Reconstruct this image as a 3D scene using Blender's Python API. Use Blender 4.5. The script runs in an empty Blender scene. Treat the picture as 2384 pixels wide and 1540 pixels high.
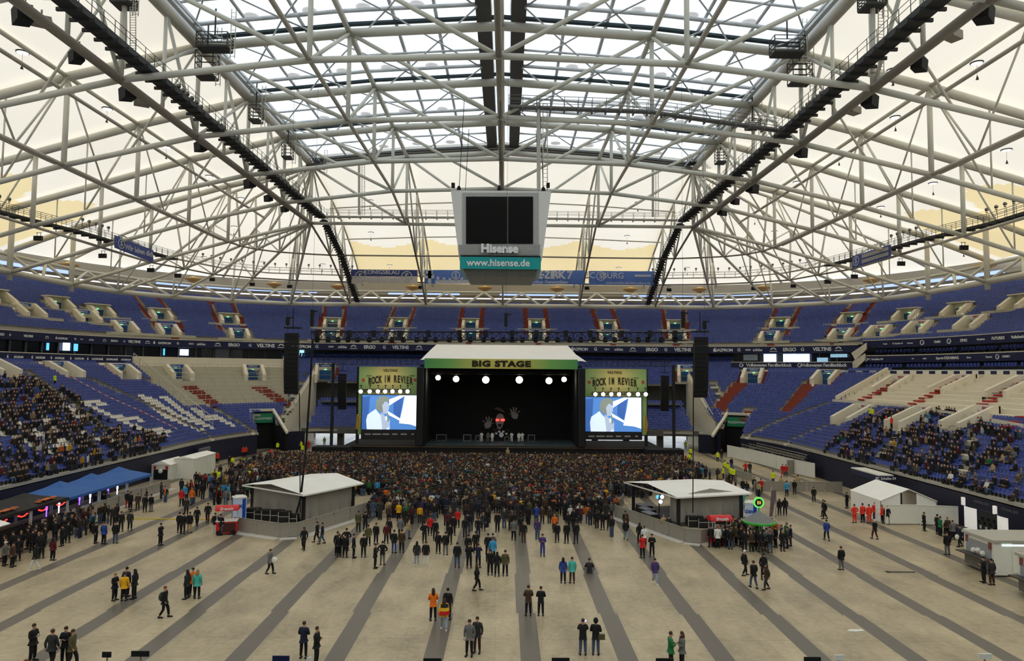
import bpy, bmesh, math, random
import numpy as np
from mathutils import Vector, Matrix
from mathutils.bvhtree import BVHTree
random.seed(7); RNG = np.random.default_rng(7)
SC = bpy.context.scene; COL = SC.collection
# ---------------------------------------------------------------- camera, sky, exposure
FPX = 1589.0; CAMX, CAMZ = 1.0, 14.5
_pitch = math.atan(96/FPX); _yaw = math.atan(-12/FPX); _roll = math.radians(0.5)
CAMR = Matrix.Rotation(_yaw, 4, 'Z') @ Matrix.Rotation(math.pi/2+_pitch, 4, 'X') @ Matrix.Rotation(_roll, 4, 'Z')
cam = bpy.data.cameras.new('camera'); co = bpy.data.objects.new('camera', cam); COL.objects.link(co)
cam.sensor_width = 36; cam.lens = 36*FPX/2384; cam.clip_end = 2000
co.matrix_world = Matrix.Translation((CAMX, 0, CAMZ)) @ CAMR
SC.camera = co
w = bpy.data.worlds.new('overcast_sky'); SC.world = w; w.use_nodes = True
_bg = w.node_tree.nodes['Background']; _bg.inputs[0].default_value = (0.80, 0.90, 1.0, 1); _bg.inputs[1].default_value = 2.6
SC.view_settings.view_transform = 'Standard'; SC.view_settings.look = 'None'
SC.view_settings.exposure = 0.0; SC.view_settings.gamma = 1; SC.view_settings.use_curve_mapping = False
SC.cycles.diffuse_bounces = 4; SC.cycles.max_bounces = 8; SC.cycles.transmission_bounces = 4
# ---------------------------------------------------------------- helpers
CP = Vector((CAMX, 0, CAMZ)); CR3 = CAMR.to_3x3()
def ray(px, py): return (CR3 @ Vector(((px-1192)/FPX, -(py-770)/FPX, -1))).normalized()
def atz(px, py, z=0.0):
    d = ray(px, py); return CP + d*((z-CAMZ)/d.z)
def aty(px, py, Y):
    d = ray(px, py); return CP + d*(Y/d.y)
def atx(px, py, X):
    d = ray(px, py); return CP + d*((X-CAMX)/d.x)
def project(p):
    q = CR3.transposed() @ (Vector(p)-CP); return (1192-q.x/q.z*FPX, 770+q.y/q.z*FPX)
def lin(c): return tuple((v/12.92 if v <= .04045 else ((v+.055)/1.055)**2.4) for v in [k/255 for k in c])
MATS = {}
def mat(name, rgb, rough=.6, metal=0.0, var=.12, scale=3.0, emit=0.0, bump=0.0, spec=.4, dirt=None):
    """procedural surface: base colour with a little object-space noise"""
    if name in MATS: return MATS[name]
    m = bpy.data.materials.new(name); m.use_nodes = True; nt = m.node_tree; b = nt.nodes['Principled BSDF']
    c = lin(rgb)
    tc = nt.nodes.new('ShaderNodeTexCoord'); no = nt.nodes.new('ShaderNodeTexNoise'); no.inputs['Scale'].default_value = scale
    no.inputs['Detail'].default_value = 3
    nt.links.new(tc.outputs['Object'], no.inputs['Vector'])
    mx = nt.nodes.new('ShaderNodeMix'); mx.data_type = 'RGBA'
    lo = dirt and lin(dirt) or tuple(v*(1-var) for v in c); hi = tuple(min(1, v*(1+var)) for v in c)
    mx.inputs[6].default_value = (*lo, 1); mx.inputs[7].default_value = (*hi, 1)
    nt.links.new(no.outputs['Fac'], mx.inputs[0]); nt.links.new(mx.outputs[2], b.inputs['Base Color'])
    b.inputs['Roughness'].default_value = rough; b.inputs['Metallic'].default_value = metal
    b.inputs['Specular IOR Level'].default_value = spec
    if emit:
        b.inputs['Emission Color'].default_value = (*c, 1); b.inputs['Emission Strength'].default_value = emit
    if bump:
        bp = nt.nodes.new('ShaderNodeBump'); bp.inputs['Strength'].default_value = bump
        nt.links.new(no.outputs['Fac'], bp.inputs['Height']); nt.links.new(bp.outputs[0], b.inputs['Normal'])
    MATS[name] = m; return m
def membrane(name, rgb, k, glow=.12):
    if name in MATS: return MATS[name]
    m = bpy.data.materials.new(name); m.use_nodes = True; nt = m.node_tree; nt.nodes.clear()
    c = lin(rgb); out = nt.nodes.new('ShaderNodeOutputMaterial')
    tr = nt.nodes.new('ShaderNodeBsdfTranslucent'); df = nt.nodes.new('ShaderNodeBsdfDiffuse'); ad = nt.nodes.new('ShaderNodeAddShader')
    tc = nt.nodes.new('ShaderNodeTexCoord'); no = nt.nodes.new('ShaderNodeTexNoise'); no.inputs['Scale'].default_value = .06; no.inputs['Detail'].default_value = 4
    nt.links.new(tc.outputs['Object'], no.inputs['Vector'])
    mx = nt.nodes.new('ShaderNodeMix'); mx.data_type = 'RGBA'
    mx.inputs[6].default_value = (*[v*k*q for v, q in zip(c, (.9,.87,.82))], 1); mx.inputs[7].default_value = (*[v*k*1.1 for v in c], 1)
    nt.links.new(no.outputs['Fac'], mx.inputs[0]); nt.links.new(mx.outputs[2], tr.inputs[0])
    df.inputs[0].default_value = (*[v*.5 for v in c], 1)
    nt.links.new(tr.outputs[0], ad.inputs[0]); nt.links.new(df.outputs[0], ad.inputs[1]); nt.links.new(ad.outputs[0], out.inputs[0])
    MATS[name] = m; return m
def tag(o, label=None, cat=None, group=None, kind=None):
    if label: o['label'] = label
    if cat: o['category'] = cat
    if group: o['group'] = group
    if kind: o['kind'] = kind
    return o
def empty(name, loc=(0,0,0), label=None, cat=None, group=None, rz=0):
    o = bpy.data.objects.new(name, None); COL.objects.link(o); o.location = loc; o.rotation_euler.z = rz
    o.empty_display_size = .1
    return tag(o, label, cat, group)
class MB:
    def __init__(s): s.v = []; s.f = []; s.m = []
    def add(s, vs, fs, m=0):
        b = len(s.v); s.v += [tuple(v) for v in vs]; s.f += [tuple(b+i for i in f) for f in fs]; s.m += [m]*len(fs); return s
    def box(s, c, d, rz=0, m=0, taper=1.0, tilt=None):
        x, y, z = d[0]/2, d[1]/2, d[2]/2; vs = []
        M = Matrix.Translation(c) @ Matrix.Rotation(rz, 4, 'Z')
        if tilt: M = M @ Matrix.Rotation(tilt, 4, 'X')
        for zz, k in ((-z, 1), (z, taper)):
            for a, b in ((-1,-1),(1,-1),(1,1),(-1,1)): vs.append(M @ Vector((a*x*k, b*y*k, zz)))
        return s.add(vs, [(3,2,1,0),(4,5,6,7),(0,1,5,4),(1,2,6,5),(2,3,7,6),(3,0,4,7)], m)
    def tube(s, p, q, r, n=8, m=0, r2=None, cap=True):
        p = Vector(p); q = Vector(q); d = q-p
        if d.length < 1e-6: return s
        d.normalize(); u = d.cross(Vector((0,0,1)) if abs(d.z) < .95 else Vector((1,0,0))).normalized(); w_ = d.cross(u)
        vs = []
        for c, rr in ((p, r), (q, r if r2 is None else r2)):
            for i in range(n):
                a = 2*math.pi*i/n; vs.append(c+(u*math.cos(a)+w_*math.sin(a))*rr)
        fs = [(i, (i+1) % n, n+(i+1) % n, n+i) for i in range(n)]
        if cap: fs += [tuple(range(n-1, -1, -1)), tuple(range(n, 2*n))]
        return s.add(vs, fs, m)
    def path(s, pts, r, n=8, m=0):
        for a, b in zip(pts, pts[1:]): s.tube(a, b, r, n, m)
        return s
    def lathe(s, prof, c=(0,0,0), n=16, m=0):
        vs = []; fs = []
        for (r, z) in prof:
            for i in range(n):
                a = 2*math.pi*i/n; vs.append((c[0]+r*math.cos(a), c[1]+r*math.sin(a), c[2]+z))
        for k in range(len(prof)-1):
            for i in range(n): fs.append((k*n+i, k*n+(i+1) % n, (k+1)*n+(i+1) % n, (k+1)*n+i))
        fs += [tuple(range(n-1, -1, -1)), tuple((len(prof)-1)*n+i for i in range(n))]
        return s.add(vs, fs, m)
    def ball(s, c, r, m=0, n=10, sc=(1,1,1)):
        prof = []
        vs = []; fs = []; k = n//2
        for j in range(k+1):
            t = math.pi*j/k
            for i in range(n):
                a = 2*math.pi*i/n; vs.append((c[0]+r*sc[0]*math.sin(t)*math.cos(a), c[1]+r*sc[1]*math.sin(t)*math.sin(a), c[2]-r*sc[2]*math.cos(t)))
        for j in range(k):
            for i in range(n): fs.append((j*n+i, j*n+(i+1) % n, (j+1)*n+(i+1) % n, (j+1)*n+i))
        return s.add(vs, fs, m)
    def prism(s, poly, off, m=0):
        """poly: list of 3d points (planar), off: extrusion vector"""
        n = len(poly); off = Vector(off); P = [Vector(p) for p in poly]
        return s.add(P+[p+off for p in P], [tuple(range(n-1, -1, -1)), tuple(range(n, 2*n))]+[(i, (i+1) % n, n+(i+1) % n, n+i) for i in range(n)], m)
    def build(s, name, mats, parent=None, smooth=False, loc=None):
        me = bpy.data.meshes.new(name)
        if not isinstance(mats, (list, tuple)): mats = [mats]
        me.from_pydata(s.v, [], s.f)
        for m in mats: me.materials.append(m)
        if len(mats) > 1: me.polygons.foreach_set('material_index', s.m)
        if smooth: me.polygons.foreach_set('use_smooth', [True]*len(s.f))
        me.update()
        o = bpy.data.objects.new(name, me); COL.objects.link(o)
        if parent: o.parent = parent
        if loc: o.location = loc
        return o
def obj_from_mesh(name, me, parent=None, loc=None):
    o = bpy.data.objects.new(name, me); COL.objects.link(o)
    if parent: o.parent = parent
    if loc: o.location = loc
    return o
def np_mesh(name, V, F, mats, mi=None, parent=None, smooth=False, color=None):
    """V (n,3) F (m,4) arrays -> object"""
    me = bpy.data.meshes.new(name); n, m = len(V), len(F)
    me.vertices.add(n); me.vertices.foreach_set('co', np.asarray(V, dtype=np.float32).ravel())
    me.loops.add(m*4); me.loops.foreach_set('vertex_index', np.asarray(F, dtype=np.int32).ravel())
    me.polygons.add(m); me.polygons.foreach_set('loop_start', np.arange(0, m*4, 4, dtype=np.int32))
    for k in mats: me.materials.append(k)
    if mi is not None: me.polygons.foreach_set('material_index', np.asarray(mi, dtype=np.int32))
    me.polygons.foreach_set('use_smooth', np.full(m, smooth))
    me.update(calc_edges=True)
    if color is not None:
        a = me.color_attributes.new('tint', 'FLOAT_COLOR', 'POINT'); a.data.foreach_set('color', np.asarray(color, dtype=np.float32).ravel())
    o = bpy.data.objects.new(name, me); COL.objects.link(o)
    if parent: o.parent = parent
    return o
_TXT = {}
def text_mesh(s, size=1.0, bold=.012, depth=.02, align='CENTER', shear=0.0, space=1.0, m=None):
    key = (s, size, bold, depth, align, shear, space, m and m.name)
    if key in _TXT: return _TXT[key]
    c = bpy.data.curves.new('lettering', 'FONT'); c.body = s; c.size = size; c.offset = bold*size; c.extrude = depth
    c.align_x = align; c.align_y = 'CENTER'; c.shear = shear; c.space_character = space; c.resolution_u = 3
    o = bpy.data.objects.new('tmp', c); COL.objects.link(o)
    dg = bpy.context.evaluated_depsgraph_get(); dg.update()
    me = bpy.data.meshes.new_from_object(o.evaluated_get(dg)); bpy.data.objects.remove(o)
    me.name = 'lettering'; me.materials.clear()
    if m: me.materials.append(m)
    _TXT[key] = me; return me
def put_text(s, pos, face, size, m, parent=None, name='lettering', **kw):
    """face: horizontal direction the text looks towards (x,y)"""
    me = text_mesh(s, size, m=m, **kw)
    o = obj_from_mesh(name, me, parent)
    f = Vector((face[0], face[1], 0)).normalized(); R = Matrix((( -f.y, 0, f.x), (f.x, 0, f.y), (0, 1, 0))).to_4x4()
    o.matrix_basis = Matrix.Translation(pos) @ R
    return o
# ---------------------------------------------------------------- bowl geometry
CX0, CY0, NE, RC = 28.0, 100.0, 2.4, 40.0
UC = CX0 + RC*math.pi/2
def P2(u, A, B):
    """plan point on the ring with side half width A and end at Y=B"""
    sg = 1 if u >= 0 else -1; t = abs(u)
    if t <= CX0: return (u, B)
    if t >= UC: return (sg*A, CY0-(t-UC))
    th = (t-CX0)/RC; s, c = math.sin(th), math.cos(th)
    r = ((s/(A-CX0))**NE+(max(c, 1e-9)/(B-CY0))**NE)**(-1/NE)
    return (sg*(CX0+r*s), CY0+r*c)
def P2v(u, A, B):
    u = np.asarray(u, float); sg = np.where(u >= 0, 1, -1); t = np.abs(u)
    th = np.clip((t-CX0)/RC, 0, math.pi/2); s, c = np.sin(th), np.cos(th)
    r = ((s/(A-CX0))**NE+(np.maximum(c, 1e-9)/(B-CY0))**NE)**(-1/NE)
    x = np.where(t <= CX0, t, np.where(t >= UC, A, CX0+r*s)); y = np.where(t <= CX0, B, np.where(t >= UC, CY0-(t-UC), CY0+r*c))
    return x*sg, y
def Tier(lo, hi):
    return dict(lo=lo, hi=hi)
LOW = Tier((45.0, 128.0, 3.2), (72.0, 146.0, 15.0))
EXT = Tier((72.0, 146.0, 15.0), (75.0, 150.0, 17.4))
UPP = Tier((76.5, 147.5, 20.3), (94.0, 168.0, 30.9))
def ABz(t, v): return tuple(a+(b-a)*v for a, b in zip(t['lo'], t['hi']))
def S3(t, u, v):
    A, B, z = ABz(t, v); x, y = P2(u, A, B); return Vector((x, y, z))
def u_of(x, y):
    sg = 1 if x >= 0 else -1; ax = abs(x)
    if y >= CY0 and ax <= CX0: return x
    if y <= CY0: return sg*(UC+(CY0-y))
    return sg*(CX0+RC*math.atan2(ax-CX0, y-CY0))
_bv = {}
def uv_at(px, py, tier, name):
    """perimeter and slope coordinates of the point of a stand seen at a photo point"""
    if name not in _bv:
        us = np.arange(-170, 170.1, 2.0); V = []; F = []
        vs = [-.15+.1*j for j in range(15)]
        for j in vs:
            for u in us: V.append(S3(tier, u, j))
        n = len(us)
        for j in range(14):
            for i in range(n-1): F.append((j*n+i, j*n+i+1, (j+1)*n+i+1, (j+1)*n+i))
        _bv[name] = BVHTree.FromPolygons(V, F)
    h = _bv[name].ray_cast(CP, ray(px, py))[0]
    if h is None: raise ValueError((px, py, name))
    z0, z1 = tier['lo'][2], tier['hi'][2]
    return u_of(h.x, h.y), (h.z-z0)/(z1-z0)
def outward(u):
    a = Vector((*P2(u, 60, 138), 0)); b = Vector((*P2(u, 72, 150), 0)); return (b-a).normalized()
# ---------------------------------------------------------------- materials
concrete = mat('concrete', (172,166,150), .8, var=.12, scale=.7)
cream_conc = mat('pale_concrete', (226,216,192), .75, var=.07, scale=.8)
beige_conc = mat('beige_concrete', (190,184,160), .8, var=.12, scale=.8)
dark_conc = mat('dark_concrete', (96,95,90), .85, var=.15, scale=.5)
navy = mat('navy_paint', (16,20,44), .6, var=.12, scale=.5)
navy_band = mat('navy_board', (20,27,68), .5, var=.08, scale=.5)
seat_blue = mat('blue_plastic', (56,74,148), .5, var=.16, scale=.6)  # blue raised to stand for stage haze hanging before the stands
seat_white = mat('white_plastic', (232,226,212), .45, var=.05)
brick_red = mat('red_stair_paint', (142,66,48), .8, var=.15, scale=1.0)
red_paint = mat('bright_red_paint', (170,40,34), .7, var=.1)
steel_white = mat('white_painted_steel', (210,208,194), .45, var=.06, scale=.4)
steel_mid = mat('grey_painted_steel', (186,180,166), .5, var=.08, scale=.4)
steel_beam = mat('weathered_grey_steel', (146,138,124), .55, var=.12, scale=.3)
steel_dark = mat('dark_galvanised_steel', (60,60,58), .6, .3, var=.2)
silver = mat('silver_aluminium', (206,210,212), .35, .1, var=.06)
black = mat('black_fabric', (14,14,15), .8, var=.2, scale=2)
black_gloss = mat('black_screen_glass', (7,7,8), .25, var=.05)
glass_dark = mat('dark_tinted_glass', (20,24,30), .15, var=.3, scale=.3, spec=.6)
white_letter = mat('white_lettering', (226,226,224), .5, var=.02)
dark_letter = mat('dark_lettering', (34,28,20), .6, var=.02)
wood_brown = mat('brown_ply', (112,86,58), .7, var=.2)
door_blue = mat('blue_door_paint', (28,84,140), .5, var=.1)
sign_blue = mat('blue_sign', (38,92,168), .5, var=.05)
sign_green = mat('green_sign', (26,128,84), .5, var=.05)
lit_green = mat('lit_exit_sign', (120,235,170), .5, emit=1.6)
lit_white = mat('lit_lamp', (255,244,220), .5, emit=40)
lit_pane = mat('daylit_pane', (186,208,255), .5, emit=2.4)
lit_cyan = mat('lit_screen_cyan', (90,180,235), .5, emit=1.5)
lit_violet = mat('violet_light', (110,70,255), .5, emit=4)
membrane_cream = membrane('cream_roof_membrane', (255,241,221), .395)
membrane_tan = membrane('tan_roof_membrane', (254,226,172), .38)
membrane_white = membrane('white_sliding_roof_membrane', (255,254,252), .45)
rim_grey = mat('grey_perforated_sheet', (128,122,110), .8, var=.2, scale=6)
tarp_white = mat('white_tarpaulin', (246,242,232), .6, var=.06, scale=.5)
tarp_grey = mat('grey_tarpaulin', (150,145,134), .75, var=.14, scale=.4, bump=.6)
fence_grey = mat('galvanised_fence', (150,146,132), .5, .4, var=.1)
plastic_white = mat('white_panel', (226,224,210), .5, var=.05)
# floor with its dark roll-out tracks
def floor_material():
    m = bpy.data.materials.new('concrete_floor_panels'); m.use_nodes = True; nt = m.node_tree; b = nt.nodes['Principled BSDF']; L = nt.links.new
    def N(t, **k):
        n = nt.nodes.new(t)
        for a, c in k.items(): setattr(n, a, c)
        return n
    def M(op, a, b_=None, c=None):
        n = N('ShaderNodeMath', operation=op)
        for i, v in enumerate((a, b_, c)):
            if v is None: continue
            if isinstance(v, (int, float)): n.inputs[i].default_value = v
            else: L(v, n.inputs[i])
        return n.outputs[0]
    g = N('ShaderNodeNewGeometry'); sp = N('ShaderNodeSeparateXYZ'); L(g.outputs['Position'], sp.inputs[0]); X, Y = sp.outputs[0], sp.outputs[1]
    row = M('FLOOR', M('DIVIDE', M('ADD', Y, 6.0), 8.0)); wn = N('ShaderNodeTexWhiteNoise', noise_dimensions='1D'); L(row, wn.inputs['W'])
    jog = M('MULTIPLY', M('SUBTRACT', wn.outputs[0], .5), .34)
    q = M('DIVIDE', M('ADD', M('SUBTRACT', X, 2.38-2.46+49.2*0), jog), 4.92)
    fr = M('ABSOLUTE', M('SUBTRACT', M('FRACT', M('ADD', q, 20.0)), .5))
    stripe = M('LESS_THAN', fr, .105)
    wide = M('MULTIPLY', M('GREATER_THAN', X, -27.0), M('LESS_THAN', X, 26.0))
    seam = M('LESS_THAN', M('ABSOLUTE', M('SUBTRACT', M('FRACT', M('DIVIDE', M('ADD', Y, 6.0), 8.0)), .5)), .004)
    ls = M('LESS_THAN', M('ABSOLUTE', M('SUBTRACT', M('FRACT', M('ADD', M('MULTIPLY', q, 2.0), 20.25)), .5)), .006)
    n1 = N('ShaderNodeTexNoise'); n1.inputs['Scale'].default_value = .35; n1.inputs['Detail'].default_value = 6; n1.inputs['Roughness'].default_value = .65
    mp = N('ShaderNodeMapping'); mp.inputs['Scale'].default_value = (1, .55, 1); L(g.outputs['Position'], mp.inputs[0]); L(mp.outputs[0], n1.inputs['Vector'])
    n2 = N('ShaderNodeTexNoise'); n2.inputs['Scale'].default_value = 3.0; n2.inputs['Detail'].default_value = 5; L(g.outputs['Position'], n2.inputs['Vector'])
    cr = N('ShaderNodeValToRGB'); cr.color_ramp.elements[0].position = .3; cr.color_ramp.elements[1].position = .72
    cr.color_ramp.elements[0].color = (*lin((132,118,92)), 1); cr.color_ramp.elements[1].color = (*lin((204,186,150)), 1)
    L(M('ADD', M('MULTIPLY', n1.outputs[0], .75), M('MULTIPLY', n2.outputs[0], .25)), cr.inputs[0])
    mx = N('ShaderNodeMix', data_type='RGBA'); mx.inputs[7].default_value = (*lin((98,91,82)), 1); L(cr.outputs[0], mx.inputs[6])
    L(M('MULTIPLY', stripe, .93), mx.inputs[0])
    m2 = N('ShaderNodeMix', data_type='RGBA'); m2.inputs[7].default_value = (*lin((92,84,72)), 1); L(mx.outputs[2], m2.inputs[6])
    L(M('MULTIPLY', M('MAXIMUM', seam, ls), .28), m2.inputs[0])
    L(m2.outputs[2], b.inputs['Base Color']); L(M('ADD', M('MULTIPLY', n1.outputs[0], .3), .25), b.inputs['Roughness'])
    b.inputs['Specular IOR Level'].default_value = .35
    return m
floor_mat = floor_material()
# ---------------------------------------------------------------- floor and shell
mb = MB(); mb.add([(-60,-30,0),(60,-30,0),(60,210,0),(-60,210,0)], [(0,1,2,3)]); tag(mb.build('floor', floor_mat), kind='structure')
US = [u for u in np.arange(-UC-130, UC+130.01, 2.5)]
def ribbon(pts0, pts1, m, name, kind='structure', thick=None, skip=None):
    b = MB(); V = list(pts0)+list(pts1); n = len(pts0); F = [(i, i+1, n+i+1, n+i) for i in range(n-1) if not (skip and skip(i))]
    b.add(V, F); return b.build(name, m)
def ring(A, B, z, us=US): return [(*P2(u, A, B), z) for u in us]
# wall round the pitch, with the opening under the far stand
GAP = 37.5
b = MB(); usw = [u for u in np.arange(-UC-130, UC+130.01, 1.25)]
for i in range(len(usw)-1):
    u0, u1 = usw[i], usw[i+1]; um = (u0+u1)/2
    if abs(um) < GAP+2.5 or 46.2 < abs(um) < 52.8: continue
    a, c = P2(u0, 45, 128), P2(u1, 45, 128); d, e = P2(u0, 45.35, 128.35), P2(u1, 45.35, 128.35)
    b.add([(*a,0),(*c,0),(*c,3.3),(*a,3.3),(*d,0),(*e,0),(*e,3.3),(*d,3.3)], [(1,0,3,2),(4,5,6,7),(3,7,6,2)])
tag(b.build('wall_pitch_surround', navy), kind='structure')
# far-end tunnel below the stand
b = MB(); b.box((0,130.5,2.95), (2*GAP+3,4,.5)); b.box((-GAP-3.4,139,1.5), (.6,22,3.0)); b.box((GAP+3.4,139,1.5), (.6,22,3.0))
tag(b.build('ceiling_tunnel', concrete), kind='structure')
for k, xx in enumerate((-30.5,-24,-18,18,24,30.5)):
    c = MB(); c.box((xx,131.5,1.35), (1.1,1.1,2.7)); tag(c.build('pillar', dark_conc), kind='structure')
# lower, upper stands: stepped decks
nb_ = MB(); nb_.add([(-60,27,0),(60,27,0),(60,27,2.7),(-60,27,2.7),(60,-28,24.5),(-60,-28,24.5)], [(0,1,2,3),(3,2,4,5)]); tag(nb_.build('north_stand_deck', dark_conc), kind='structure')
EMB = {}
def vom_uv(lst, tier, name): return [(*uv_at(px, py, tier, name), *r) for px, py, *r in lst]
# entrances (stairwells): photo point at the front foot of each, width
V_UP_TOP = [(772,768),(925,768),(1094,770),(1250,771),(1418,773),(1573,773),(380,750),(536,759),(1812,768),(1972,759),(150,728),(244,744),(14,716),(2100,752),(2214,742),(2350,728)]
V_UP_LOW = [(768,797),(925,797),(1094,797),(1252,799),(1418,800),(1578,800),(398,786),(560,794),(1787,800),(1950,796),(212,757),(300,781),(82,745),(2035,790),(2125,782),(2245,773)]
V_LOW = [(755,885),(1600,888),(425,884),(594,885),(1748,893),(1912,896),(170,882),(300,884),(20,880),(2055,918),(2183,922),(2325,931),(1960,989),(2085,1000),(2218,1005)]
TOPS = vom_uv(V_UP_TOP, UPP, 'u'); LOWS = vom_uv(V_UP_LOW, UPP, 'u'); LVS = vom_uv(V_LOW, LOW, 'l')
VW = 1.9   # half width incl. walls
def foot(u, v, voms, tier, depth):
    """inside the footprint of an entrance?"""
    A, B, z = ABz(tier, v); x, y = P2(u, A, B)
    for (uu, vv, *r) in voms:
        A2, B2, z2 = ABz(tier, vv); x2, y2 = P2(uu, A2, B2); n = outward(uu); dx, dy = x-x2, y-y2
        al = dx*n.x+dy*n.y; ac = abs(dx*n.y-dy*n.x)
        if -.2 < al < depth and ac < VW-.3: return True
    return False
# aisles on the lower stand, given by their top and bottom points in the photo
def aisle(p, q, tier=LOW, nm='l'): return (*uv_at(*p, tier, nm), *uv_at(*q, tier, nm))
AIS_L = [aisle((208,891),(495,1028)), aisle((327,888),(585,1010)), aisle((70,878),(250,1010)), aisle((1931,946),(1745,1020)), aisle((1951,990),(1830,1038)),
         aisle((2100,1010),(2040,1080)), aisle((2260,1020),(2240,1130)), aisle((700,900),(660,985)), aisle((1660,900),(1690,985))]
AIS_RED = [aisle((440,902),(505,948)), aisle((600,902),(668,943)), aisle((1725,897),(1675,955)), aisle((1888,897),(1830,962))]
AIS_RED2 = [aisle((1745,960),(1728,978))]
uL0 = uv_at(308,850,LOW,'l')[0]; uL1 = uv_at(664,900,LOW,'l')[0]; vL = uv_at(600,946,LOW,'l')[1]
uR0 = uv_at(2063,877,LOW,'l')[0]; uR0b, vR = uv_at(1945,946,LOW,'l')
uF = uv_at(1703,858,LOW,'l')[0]
print(uF, 'beige block', uL0, uL1, vL, 'white block', uR0, uR0b, vR)
def near_aisle(u, v, lst, half):
    for (a, va, c, vc) in lst:
        if min(va, vc)-.02 <= v <= max(va, vc)+.02:
            uu = a+(c-a)*(v-va)/((vc-va) or 1)
            if abs(u-uu) < half: return True
    return False
def in_beige(u, v): return uL0+2*0 > u > 0 or (min(uL0, uL1) < u < max(uL0, uL1) and v > vL)
def in_beige(u, v): return min(uL0, uL1) < u < max(uL0, uL1) and v > vL
def in_white(u, v): return u > uR0+(uR0b-uR0)*(1-v)/(1-vR) and v > vR
ERGO = LVS[12:15]
def red_up(u, v):
    """red stair strips of the upper stand at the far end and in the corners"""
    if abs(u) > 84: return False
    A, B, z = ABz(UPP, v); p, q = P2(u-.25, A, B), P2(u+.25, A, B); k = 2*math.hypot(q[0]-p[0], q[1]-p[1])
    for (uu, vv) in [t[:2] for t in TOPS[:10]]:
        for s in (-1, 1):
            if abs((u-uu)*k-s*2.4) < .55 and v > vv-.02: return True
            if abs((u-uu)*k-s*2.4) < .55 and .16 < v <= vv: return True
        if abs(u-uu)*k < .7 and v < .13: return True
    return False
def deck(tier, nrow, name, matf, mats, skip, step=.6, u0=-UC-75, u1=UC+75):
    us = np.linspace(u0, u1, int((u1-u0)/step)+1); V = []; F = []; MI = []
    A0, B0, z0 = tier['lo']; A1, B1, z1 = tier['hi']
    for r in range(nrow):
        va, vb = r/nrow, (r+1)/nrow; A, B, z = ABz(tier, va); A2, B2, _ = ABz(tier, vb); zt = z0+(z1-z0)*vb
        xa, ya = P2v(us, A, B); xb, yb = P2v(us, A2, B2); n = len(us); base = len(V)
        for arr, zz in (((xa, ya), z), ((xa, ya), zt), ((xb, yb), zt)):
            V += [(float(p), float(q), zz) for p, q in zip(*arr)]
        for i in range(n-1):
            um = (us[i]+us[i+1])/2; vm = (va+vb)/2
            if skip(um, vm): continue
            k = matf(um, vm, r)
            F.append((base+i, base+n+i, base+n+i+1, base+i+1)); MI.append(k)
            F.append((base+n+i, base+2*n+i, base+2*n+i+1, base+n+i+1)); MI.append(k)
    return tag(np_mesh(name, V, F, mats, MI), kind='structure')
NL, NU = 30, 25
RAMP = 39.0
def low_skip(u, v): return foot(u, v, LVS, LOW, 3.3) or void_x(u, v) or (abs(u) < RAMP and .43 < v < .72) or (43 < abs(u) < 56 and v < .42 and gate_cut(u, v))
def void_x(u, v):
    if v > .76 or abs(u) > 60: return False
    A, B, z = ABz(LOW, v); x, y = P2(u, A, B); return 35.6 < abs(x) < 40.3-1.7*v and y > 120
def gate_cut(u, v): return abs(abs(u)-49.5) < 1.2+2.4*(.42-v)/.42 and v < .24
def low_mat(u, v, r):
    if near_aisle(u, v, AIS_RED, 1.5) or near_aisle(u, v, AIS_RED2, 1.2): return 1
    if in_beige(u, v): return 2
    if in_white(u, v):
        return 3
    for (uu, vv, *_) in LVS[:9]:
        if vv-.03 < v < vv+.3 and VW-.2 < abs(u-uu) < VW+1.0: return 1
    if near_aisle(u, v, AIS_L, .7): return 3 if r % 3 == 0 else 4
    return 0
b = MB(); b.box((0,146.5,8.9), (79,.4,9.6)); b.box((-40.6,145.5,7), (.4,9,14)); b.box((40.6,145.5,7), (.4,9,14)); b.box((0,139.5,8.35), (70,13,.3)); tag(b.build('wall_stand_void', dark_conc), kind='structure')  # added dark walls, closing the void so no outside light shows through
deck(LOW, NL, 'lower_stand_deck', low_mat, [concrete, brick_red, beige_conc, cream_conc, dark_conc], low_skip)
deck(EXT, 6, 'rear_stand_deck', lambda u, v, r: 0, [concrete], lambda u, v: False, u0=uL1, u1=uF)
def up_mat(u, v, r): return 1 if red_up(u, v) else 0
deck(UPP, NU, 'upper_stand_deck', up_mat, [concrete, brick_red], lambda u, v: foot(u, v, TOPS, UPP, 2.9) or foot(u, v, LOWS, UPP, 2.9))
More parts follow.
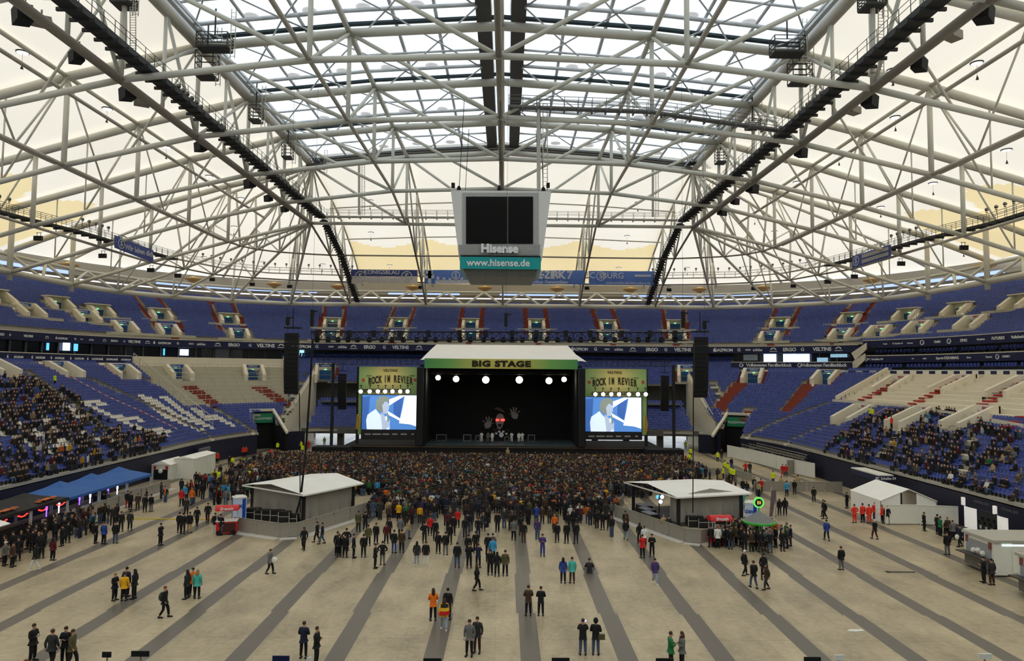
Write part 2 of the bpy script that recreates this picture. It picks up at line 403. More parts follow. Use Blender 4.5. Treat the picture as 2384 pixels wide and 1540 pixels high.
# white terrace: wide pale steps standing proud of the deck, red stairs
VT = .955
b = MB(); us = np.arange(uR0+(0), UC+60, 2.0)
for k in range(9):
    va = vR+(VT-vR)*k/9; A, B, z = ABz(LOW, va); A2, B2, z2 = ABz(LOW, va+(VT-vR)/9)
    ust = [u for u in us if u > uR0+(uR0b-uR0)*(1-va)/(1-vR)]
    for i in range(len(ust)-1):
        if foot((ust[i]+ust[i+1])/2, va+.04, LVS[9:12], LOW, 5.5): continue
        p, q = P2(ust[i], A, B), P2(ust[i+1], A, B); p2, q2 = P2(ust[i], A2, B2), P2(ust[i+1], A2, B2)
        b.add([(*p,z),(*q,z),(*q,z2+.25),(*p,z2+.25),(*p2,z2+.25),(*q2,z2+.25)], [(0,3,2,1),(3,4,5,2)])
tag(b.build('white_terrace_steps', cream_conc), kind='structure')
for a in ((2110,893,1998,945),(2240,895,2115,957),(2384,905,2250,975),(2384,985,2335,1020)):
    p = uv_at(a[0], a[1], LOW, 'l'); q = uv_at(a[2], a[3], LOW, 'l'); s = MB()
    n = 11 if a[1] < 950 else 4
    for k in range(n):
        t = k/(n-1); P = S3(LOW, p[0]+(q[0]-p[0])*t, p[1]+(q[1]-p[1])*t); s.box(P+Vector((0,0,.62)), (1.0,1.35,.22), m=0)
    tag(s.build('stair_flight', red_paint), 'red painted stair flight stepping down the white terrace', 'stairs', 'red stairs on the white terrace')
# ---------------------------------------------------------------- seats
SEATS = []   # (pos, dir, white, tier)
def occupied_block(u, v, tier): return False
WHITE_STROKES = [[(335,935),(395,985),(470,1012)],[(350,938),(420,982),(487,1004)],[(383,935),(430,970),(480,1000)],[(460,966),(480,985),(505,980),(535,997)],
  [(192,948),(240,950)],[(205,955),(260,980),(330,1010),(380,1020)],[(275,985),(322,987)],[(345,1015),(392,1015)],
  [(112,952),(125,952)],[(150,955),(175,970),(205,990),(250,1010)],[(165,975),(200,990)],[(235,1035),(280,1036)],[(180,1050),(210,1052)],
  [(0,975),(25,990),(60,1012),(100,1030)],[(90,975),(120,1000),(130,1030),(150,1050)],[(5,1022),(50,1035)],[(60,1045),(90,1052),(125,1070)],[(130,1045),(155,1062)],[(35,1060),(55,1072)],[(135,1000),(185,1018)]]
WS = []
for st in WHITE_STROKES:
    W3 = [S3(LOW, *uv_at(x, y, LOW, 'l')) for x, y in st]
    WS += list(zip(W3, W3[1:]))
def white_seat(p):
    for a, c in WS:
        d = c-a; t = max(0, min(1, (p-a).dot(d)/d.dot(d)))
        if (p-(a+d*t)).length < .85: return True
    return False
def lay_seats(tier, nrow, skip, name, umax, pitch=.52):
    us = np.arange(-umax, umax+.01, .25)
    for r in range(nrow):
        vm = (r+.62)/nrow; A, B, _ = ABz(tier, vm); z = tier['lo'][2]+(tier['hi'][2]-tier['lo'][2])*(r+1)/nrow
        x, y = P2v(us, A, B); s = np.concatenate([[0], np.cumsum(np.hypot(np.diff(x), np.diff(y)))])
        S = np.arange(.2, s[-1], pitch); xs = np.interp(S, s, x); ys = np.interp(S, s, y); uu = np.interp(S, s, us)
        tx = np.gradient(xs); ty = np.gradient(ys); L = np.hypot(tx, ty); nx, ny = -ty/L, tx/L
        for i in range(len(S)):
            if skip(uu[i], vm): continue
            SEATS.append((xs[i], ys[i], z, nx[i], ny[i], name))
def low_seat_skip(u, v):
    if v < .02: return True
    if low_skip(u, v) or in_beige(u, v) or in_white(u, v) or near_aisle(u, v, AIS_L, .8) or near_aisle(u, v, AIS_RED, 1.6) or near_aisle(u, v, AIS_RED2, 1.3): return True
    for (uu, vv, *_) in LVS:
        if vv-.05 < v < vv+.22 and abs(u-uu) < VW+.5: return True
    return void_x(u, v)
def up_seat_skip(u, v):
    if red_up(u, v): return True
    for L_ in (TOPS, LOWS):
        for (uu, vv, *_) in L_:
            if vv-.045 < v < vv+.175 and abs(u-uu) < VW+.25: return True
    return False
lay_seats(LOW, NL, low_seat_skip, 'l', UC+62)
lay_seats(EXT, 6, lambda u, v: not (uL1 < u < uF), 'e', 70)
lay_seats(UPP, NU, up_seat_skip, 'u', UC+45)
print('seats', len(SEATS))
# one seat: pan, curved back, bracket  (local: faces -n, i.e. towards the pitch)
def seat_parts():
    pan = MB(); pan.prism([(-.21,-.2,.40),(.21,-.2,.40),(.21,.16,.43),(-.21,.16,.43)], (0,0,.04)); pan.prism([(-.21,-.22,.36),(.21,-.22,.36),(.21,-.18,.44),(-.21,-.18,.44)], (0,.03,0))
    bk = MB(); bk.prism([(-.21,.14,.44),(.21,.14,.44),(.22,.24,.66),(.15,.27,.80),(-.15,.27,.80),(-.22,.24,.66)], (0,.035,.01))
    br = MB(); br.box((0,0,.2), (.06,.2,.4))
    return pan, bk, br
SP = seat_parts()
order = sorted([i for i, s in enumerate(SEATS) if 0 < project(s[:3])[0] < 2384 and project(s[:3])[1] < 1540 and s[1] > 10], key=lambda i: (SEATS[i][0]-CAMX)**2+SEATS[i][1]**2+(SEATS[i][2]-CAMZ)**2)
near_set = set(order[:300]); NEAR_SEATS = [SEATS[i] for i in order[:300]]
_pm = _bm = _rm = None
for k, i in enumerate(order[:300]):
    x, y, z, nx, ny, nm = SEATS[i]; side = 'left' if x < 0 else 'right'
    e = empty('stadium_seat', (x, y, z), 'blue plastic stadium seat in the nearest rows of the %s lower stand' % side, 'seat', 'nearest blue seats, %s stand' % side, rz=math.atan2(-nx, ny))
    if _pm is None:
        a = SP[0].build('seat_pan', seat_blue, e); c = SP[1].build('seat_back', seat_blue, e); d = SP[2].build('seat_bracket', steel_dark, e)
        _pm, _bm, _rm = a.data, c.data, d.data
    else:
        obj_from_mesh('seat_pan', _pm, e); obj_from_mesh('seat_back', _bm, e); obj_from_mesh('seat_bracket', _rm, e)
# all others: one mesh
tv = np.array(SP[0].v[:8]+SP[1].v, float)
tfq = [(3,2,1,0),(4,5,6,7),(0,1,5,4),(2,3,7,6)]; nb = 8
bk6 = [(8,9,15,14),(8+0,8+1,8+2,8+5),(8+5,8+2,8+3,8+4),(14,17+2,16,15),(19,18,17,16),(10,11,17,16),(12,11,17,18),(13,12,18,19)]
bk6 = [(8,9,10,13),(13,10,11,12),(15,14,19,16),(16,19,18,17),(11,17,18,12),(10,16,17,11),(12,18,19,13)]
TF = np.array(tfq+bk6)
rest = [s for i, s in enumerate(SEATS) if i not in near_set and s[1] > 35]
arr = np.array([s[:5] for s in rest], float); n = len(arr); print('rest seats', n)
lx = tv[None,:,0]; ly = tv[None,:,1]
nx, ny = arr[:,3:4], arr[:,4:5]; X = arr[:,0:1]+lx*ny+ly*nx; Y = arr[:,1:2]-lx*nx+ly*ny; Z = arr[:,2:3]+tv[None,:,2]
V = np.stack([X, Y, Z], -1).reshape(-1, 3); F = (TF[None]+(np.arange(n)*len(tv))[:,None,None]).reshape(-1, 4)
wh = np.array([1 if (s[5] == 'l' and s[0] < -30 and s[1] < 125 and white_seat(Vector(s[:3]))) else 0 for s in rest])
tag(np_mesh('stadium_seats', V, F, [seat_blue, seat_white], np.repeat(wh, len(TF))), 'rows upon rows of blue plastic seats filling both stands, some white ones forming letters', 'seats', kind='stuff')
# ---------------------------------------------------------------- roof geometry (heights above the floor)
H0 = CAMZ
def itp(x, xs, ys): return float(np.interp(x, xs, ys))
ULAT, UH = [0,17.6,35,50,64,78,91], [40.3,39.2,37.3,33.6,29.5,25.4,20.5]
LLAT, LH = [0,17.6,35,50,64,78], [29.4,28.8,26.7,23.2,19.3,15.0]
def Uz(x): return H0+itp(abs(x), ULAT, UH)
def Lz(x): return H0+itp(abs(x), LLAT, LH)
YK = {k: 62+15.4*(k-1) for k in range(-2, 6)}; YE = YK[5]   # 123.6
ES, EH = [0,14.5,27,37,46.5], [0,-3.2,-7.0,-12.2,-19.5]      # fall of the roof beyond the last truss (centre)
def roof_z(x, y):
    ax = abs(x)
    if y <= YE: return Uz(x)
    if ax <= 35: return Uz(x)+itp(y-YE, ES, [0,-2.6,-6.3,-11.2,-(UH[2]-20.5)] ) - (itp(ax, ULAT, UH)-37.3)*min(1, (y-YE)/46.5)
    dx, dy = ax-35, y-YE; s = math.hypot(dx/56.0, dy/46.5); f = math.atan2(dy/46.5, dx/56.0)/(math.pi/2)
    a = itp(min(s, 1)*56, [0,15,29,43,56], [37.3,33.6,29.5,25.4,20.5]); c = 37.3+itp(min(s, 1)*46.5, ES, [0,-2.6,-6.3,-11.2,-16.8])
    return H0+a*(1-f)+c*f
OFF = 1.0
def eye_dip(x, y):
    """the cloth is drawn down between the trusses"""
    ax = abs(x)
    if ax < 35 and y <= YE: return 0
    if y <= YE:
        f = ((y-62)/15.4) % 1.0; d = math.sin(math.pi*f)**1.0*min(1, (ax-35)/6)
        return -.62*d*(1 if ax < 86 else max(0, (91-ax)/5))
    s = min(1, math.hypot(max(ax-35, 0)/56, (y-YE)/46.5)); return -.5*math.sin(math.pi*s)
b = MB(); ds = []
def memb_pts():
    rows = []
    ys = list(np.arange(-30, YE+.01, 15.4/8)); ys = [y for y in np.arange(YE-15.4*10, YE+.01, 15.4/16)]
    return ys
ys = memb_pts()
def cloth(xs, ys, zf, tanf, name, mats, flip=False):
    V = []; F = []; MI = []
    for y in ys:
        for x in xs: V.append((x, y, zf(x, y)))
    n = len(xs)
    for j in range(len(ys)-1):
        for i in range(n-1):
            F.append((j*n+i, j*n+i+1, (j+1)*n+i+1, (j+1)*n+i)); MI.append(tanf((xs[i]+xs[i+1])/2, (ys[j]+ys[j+1])/2))
    return tag(np_mesh(name, V, F, mats, MI, smooth=True), kind='structure')
zf = lambda x, y: roof_z(x, y)+OFF+eye_dip(x, y)
def tan_side(x, y):
    ax = abs(x); f = ((y-62)/15.4) % 1.0
    edge = 70+ (8*(1-math.sin(math.pi*f)))
    return 1 if ax > edge and 62+15.4*2-1 < y < YE-.5 else 0
for sg in (-1, 1):
    xs = [sg*(35+ (91.5-35)*t) for t in np.linspace(0, 1, 61)]
    cloth(xs, ys, zf, tan_side, 'ceiling', [membrane_cream, membrane_tan])
# beyond the last truss: centre strip and two corner fans
xs = list(np.linspace(-35, 35, 85)); y2 = list(YE+np.linspace(0, 46.8, 80))
def tan_end(x, y): return 1 if y > YE+31+2.6*abs(math.sin(x*math.pi/17.6)) else 0
cloth(xs, y2, zf, tan_end, 'ceiling', [membrane_cream, membrane_tan])
for sg in (-1, 1):
    V = []; F = []; MI = []; nr, na = 20, 20
    for j in range(nr+1):
        for i in range(na+1):
            s, a = j/nr, i/na*math.pi/2; ex = (math.sin(a)**2.3+math.cos(a)**2.3)**(-1/2.3)
            x, y = 35+56.8*s*math.cos(a)*ex, YE+46.8*s*math.sin(a)*ex; V.append((sg*x, y, roof_z(min(x, 35+56*s*math.cos(a)), YE+46.5*s*math.sin(a))+OFF))
    for j in range(nr):
        for i in range(na):
            F.append((j*(na+1)+i, j*(na+1)+i+1, (j+1)*(na+1)+i+1, (j+1)*(na+1)+i)); MI.append(0)
    tag(np_mesh('ceiling', V, F, [membrane_cream, membrane_tan], MI, smooth=True), kind='structure')
# sliding roof panels over the opening, white cloth between girders
slide = MB()
for sg in (-1, 1):
    xs = list(np.linspace(1.0, 35.4, 24)); ysl = list(np.arange(YE-15.4*9, YE+1.0, 15.4/6))
    cloth([sg*x for x in xs], ysl, lambda x, y: Uz(x)+2.2+.35*math.sin(math.pi*(((y-62)/15.4) % 1)), lambda x, y: 0, 'ceiling', [membrane_white])
# strips closing the step between fixed and sliding cloth
for sg in (-1, 1):
    c = MB(); c.add([(sg*35.2,YE-150,Uz(35)+.6),(sg*35.2,YE,Uz(35)+.6),(sg*35.2,YE,Uz(35)+2.3),(sg*35.2,YE-150,Uz(35)+2.3)], [(0,1,2,3)]); tag(c.build('trim_1', silver), kind='structure')
c = MB(); pts = np.linspace(-35.2, 35.2, 25)
for a, d in zip(pts, pts[1:]): c.add([(a,YE+.9,Uz(a)+.6),(d,YE+.9,Uz(d)+.6),(d,YE+.9,Uz(d)+2.4),(a,YE+.9,Uz(a)+2.4)], [(0,1,2,3)])
tag(c.build('trim_2', steel_mid), kind='structure')
# ---------------------------------------------------------------- steelwork
def U(k, x): return Vector((x, YK[k], Uz(x)))
def Lo(k, x): return Vector((x, YK[k], (H0+26.8 if k == 5 and abs(x) < 36 else Lz(x))))
JX = [-78,-64,-50,-35,-17.6,0,17.6,35,50,64,78]
def chord(name, pts, r, parent, m, n=10, lab=None):
    c = MB(); c.path(pts, r, n); 
    for p in pts[1:-1]: c.ball(p, r*1.04, n=8)
    o = c.build(name, m, parent, smooth=True)
    if lab: o['label'] = lab
    return o
def rod(name, p, q, r, parent, m=None, n=8):
    c = MB(); c.tube(p, q, r, n); return c.build(name, m or steel_white, parent, smooth=True)
ORD = {0:'first', 1:'second', 2:'third', 3:'fourth', 4:'fifth', 5:'last'}
def transverse(k):
    t = empty('roof_truss', (0, YK[k], Uz(0)), None, 'truss', 'roof trusses across the hall'); t['label'] = {
        1: 'white tubular roof truss across the hall, its lower tube highest in the picture', 2: 'white tubular roof truss across the hall, second lower tube from the top of the picture',
        3: 'white tubular roof truss across the hall, third lower tube from the top of the picture', 4: 'white tubular roof truss passing just behind the top of the hanging video cube',
        5: 'white tubular roof truss closing the far end of the sliding roof', 0: 'white tubular roof truss nearest overhead, only its outer ends seen at the upper corners'}[k]
    inv = Matrix.Translation(-t.location)
    def par(o): o.parent = t; o.matrix_parent_inverse = inv; return o
    up = [U(k, x) for x in [-90]+JX+[90]]; par(chord('upper_chord', up, .52, None, steel_white, 12))
    lo = [Lo(k, x) for x in JX]; par(chord('lower_chord', lo, .31 if abs(k-5) else .3, None, steel_white, 10))
    for x in JX:
        if abs(x) == 78: par(rod('post', U(k, x), Lo(k, x)-Vector((0,0,1.2)), .42, None))
        elif not (abs(x) <= 0): par(rod('post', U(k, x), Lo(k, x), .3 if abs(x) >= 50 else .26, None))
    for sg in (-1, 1):
        for xa, xb in ((17.6, 0), (35, 17.6)):
            par(rod('brace', U(k, sg*xa), Lo(k, sg*xb), .24, None))
        for xa, xm in ((50, 57), (64, 71)):
            par(rod('brace', U(k, sg*xa), Vector((sg*xm, YK[k], Lz(xm))), .12, None, n=6)); par(rod('hanger', Vector((sg*xm, YK[k], Uz(xm))), Vector((sg*xm, YK[k], Lz(xm))), .1, None, n=6))
        par(rod('brace', U(k, sg*35), Vector((sg*42.5, YK[k], Lz(42.5))), .13, None, n=6))
    return t
for k in range(0, 6): transverse(k)
def side(x): return 'middle' if abs(x) < 1 else ('left' if x < 0 else 'right')
def longitudinal(x):
    t = empty('lengthwise_roof_truss', (x, 62, Uz(x)), None, 'truss', 'lengthwise roof trusses')
    t['label'] = {0: 'tubular ridge truss running lengthwise straight above the video cube'}.get(x) or ('white lengthwise roof truss %s of the %s' % ({17.6:'just', 35:'along the edge of the sliding roof,', 50:'outside the catwalk,', 64:'farthest out'}[abs(x)], ('left' if x < 0 else 'right')+{17.6:' of the ridge', 35:' side', 50:' side', 64:' side'}[abs(x)]))
    if abs(x) == 17.6: t['label'] = 'white lengthwise roof truss halfway between the ridge and the %s catwalk' % side(x)
    if abs(x) == 35: t['label'] = 'heavy weathered roof truss running lengthwise beside the %s catwalk' % side(x)
    if abs(x) == 50: t['label'] = 'white lengthwise roof truss over the %s seats, first outside the catwalk' % side(x)
    if abs(x) == 64: t['label'] = 'white lengthwise roof tubes low over the %s stand, farthest from the ridge' % side(x)
    inv = Matrix.Translation(-t.location)
    def par(o): o.parent = t; o.matrix_parent_inverse = inv; return o
    K = [-1,0,1,2,3,4,5]
    if abs(x) < 60: par(chord('upper_chord', [U(k, x) for k in K], {0:.35,17.6:.3,35:.5,50:.26}[abs(x)], None, steel_mid if abs(x) in (35,) else steel_white))
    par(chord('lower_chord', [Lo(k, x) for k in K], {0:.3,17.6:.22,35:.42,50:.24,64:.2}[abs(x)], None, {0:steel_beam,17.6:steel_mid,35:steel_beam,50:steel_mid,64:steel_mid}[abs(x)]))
    if abs(x) in (50, 64):   # second, thinner tube close beside
        dx = 1.4 if x > 0 else -1.4; par(chord('side_tube', [Lo(k, x)+Vector((dx,0,.35)) for k in K], .14, None, steel_mid, 6))
    if abs(x) == 50: par(chord('middle_tube', [Vector((math.copysign(43.5, x), YK[k], H0+27.7)) for k in K], .2, None, steel_mid, 8))
    for a, c in zip(K, K[1:]):
        if abs(x) in (17.6, 35): par(rod('brace', U(c, x), Lo(a, x), .2, None))
        if abs(x) == 35:
            m = (U(a, x)+U(c, x))/2; lm = (Lo(a, x)+Lo(c, x))/2
            par(rod('hanger', m, lm, .2, None)); par(rod('brace', m, Lo(c, x), .2, None))
        if abs(x) == 50: pass
        if abs(x) == 50 and a < 5:
            m = (Lo(a, x)+Lo(c, x))/2; par(rod('brace', U(c, x), m, .12, None, n=6)); par(rod('brace', U(a, x), m, .12, None, n=6))
    return t
for x in (0, -17.6, 17.6, -35, 35, -50, 50, -64, 64): longitudinal(x)
# far end: straight lengthwise runs down to the ring
RINGZ = H0+15.1
def zl(h): return H0+h
END = [(YE, None), (137.6, 23.3), (147.8, 19.2), (156.0, 15.1)]
def end_run(x):
    t = empty('end_roof_truss', (x, YE, Lz(x)), 'sloping roof truss of the far end, %s' % {0:'dropping down behind the video cube', -17.6:'first left of the video cube', 17.6:'first right of the video cube', -35:'falling from the left catwalk corner', 35:'falling from the right catwalk corner'}[x], 'truss', 'sloping trusses of the far end')
    inv = Matrix.Translation(-t.location)
    def par(o): o.parent = t; o.matrix_parent_inverse = inv; return o
    L = [Vector((x, YE, Lz(x)))]+[Vector((x, y, zl(h+(.15 if x == 0 else 0)))) for y, h in END[1:]]
    Un = [Vector((x, YE+d, roof_z(x, YE+d))) for d in (0, 14, 24, 34, 46.5)]
    par(chord('lower_chord', L, .2, None, steel_beam if x else steel_mid, 8)); par(chord('upper_chord', Un, .22, None, steel_white, 8))
    for a, c in zip(L[1:], Un[1:]): par(rod('post', c, a, .2, None))
    for a, c in zip(L[1:], Un): par(rod('brace', c, a, .16, None))
    for a, c in zip(L[1:-1], Un[2:]): par(rod('brace', c, a, .13, None, n=6))
    return t
for x in (0, -17.6, 17.6, -35, 35): end_run(x)
FAN = [[(49.3,127.6,23.2),(61.3,131.2,19.3),(76,134.8,15.1)], [(47.5,131.2,23.2),(59,138.8,19.3),(69.5,143.6,15.1)], [(44,134,23.2),(52.6,143.5,19.3),(60,150.6,15.1)], [(40,136.2,23.3),(44.5,147.0,19.3),(48.6,156.3,15.1)]]
FU = [(86,136),(80,153),(68,163),(53,168)]
for sg in (-1, 1):
    for i, (fl, fu) in enumerate(zip(FAN, FU)):
        s = 'left' if sg < 0 else 'right'
        t = empty('corner_roof_truss', (sg*35, YE, Lz(35)), '%s roof truss fanning out of the %s catwalk corner towards the rim' % (['lowest-sloping', 'second', 'third', 'steepest'][i], s), 'truss', 'fan of trusses, %s corner' % s)
        inv = Matrix.Translation(-t.location)
        def par(o): o.parent = t; o.matrix_parent_inverse = inv; return o
        L = [Vector((sg*35, YE, Lz(35)))]+[Vector((sg*x, y, zl(h))) for x, y, h in fl]
        Un = []
        for f in (0, .3, .55, .78, 1):
            x, y = 35+(fu[0]-35)*f, YE+(fu[1]-YE)*f; Un.append(Vector((sg*x, y, roof_z(sg*x, y))))
        par(chord('lower_chord', L, .25, None, steel_white, 8)); par(chord('upper_chord', Un, .27, None, steel_white, 8))
        for a, c in zip(L[1:], Un[1:]): par(rod('post', c, a, .2, None))
        for a, c in zip(L[1:], Un): par(rod('brace', c, a, .14, None, n=6))
        for a, c in zip(L[1:-1], Un[2:]): par(rod('brace', c, a, .14, None, n=6))
# hoops around the far end
def mirror(pts): return [Vector((-p[0], p[1], p[2])) for p in pts][::-1]+[Vector(p) for p in pts]
HP = []
for j in range(2):
    half = [(0, END[j+1][0], zl(END[j+1][1]+.15)),(17.6, END[j+1][0], zl(END[j+1][1])),(35, END[j+1][0], zl(END[j+1][1]))]+[(f[j][0], f[j][1], zl(f[j][2])) for f in FAN[::-1]]+[((50, 64)[j], YE, Lz((50, 64)[j]))]
    full = [Vector((-p[0], p[1], p[2])) for p in half[:0:-1]]+[Vector(p) for p in half]
    t = chord('roof_hoop', full, .16, None, steel_beam, 8); tag(t, ['thin upper hoop tube tying the far roof trusses together', 'thin lower hoop tube tying the far roof trusses together'][j], 'hoop tube', 'hoop tubes of the far end')
for j, yy in enumerate((137.6, 150.6)):
    pts = [Vector((x, yy-(abs(x)/35)**2*1.0, roof_z(x, yy)-2.1)) for x in (-35,-26,-17.6,0,17.6,26,35)]
    tag(chord('roof_hoop', pts, .14, None, steel_white, 8), ['cream cross tube close under the far roof cloth, upper one', 'cream cross tube close under the far roof cloth, lower one'][j], 'hoop tube', 'hoop tubes of the far end')
# inner ring truss resting over the top rows
rh = [(0,156.2),(17.6,156),(35,156),(48.6,156.3),(60,150.6),(69.5,143.6),(76,134.8),(78,YE)]+[(78, YK[k]) for k in (4,3,2,1,0)]
rp = [Vector((-x, y, RINGZ)) for x, y in rh[:0:-1]]+[Vector((x, y, RINGZ)) for x, y in rh]
t = empty('ring_truss', (0, 156, RINGZ), 'cream steel ring truss running above the top seat rows all around', 'truss')
inv = Matrix.Translation(-t.location)
o = chord('bottom_tube', rp, .5, None, steel_white, 8); o.parent = t; o.matrix_parent_inverse = inv
def rimpt(p, f=.62):
    u = u_of(p.x, p.y); n = outward(u); return Vector((p.x, p.y, 0))+n*3.2+Vector((0, 0, RINGZ+3.4))
apex = []
for a, c in zip(rp, rp[1:]):
    L = (c-a).length; nn = 2 if L > 12 else 1
    for q in range(nn):
        f0, f1 = q/nn, (q+1)/nn; p0, p1 = a.lerp(c, f0), a.lerp(c, f1); ap = rimpt(p0.lerp(p1, .5)); apex.append(ap)
        for z in (p0, p1):
            o = rod('diagonal', z, ap, .26, None); o.parent = t; o.matrix_parent_inverse = inv
o = chord('top_tube', apex, .28, None, steel_white, 8); o.parent = t; o.matrix_parent_inverse = inv
# wall at the rim with its daylight strips
def riser(A, B, z0, z1, name, m, us=US, cond=lambda u: True, kind='structure'):
    b = MB()
    for a, c in zip(us, us[1:]):
        if not cond((a+c)/2): continue
        p, q = P2(a, A, B), P2(c, A, B); b.add([(*p,z0),(*q,z0),(*q,z1),(*p,z1)], [(0,1,2,3)])
    return tag(b.build(name, m), kind=kind)
riser(94.3, 168.6, 30.6, 32.4, 'wall_rim', rim_grey)
riser(94.5, 168.9, 32.75, 33.4, 'wall_rim', rim_grey)
riser(94.7, 169.2, 32.4, 32.75, 'window_1', lit_pane_w if False else mat('rim_daylight_glass', (238,236,240), .4, emit=1.6))
riser(94.6, 169.0, 33.4, 34.1, 'window_2', mat('blue_daylight_glass', (150,175,255), .4, emit=1.5), cond=lambda u: (u % 29) < 19)
riser(94.65, 169.1, 33.4, 34.1, 'wall_rim', steel_mid, cond=lambda u: not (u % 29) < 19)
riser(94.6, 169.0, 34.1, 36.2, 'wall_rim', steel_mid)
# walkway floor behind top row, back walls enclosing the hall behind the camera
b = MB(); b.add([(-96,-31,0),(96,-31,0),(96,-31,56),(-96,-31,56)], [(0,1,2,3)]); tag(b.build('wall_north', rim_grey), kind='structure')
riser(97, 171.5, 18, 36.2, 'wall_outer', rim_grey)
# ring of bosses where the cloth meets the rim: flared tan collars with a lamp
for i, a in enumerate([p for p in apex if p.y > 95][::2]):
    c = MB(); c.lathe([(.25,-1.1),(.6,-.8),(1.8,-.2),(1.95,0),(.7,.3),(.25,.5)], n=14); u = u_of(a.x, a.y); q = Vector((*P2(u, 91.5, 165.5), H0+20.4))
    tag(c.build('roof_collar', mat('tan_collar_cloth', (232,190,120), .6), smooth=True, loc=q), 'tan flared cloth collar where the roof cloth meets the rim', 'collar', 'tan collars along the roof rim')
# ---------------------------------------------------------------- sliding roof: rafters, rails, girders
def arc(y, off, xs): return [Vector((x, y, Uz(x)+off)) for x in xs]
XS = list(np.linspace(-35, 35, 29))
for k in range(1, 6):
    y = YK[k]; rl = MB()
    for a, c in zip(XS, XS[1:]):
        p, q = Vector((a, y+.5, Uz(a)+1.35)), Vector((c, y+.5, Uz(c)+1.35)); rl.add([p+Vector((0,-.3,-.14)),q+Vector((0,-.3,-.14)),q+Vector((0,.3,-.14)),p+Vector((0,.3,-.14)),p+Vector((0,-.3,.14)),q+Vector((0,-.3,.14)),q+Vector((0,.3,.14)),p+Vector((0,.3,.14))], [(0,3,2,1),(4,5,6,7),(0,1,5,4),(3,7,6,2)])
    tag(rl.build('slide_rail', mat('dark_teal_rail', (38,56,62), .5, .3)), ['dark guide rail of the sliding roof above the %s cross truss' % w_ for w_ in ('first','second','third','fourth','last')][k-1], 'rail', 'dark rails of the sliding roof')
    if k < 5:
        t = empty('panel_truss', (0, y, Uz(0)+1.5), 'slender panel truss under the white sliding roof, %s from the camera' % ('first','second','third','fourth')[k-1], 'truss', 'slender panel trusses of the sliding roof'); inv = Matrix.Translation(-t.location)
        ym = y-2.8
        for sg in (-1, 1):
            o = chord('panel_chord', [Vector((sg*x, ym, Uz(x)+1.2)) for x in np.linspace(2.7, 34.6, 9)], .24, None, silver, 8); o.parent = t; o.matrix_parent_inverse = inv
            o = chord('panel_chord', [Vector((sg*x, y+8.2, Uz(x)+1.3)) for x in np.linspace(2.7, 34.6, 9)], .14, None, silver, 6); o.parent = t; o.matrix_parent_inverse = inv
            gx = [2.7, 13, 24.5, 34.4]
            for a, c in zip(gx, gx[1:]):
                for (p, q) in (((a, ym), (c, ym+15.4)), ((c, ym), (a, ym+15.4))):
                    o = rod('panel_brace', Vector((sg*p[0], p[1], Uz(p[0])+.9)), Vector((sg*q[0], q[1], Uz(q[0])+.9)), .1, None, silver, 5); o.parent = t; o.matrix_parent_inverse = inv
for sg in (-1, 1):
    for x, r in ((7.6,.22),(12.5,.24),(18.2,.24),(23.2,.22),(29,.2)):
        o = chord('roof_rafter', [Vector((sg*x, y, Uz(x)+1.75)) for y in (10, 60, YE)], r, None, silver, 6)
        tag(o, 'silver rafter of the sliding roof, number {} out from the ridge on the {}'.format({7.6:'one',12.5:'two',18.2:'three',23.2:'four',29:'five'}[x], 'left' if sg < 0 else 'right'), 'rafter', 'silver rafters of the sliding roof')
    g = MB(); g.prism([(sg*1.15,10,Uz(1)+1.0),(sg*2.9,10,Uz(2)+1.0),(sg*2.9,10,Uz(2)+2.3),(sg*1.15,10,Uz(1)+2.3)], (0, YE-10, 0))
    tag(g.build('ridge_girder', mat('dark_grey_girder', (84,82,80), .7, var=.15)), 'dark grey ridge girder just %s of the glazed ridge gap' % ('left' if sg < 0 else 'right'), 'girder')
    e = MB(); e.box((sg*34.3,66,Uz(34)+1.2), (.5,YE-8,.9)); e.box((sg*33.5,66,Uz(34)+.7), (.16,YE-8,.25)); tag(e.build('roof_gutter', silver), 'silver edge gutter along the %s side of the sliding roof' % ('left' if sg < 0 else 'right'), 'gutter')
c = MB(); c.add([(-1.2,0,Uz(0)+2.2),(1.2,0,Uz(0)+2.2),(1.2,YE,Uz(0)+2.2),(-1.2,YE,Uz(0)+2.2)], [(0,1,2,3)]); tag(c.build('window_3', membrane('ridge_glass', (255,255,255), .5)), kind='structure')
# far edge band of the sliding roof
c = MB()
for a, d in zip(XS, XS[1:]):
    for off, hh, yy in ((.2,.55,YE+.2),(1.05,.35,YE-.5)):
        c.add([(a,yy,Uz(a)+off),(d,yy,Uz(d)+off),(d,yy,Uz(d)+off+hh),(a,yy,Uz(a)+off+hh),(a,yy+.6,Uz(a)+off),(d,yy+.6,Uz(d)+off),(d,yy+.6,Uz(d)+off+hh),(a,yy+.6,Uz(a)+off+hh)], [(3,2,1,0),(4,5,6,7),(0,1,5,4),(3,7,6,2)])
tag(c.build('roof_edge_beam', mat('dark_edge_steel', (96,98,98), .5)), 'dark grey curved edge beam across the far end of the sliding roof', 'beam')
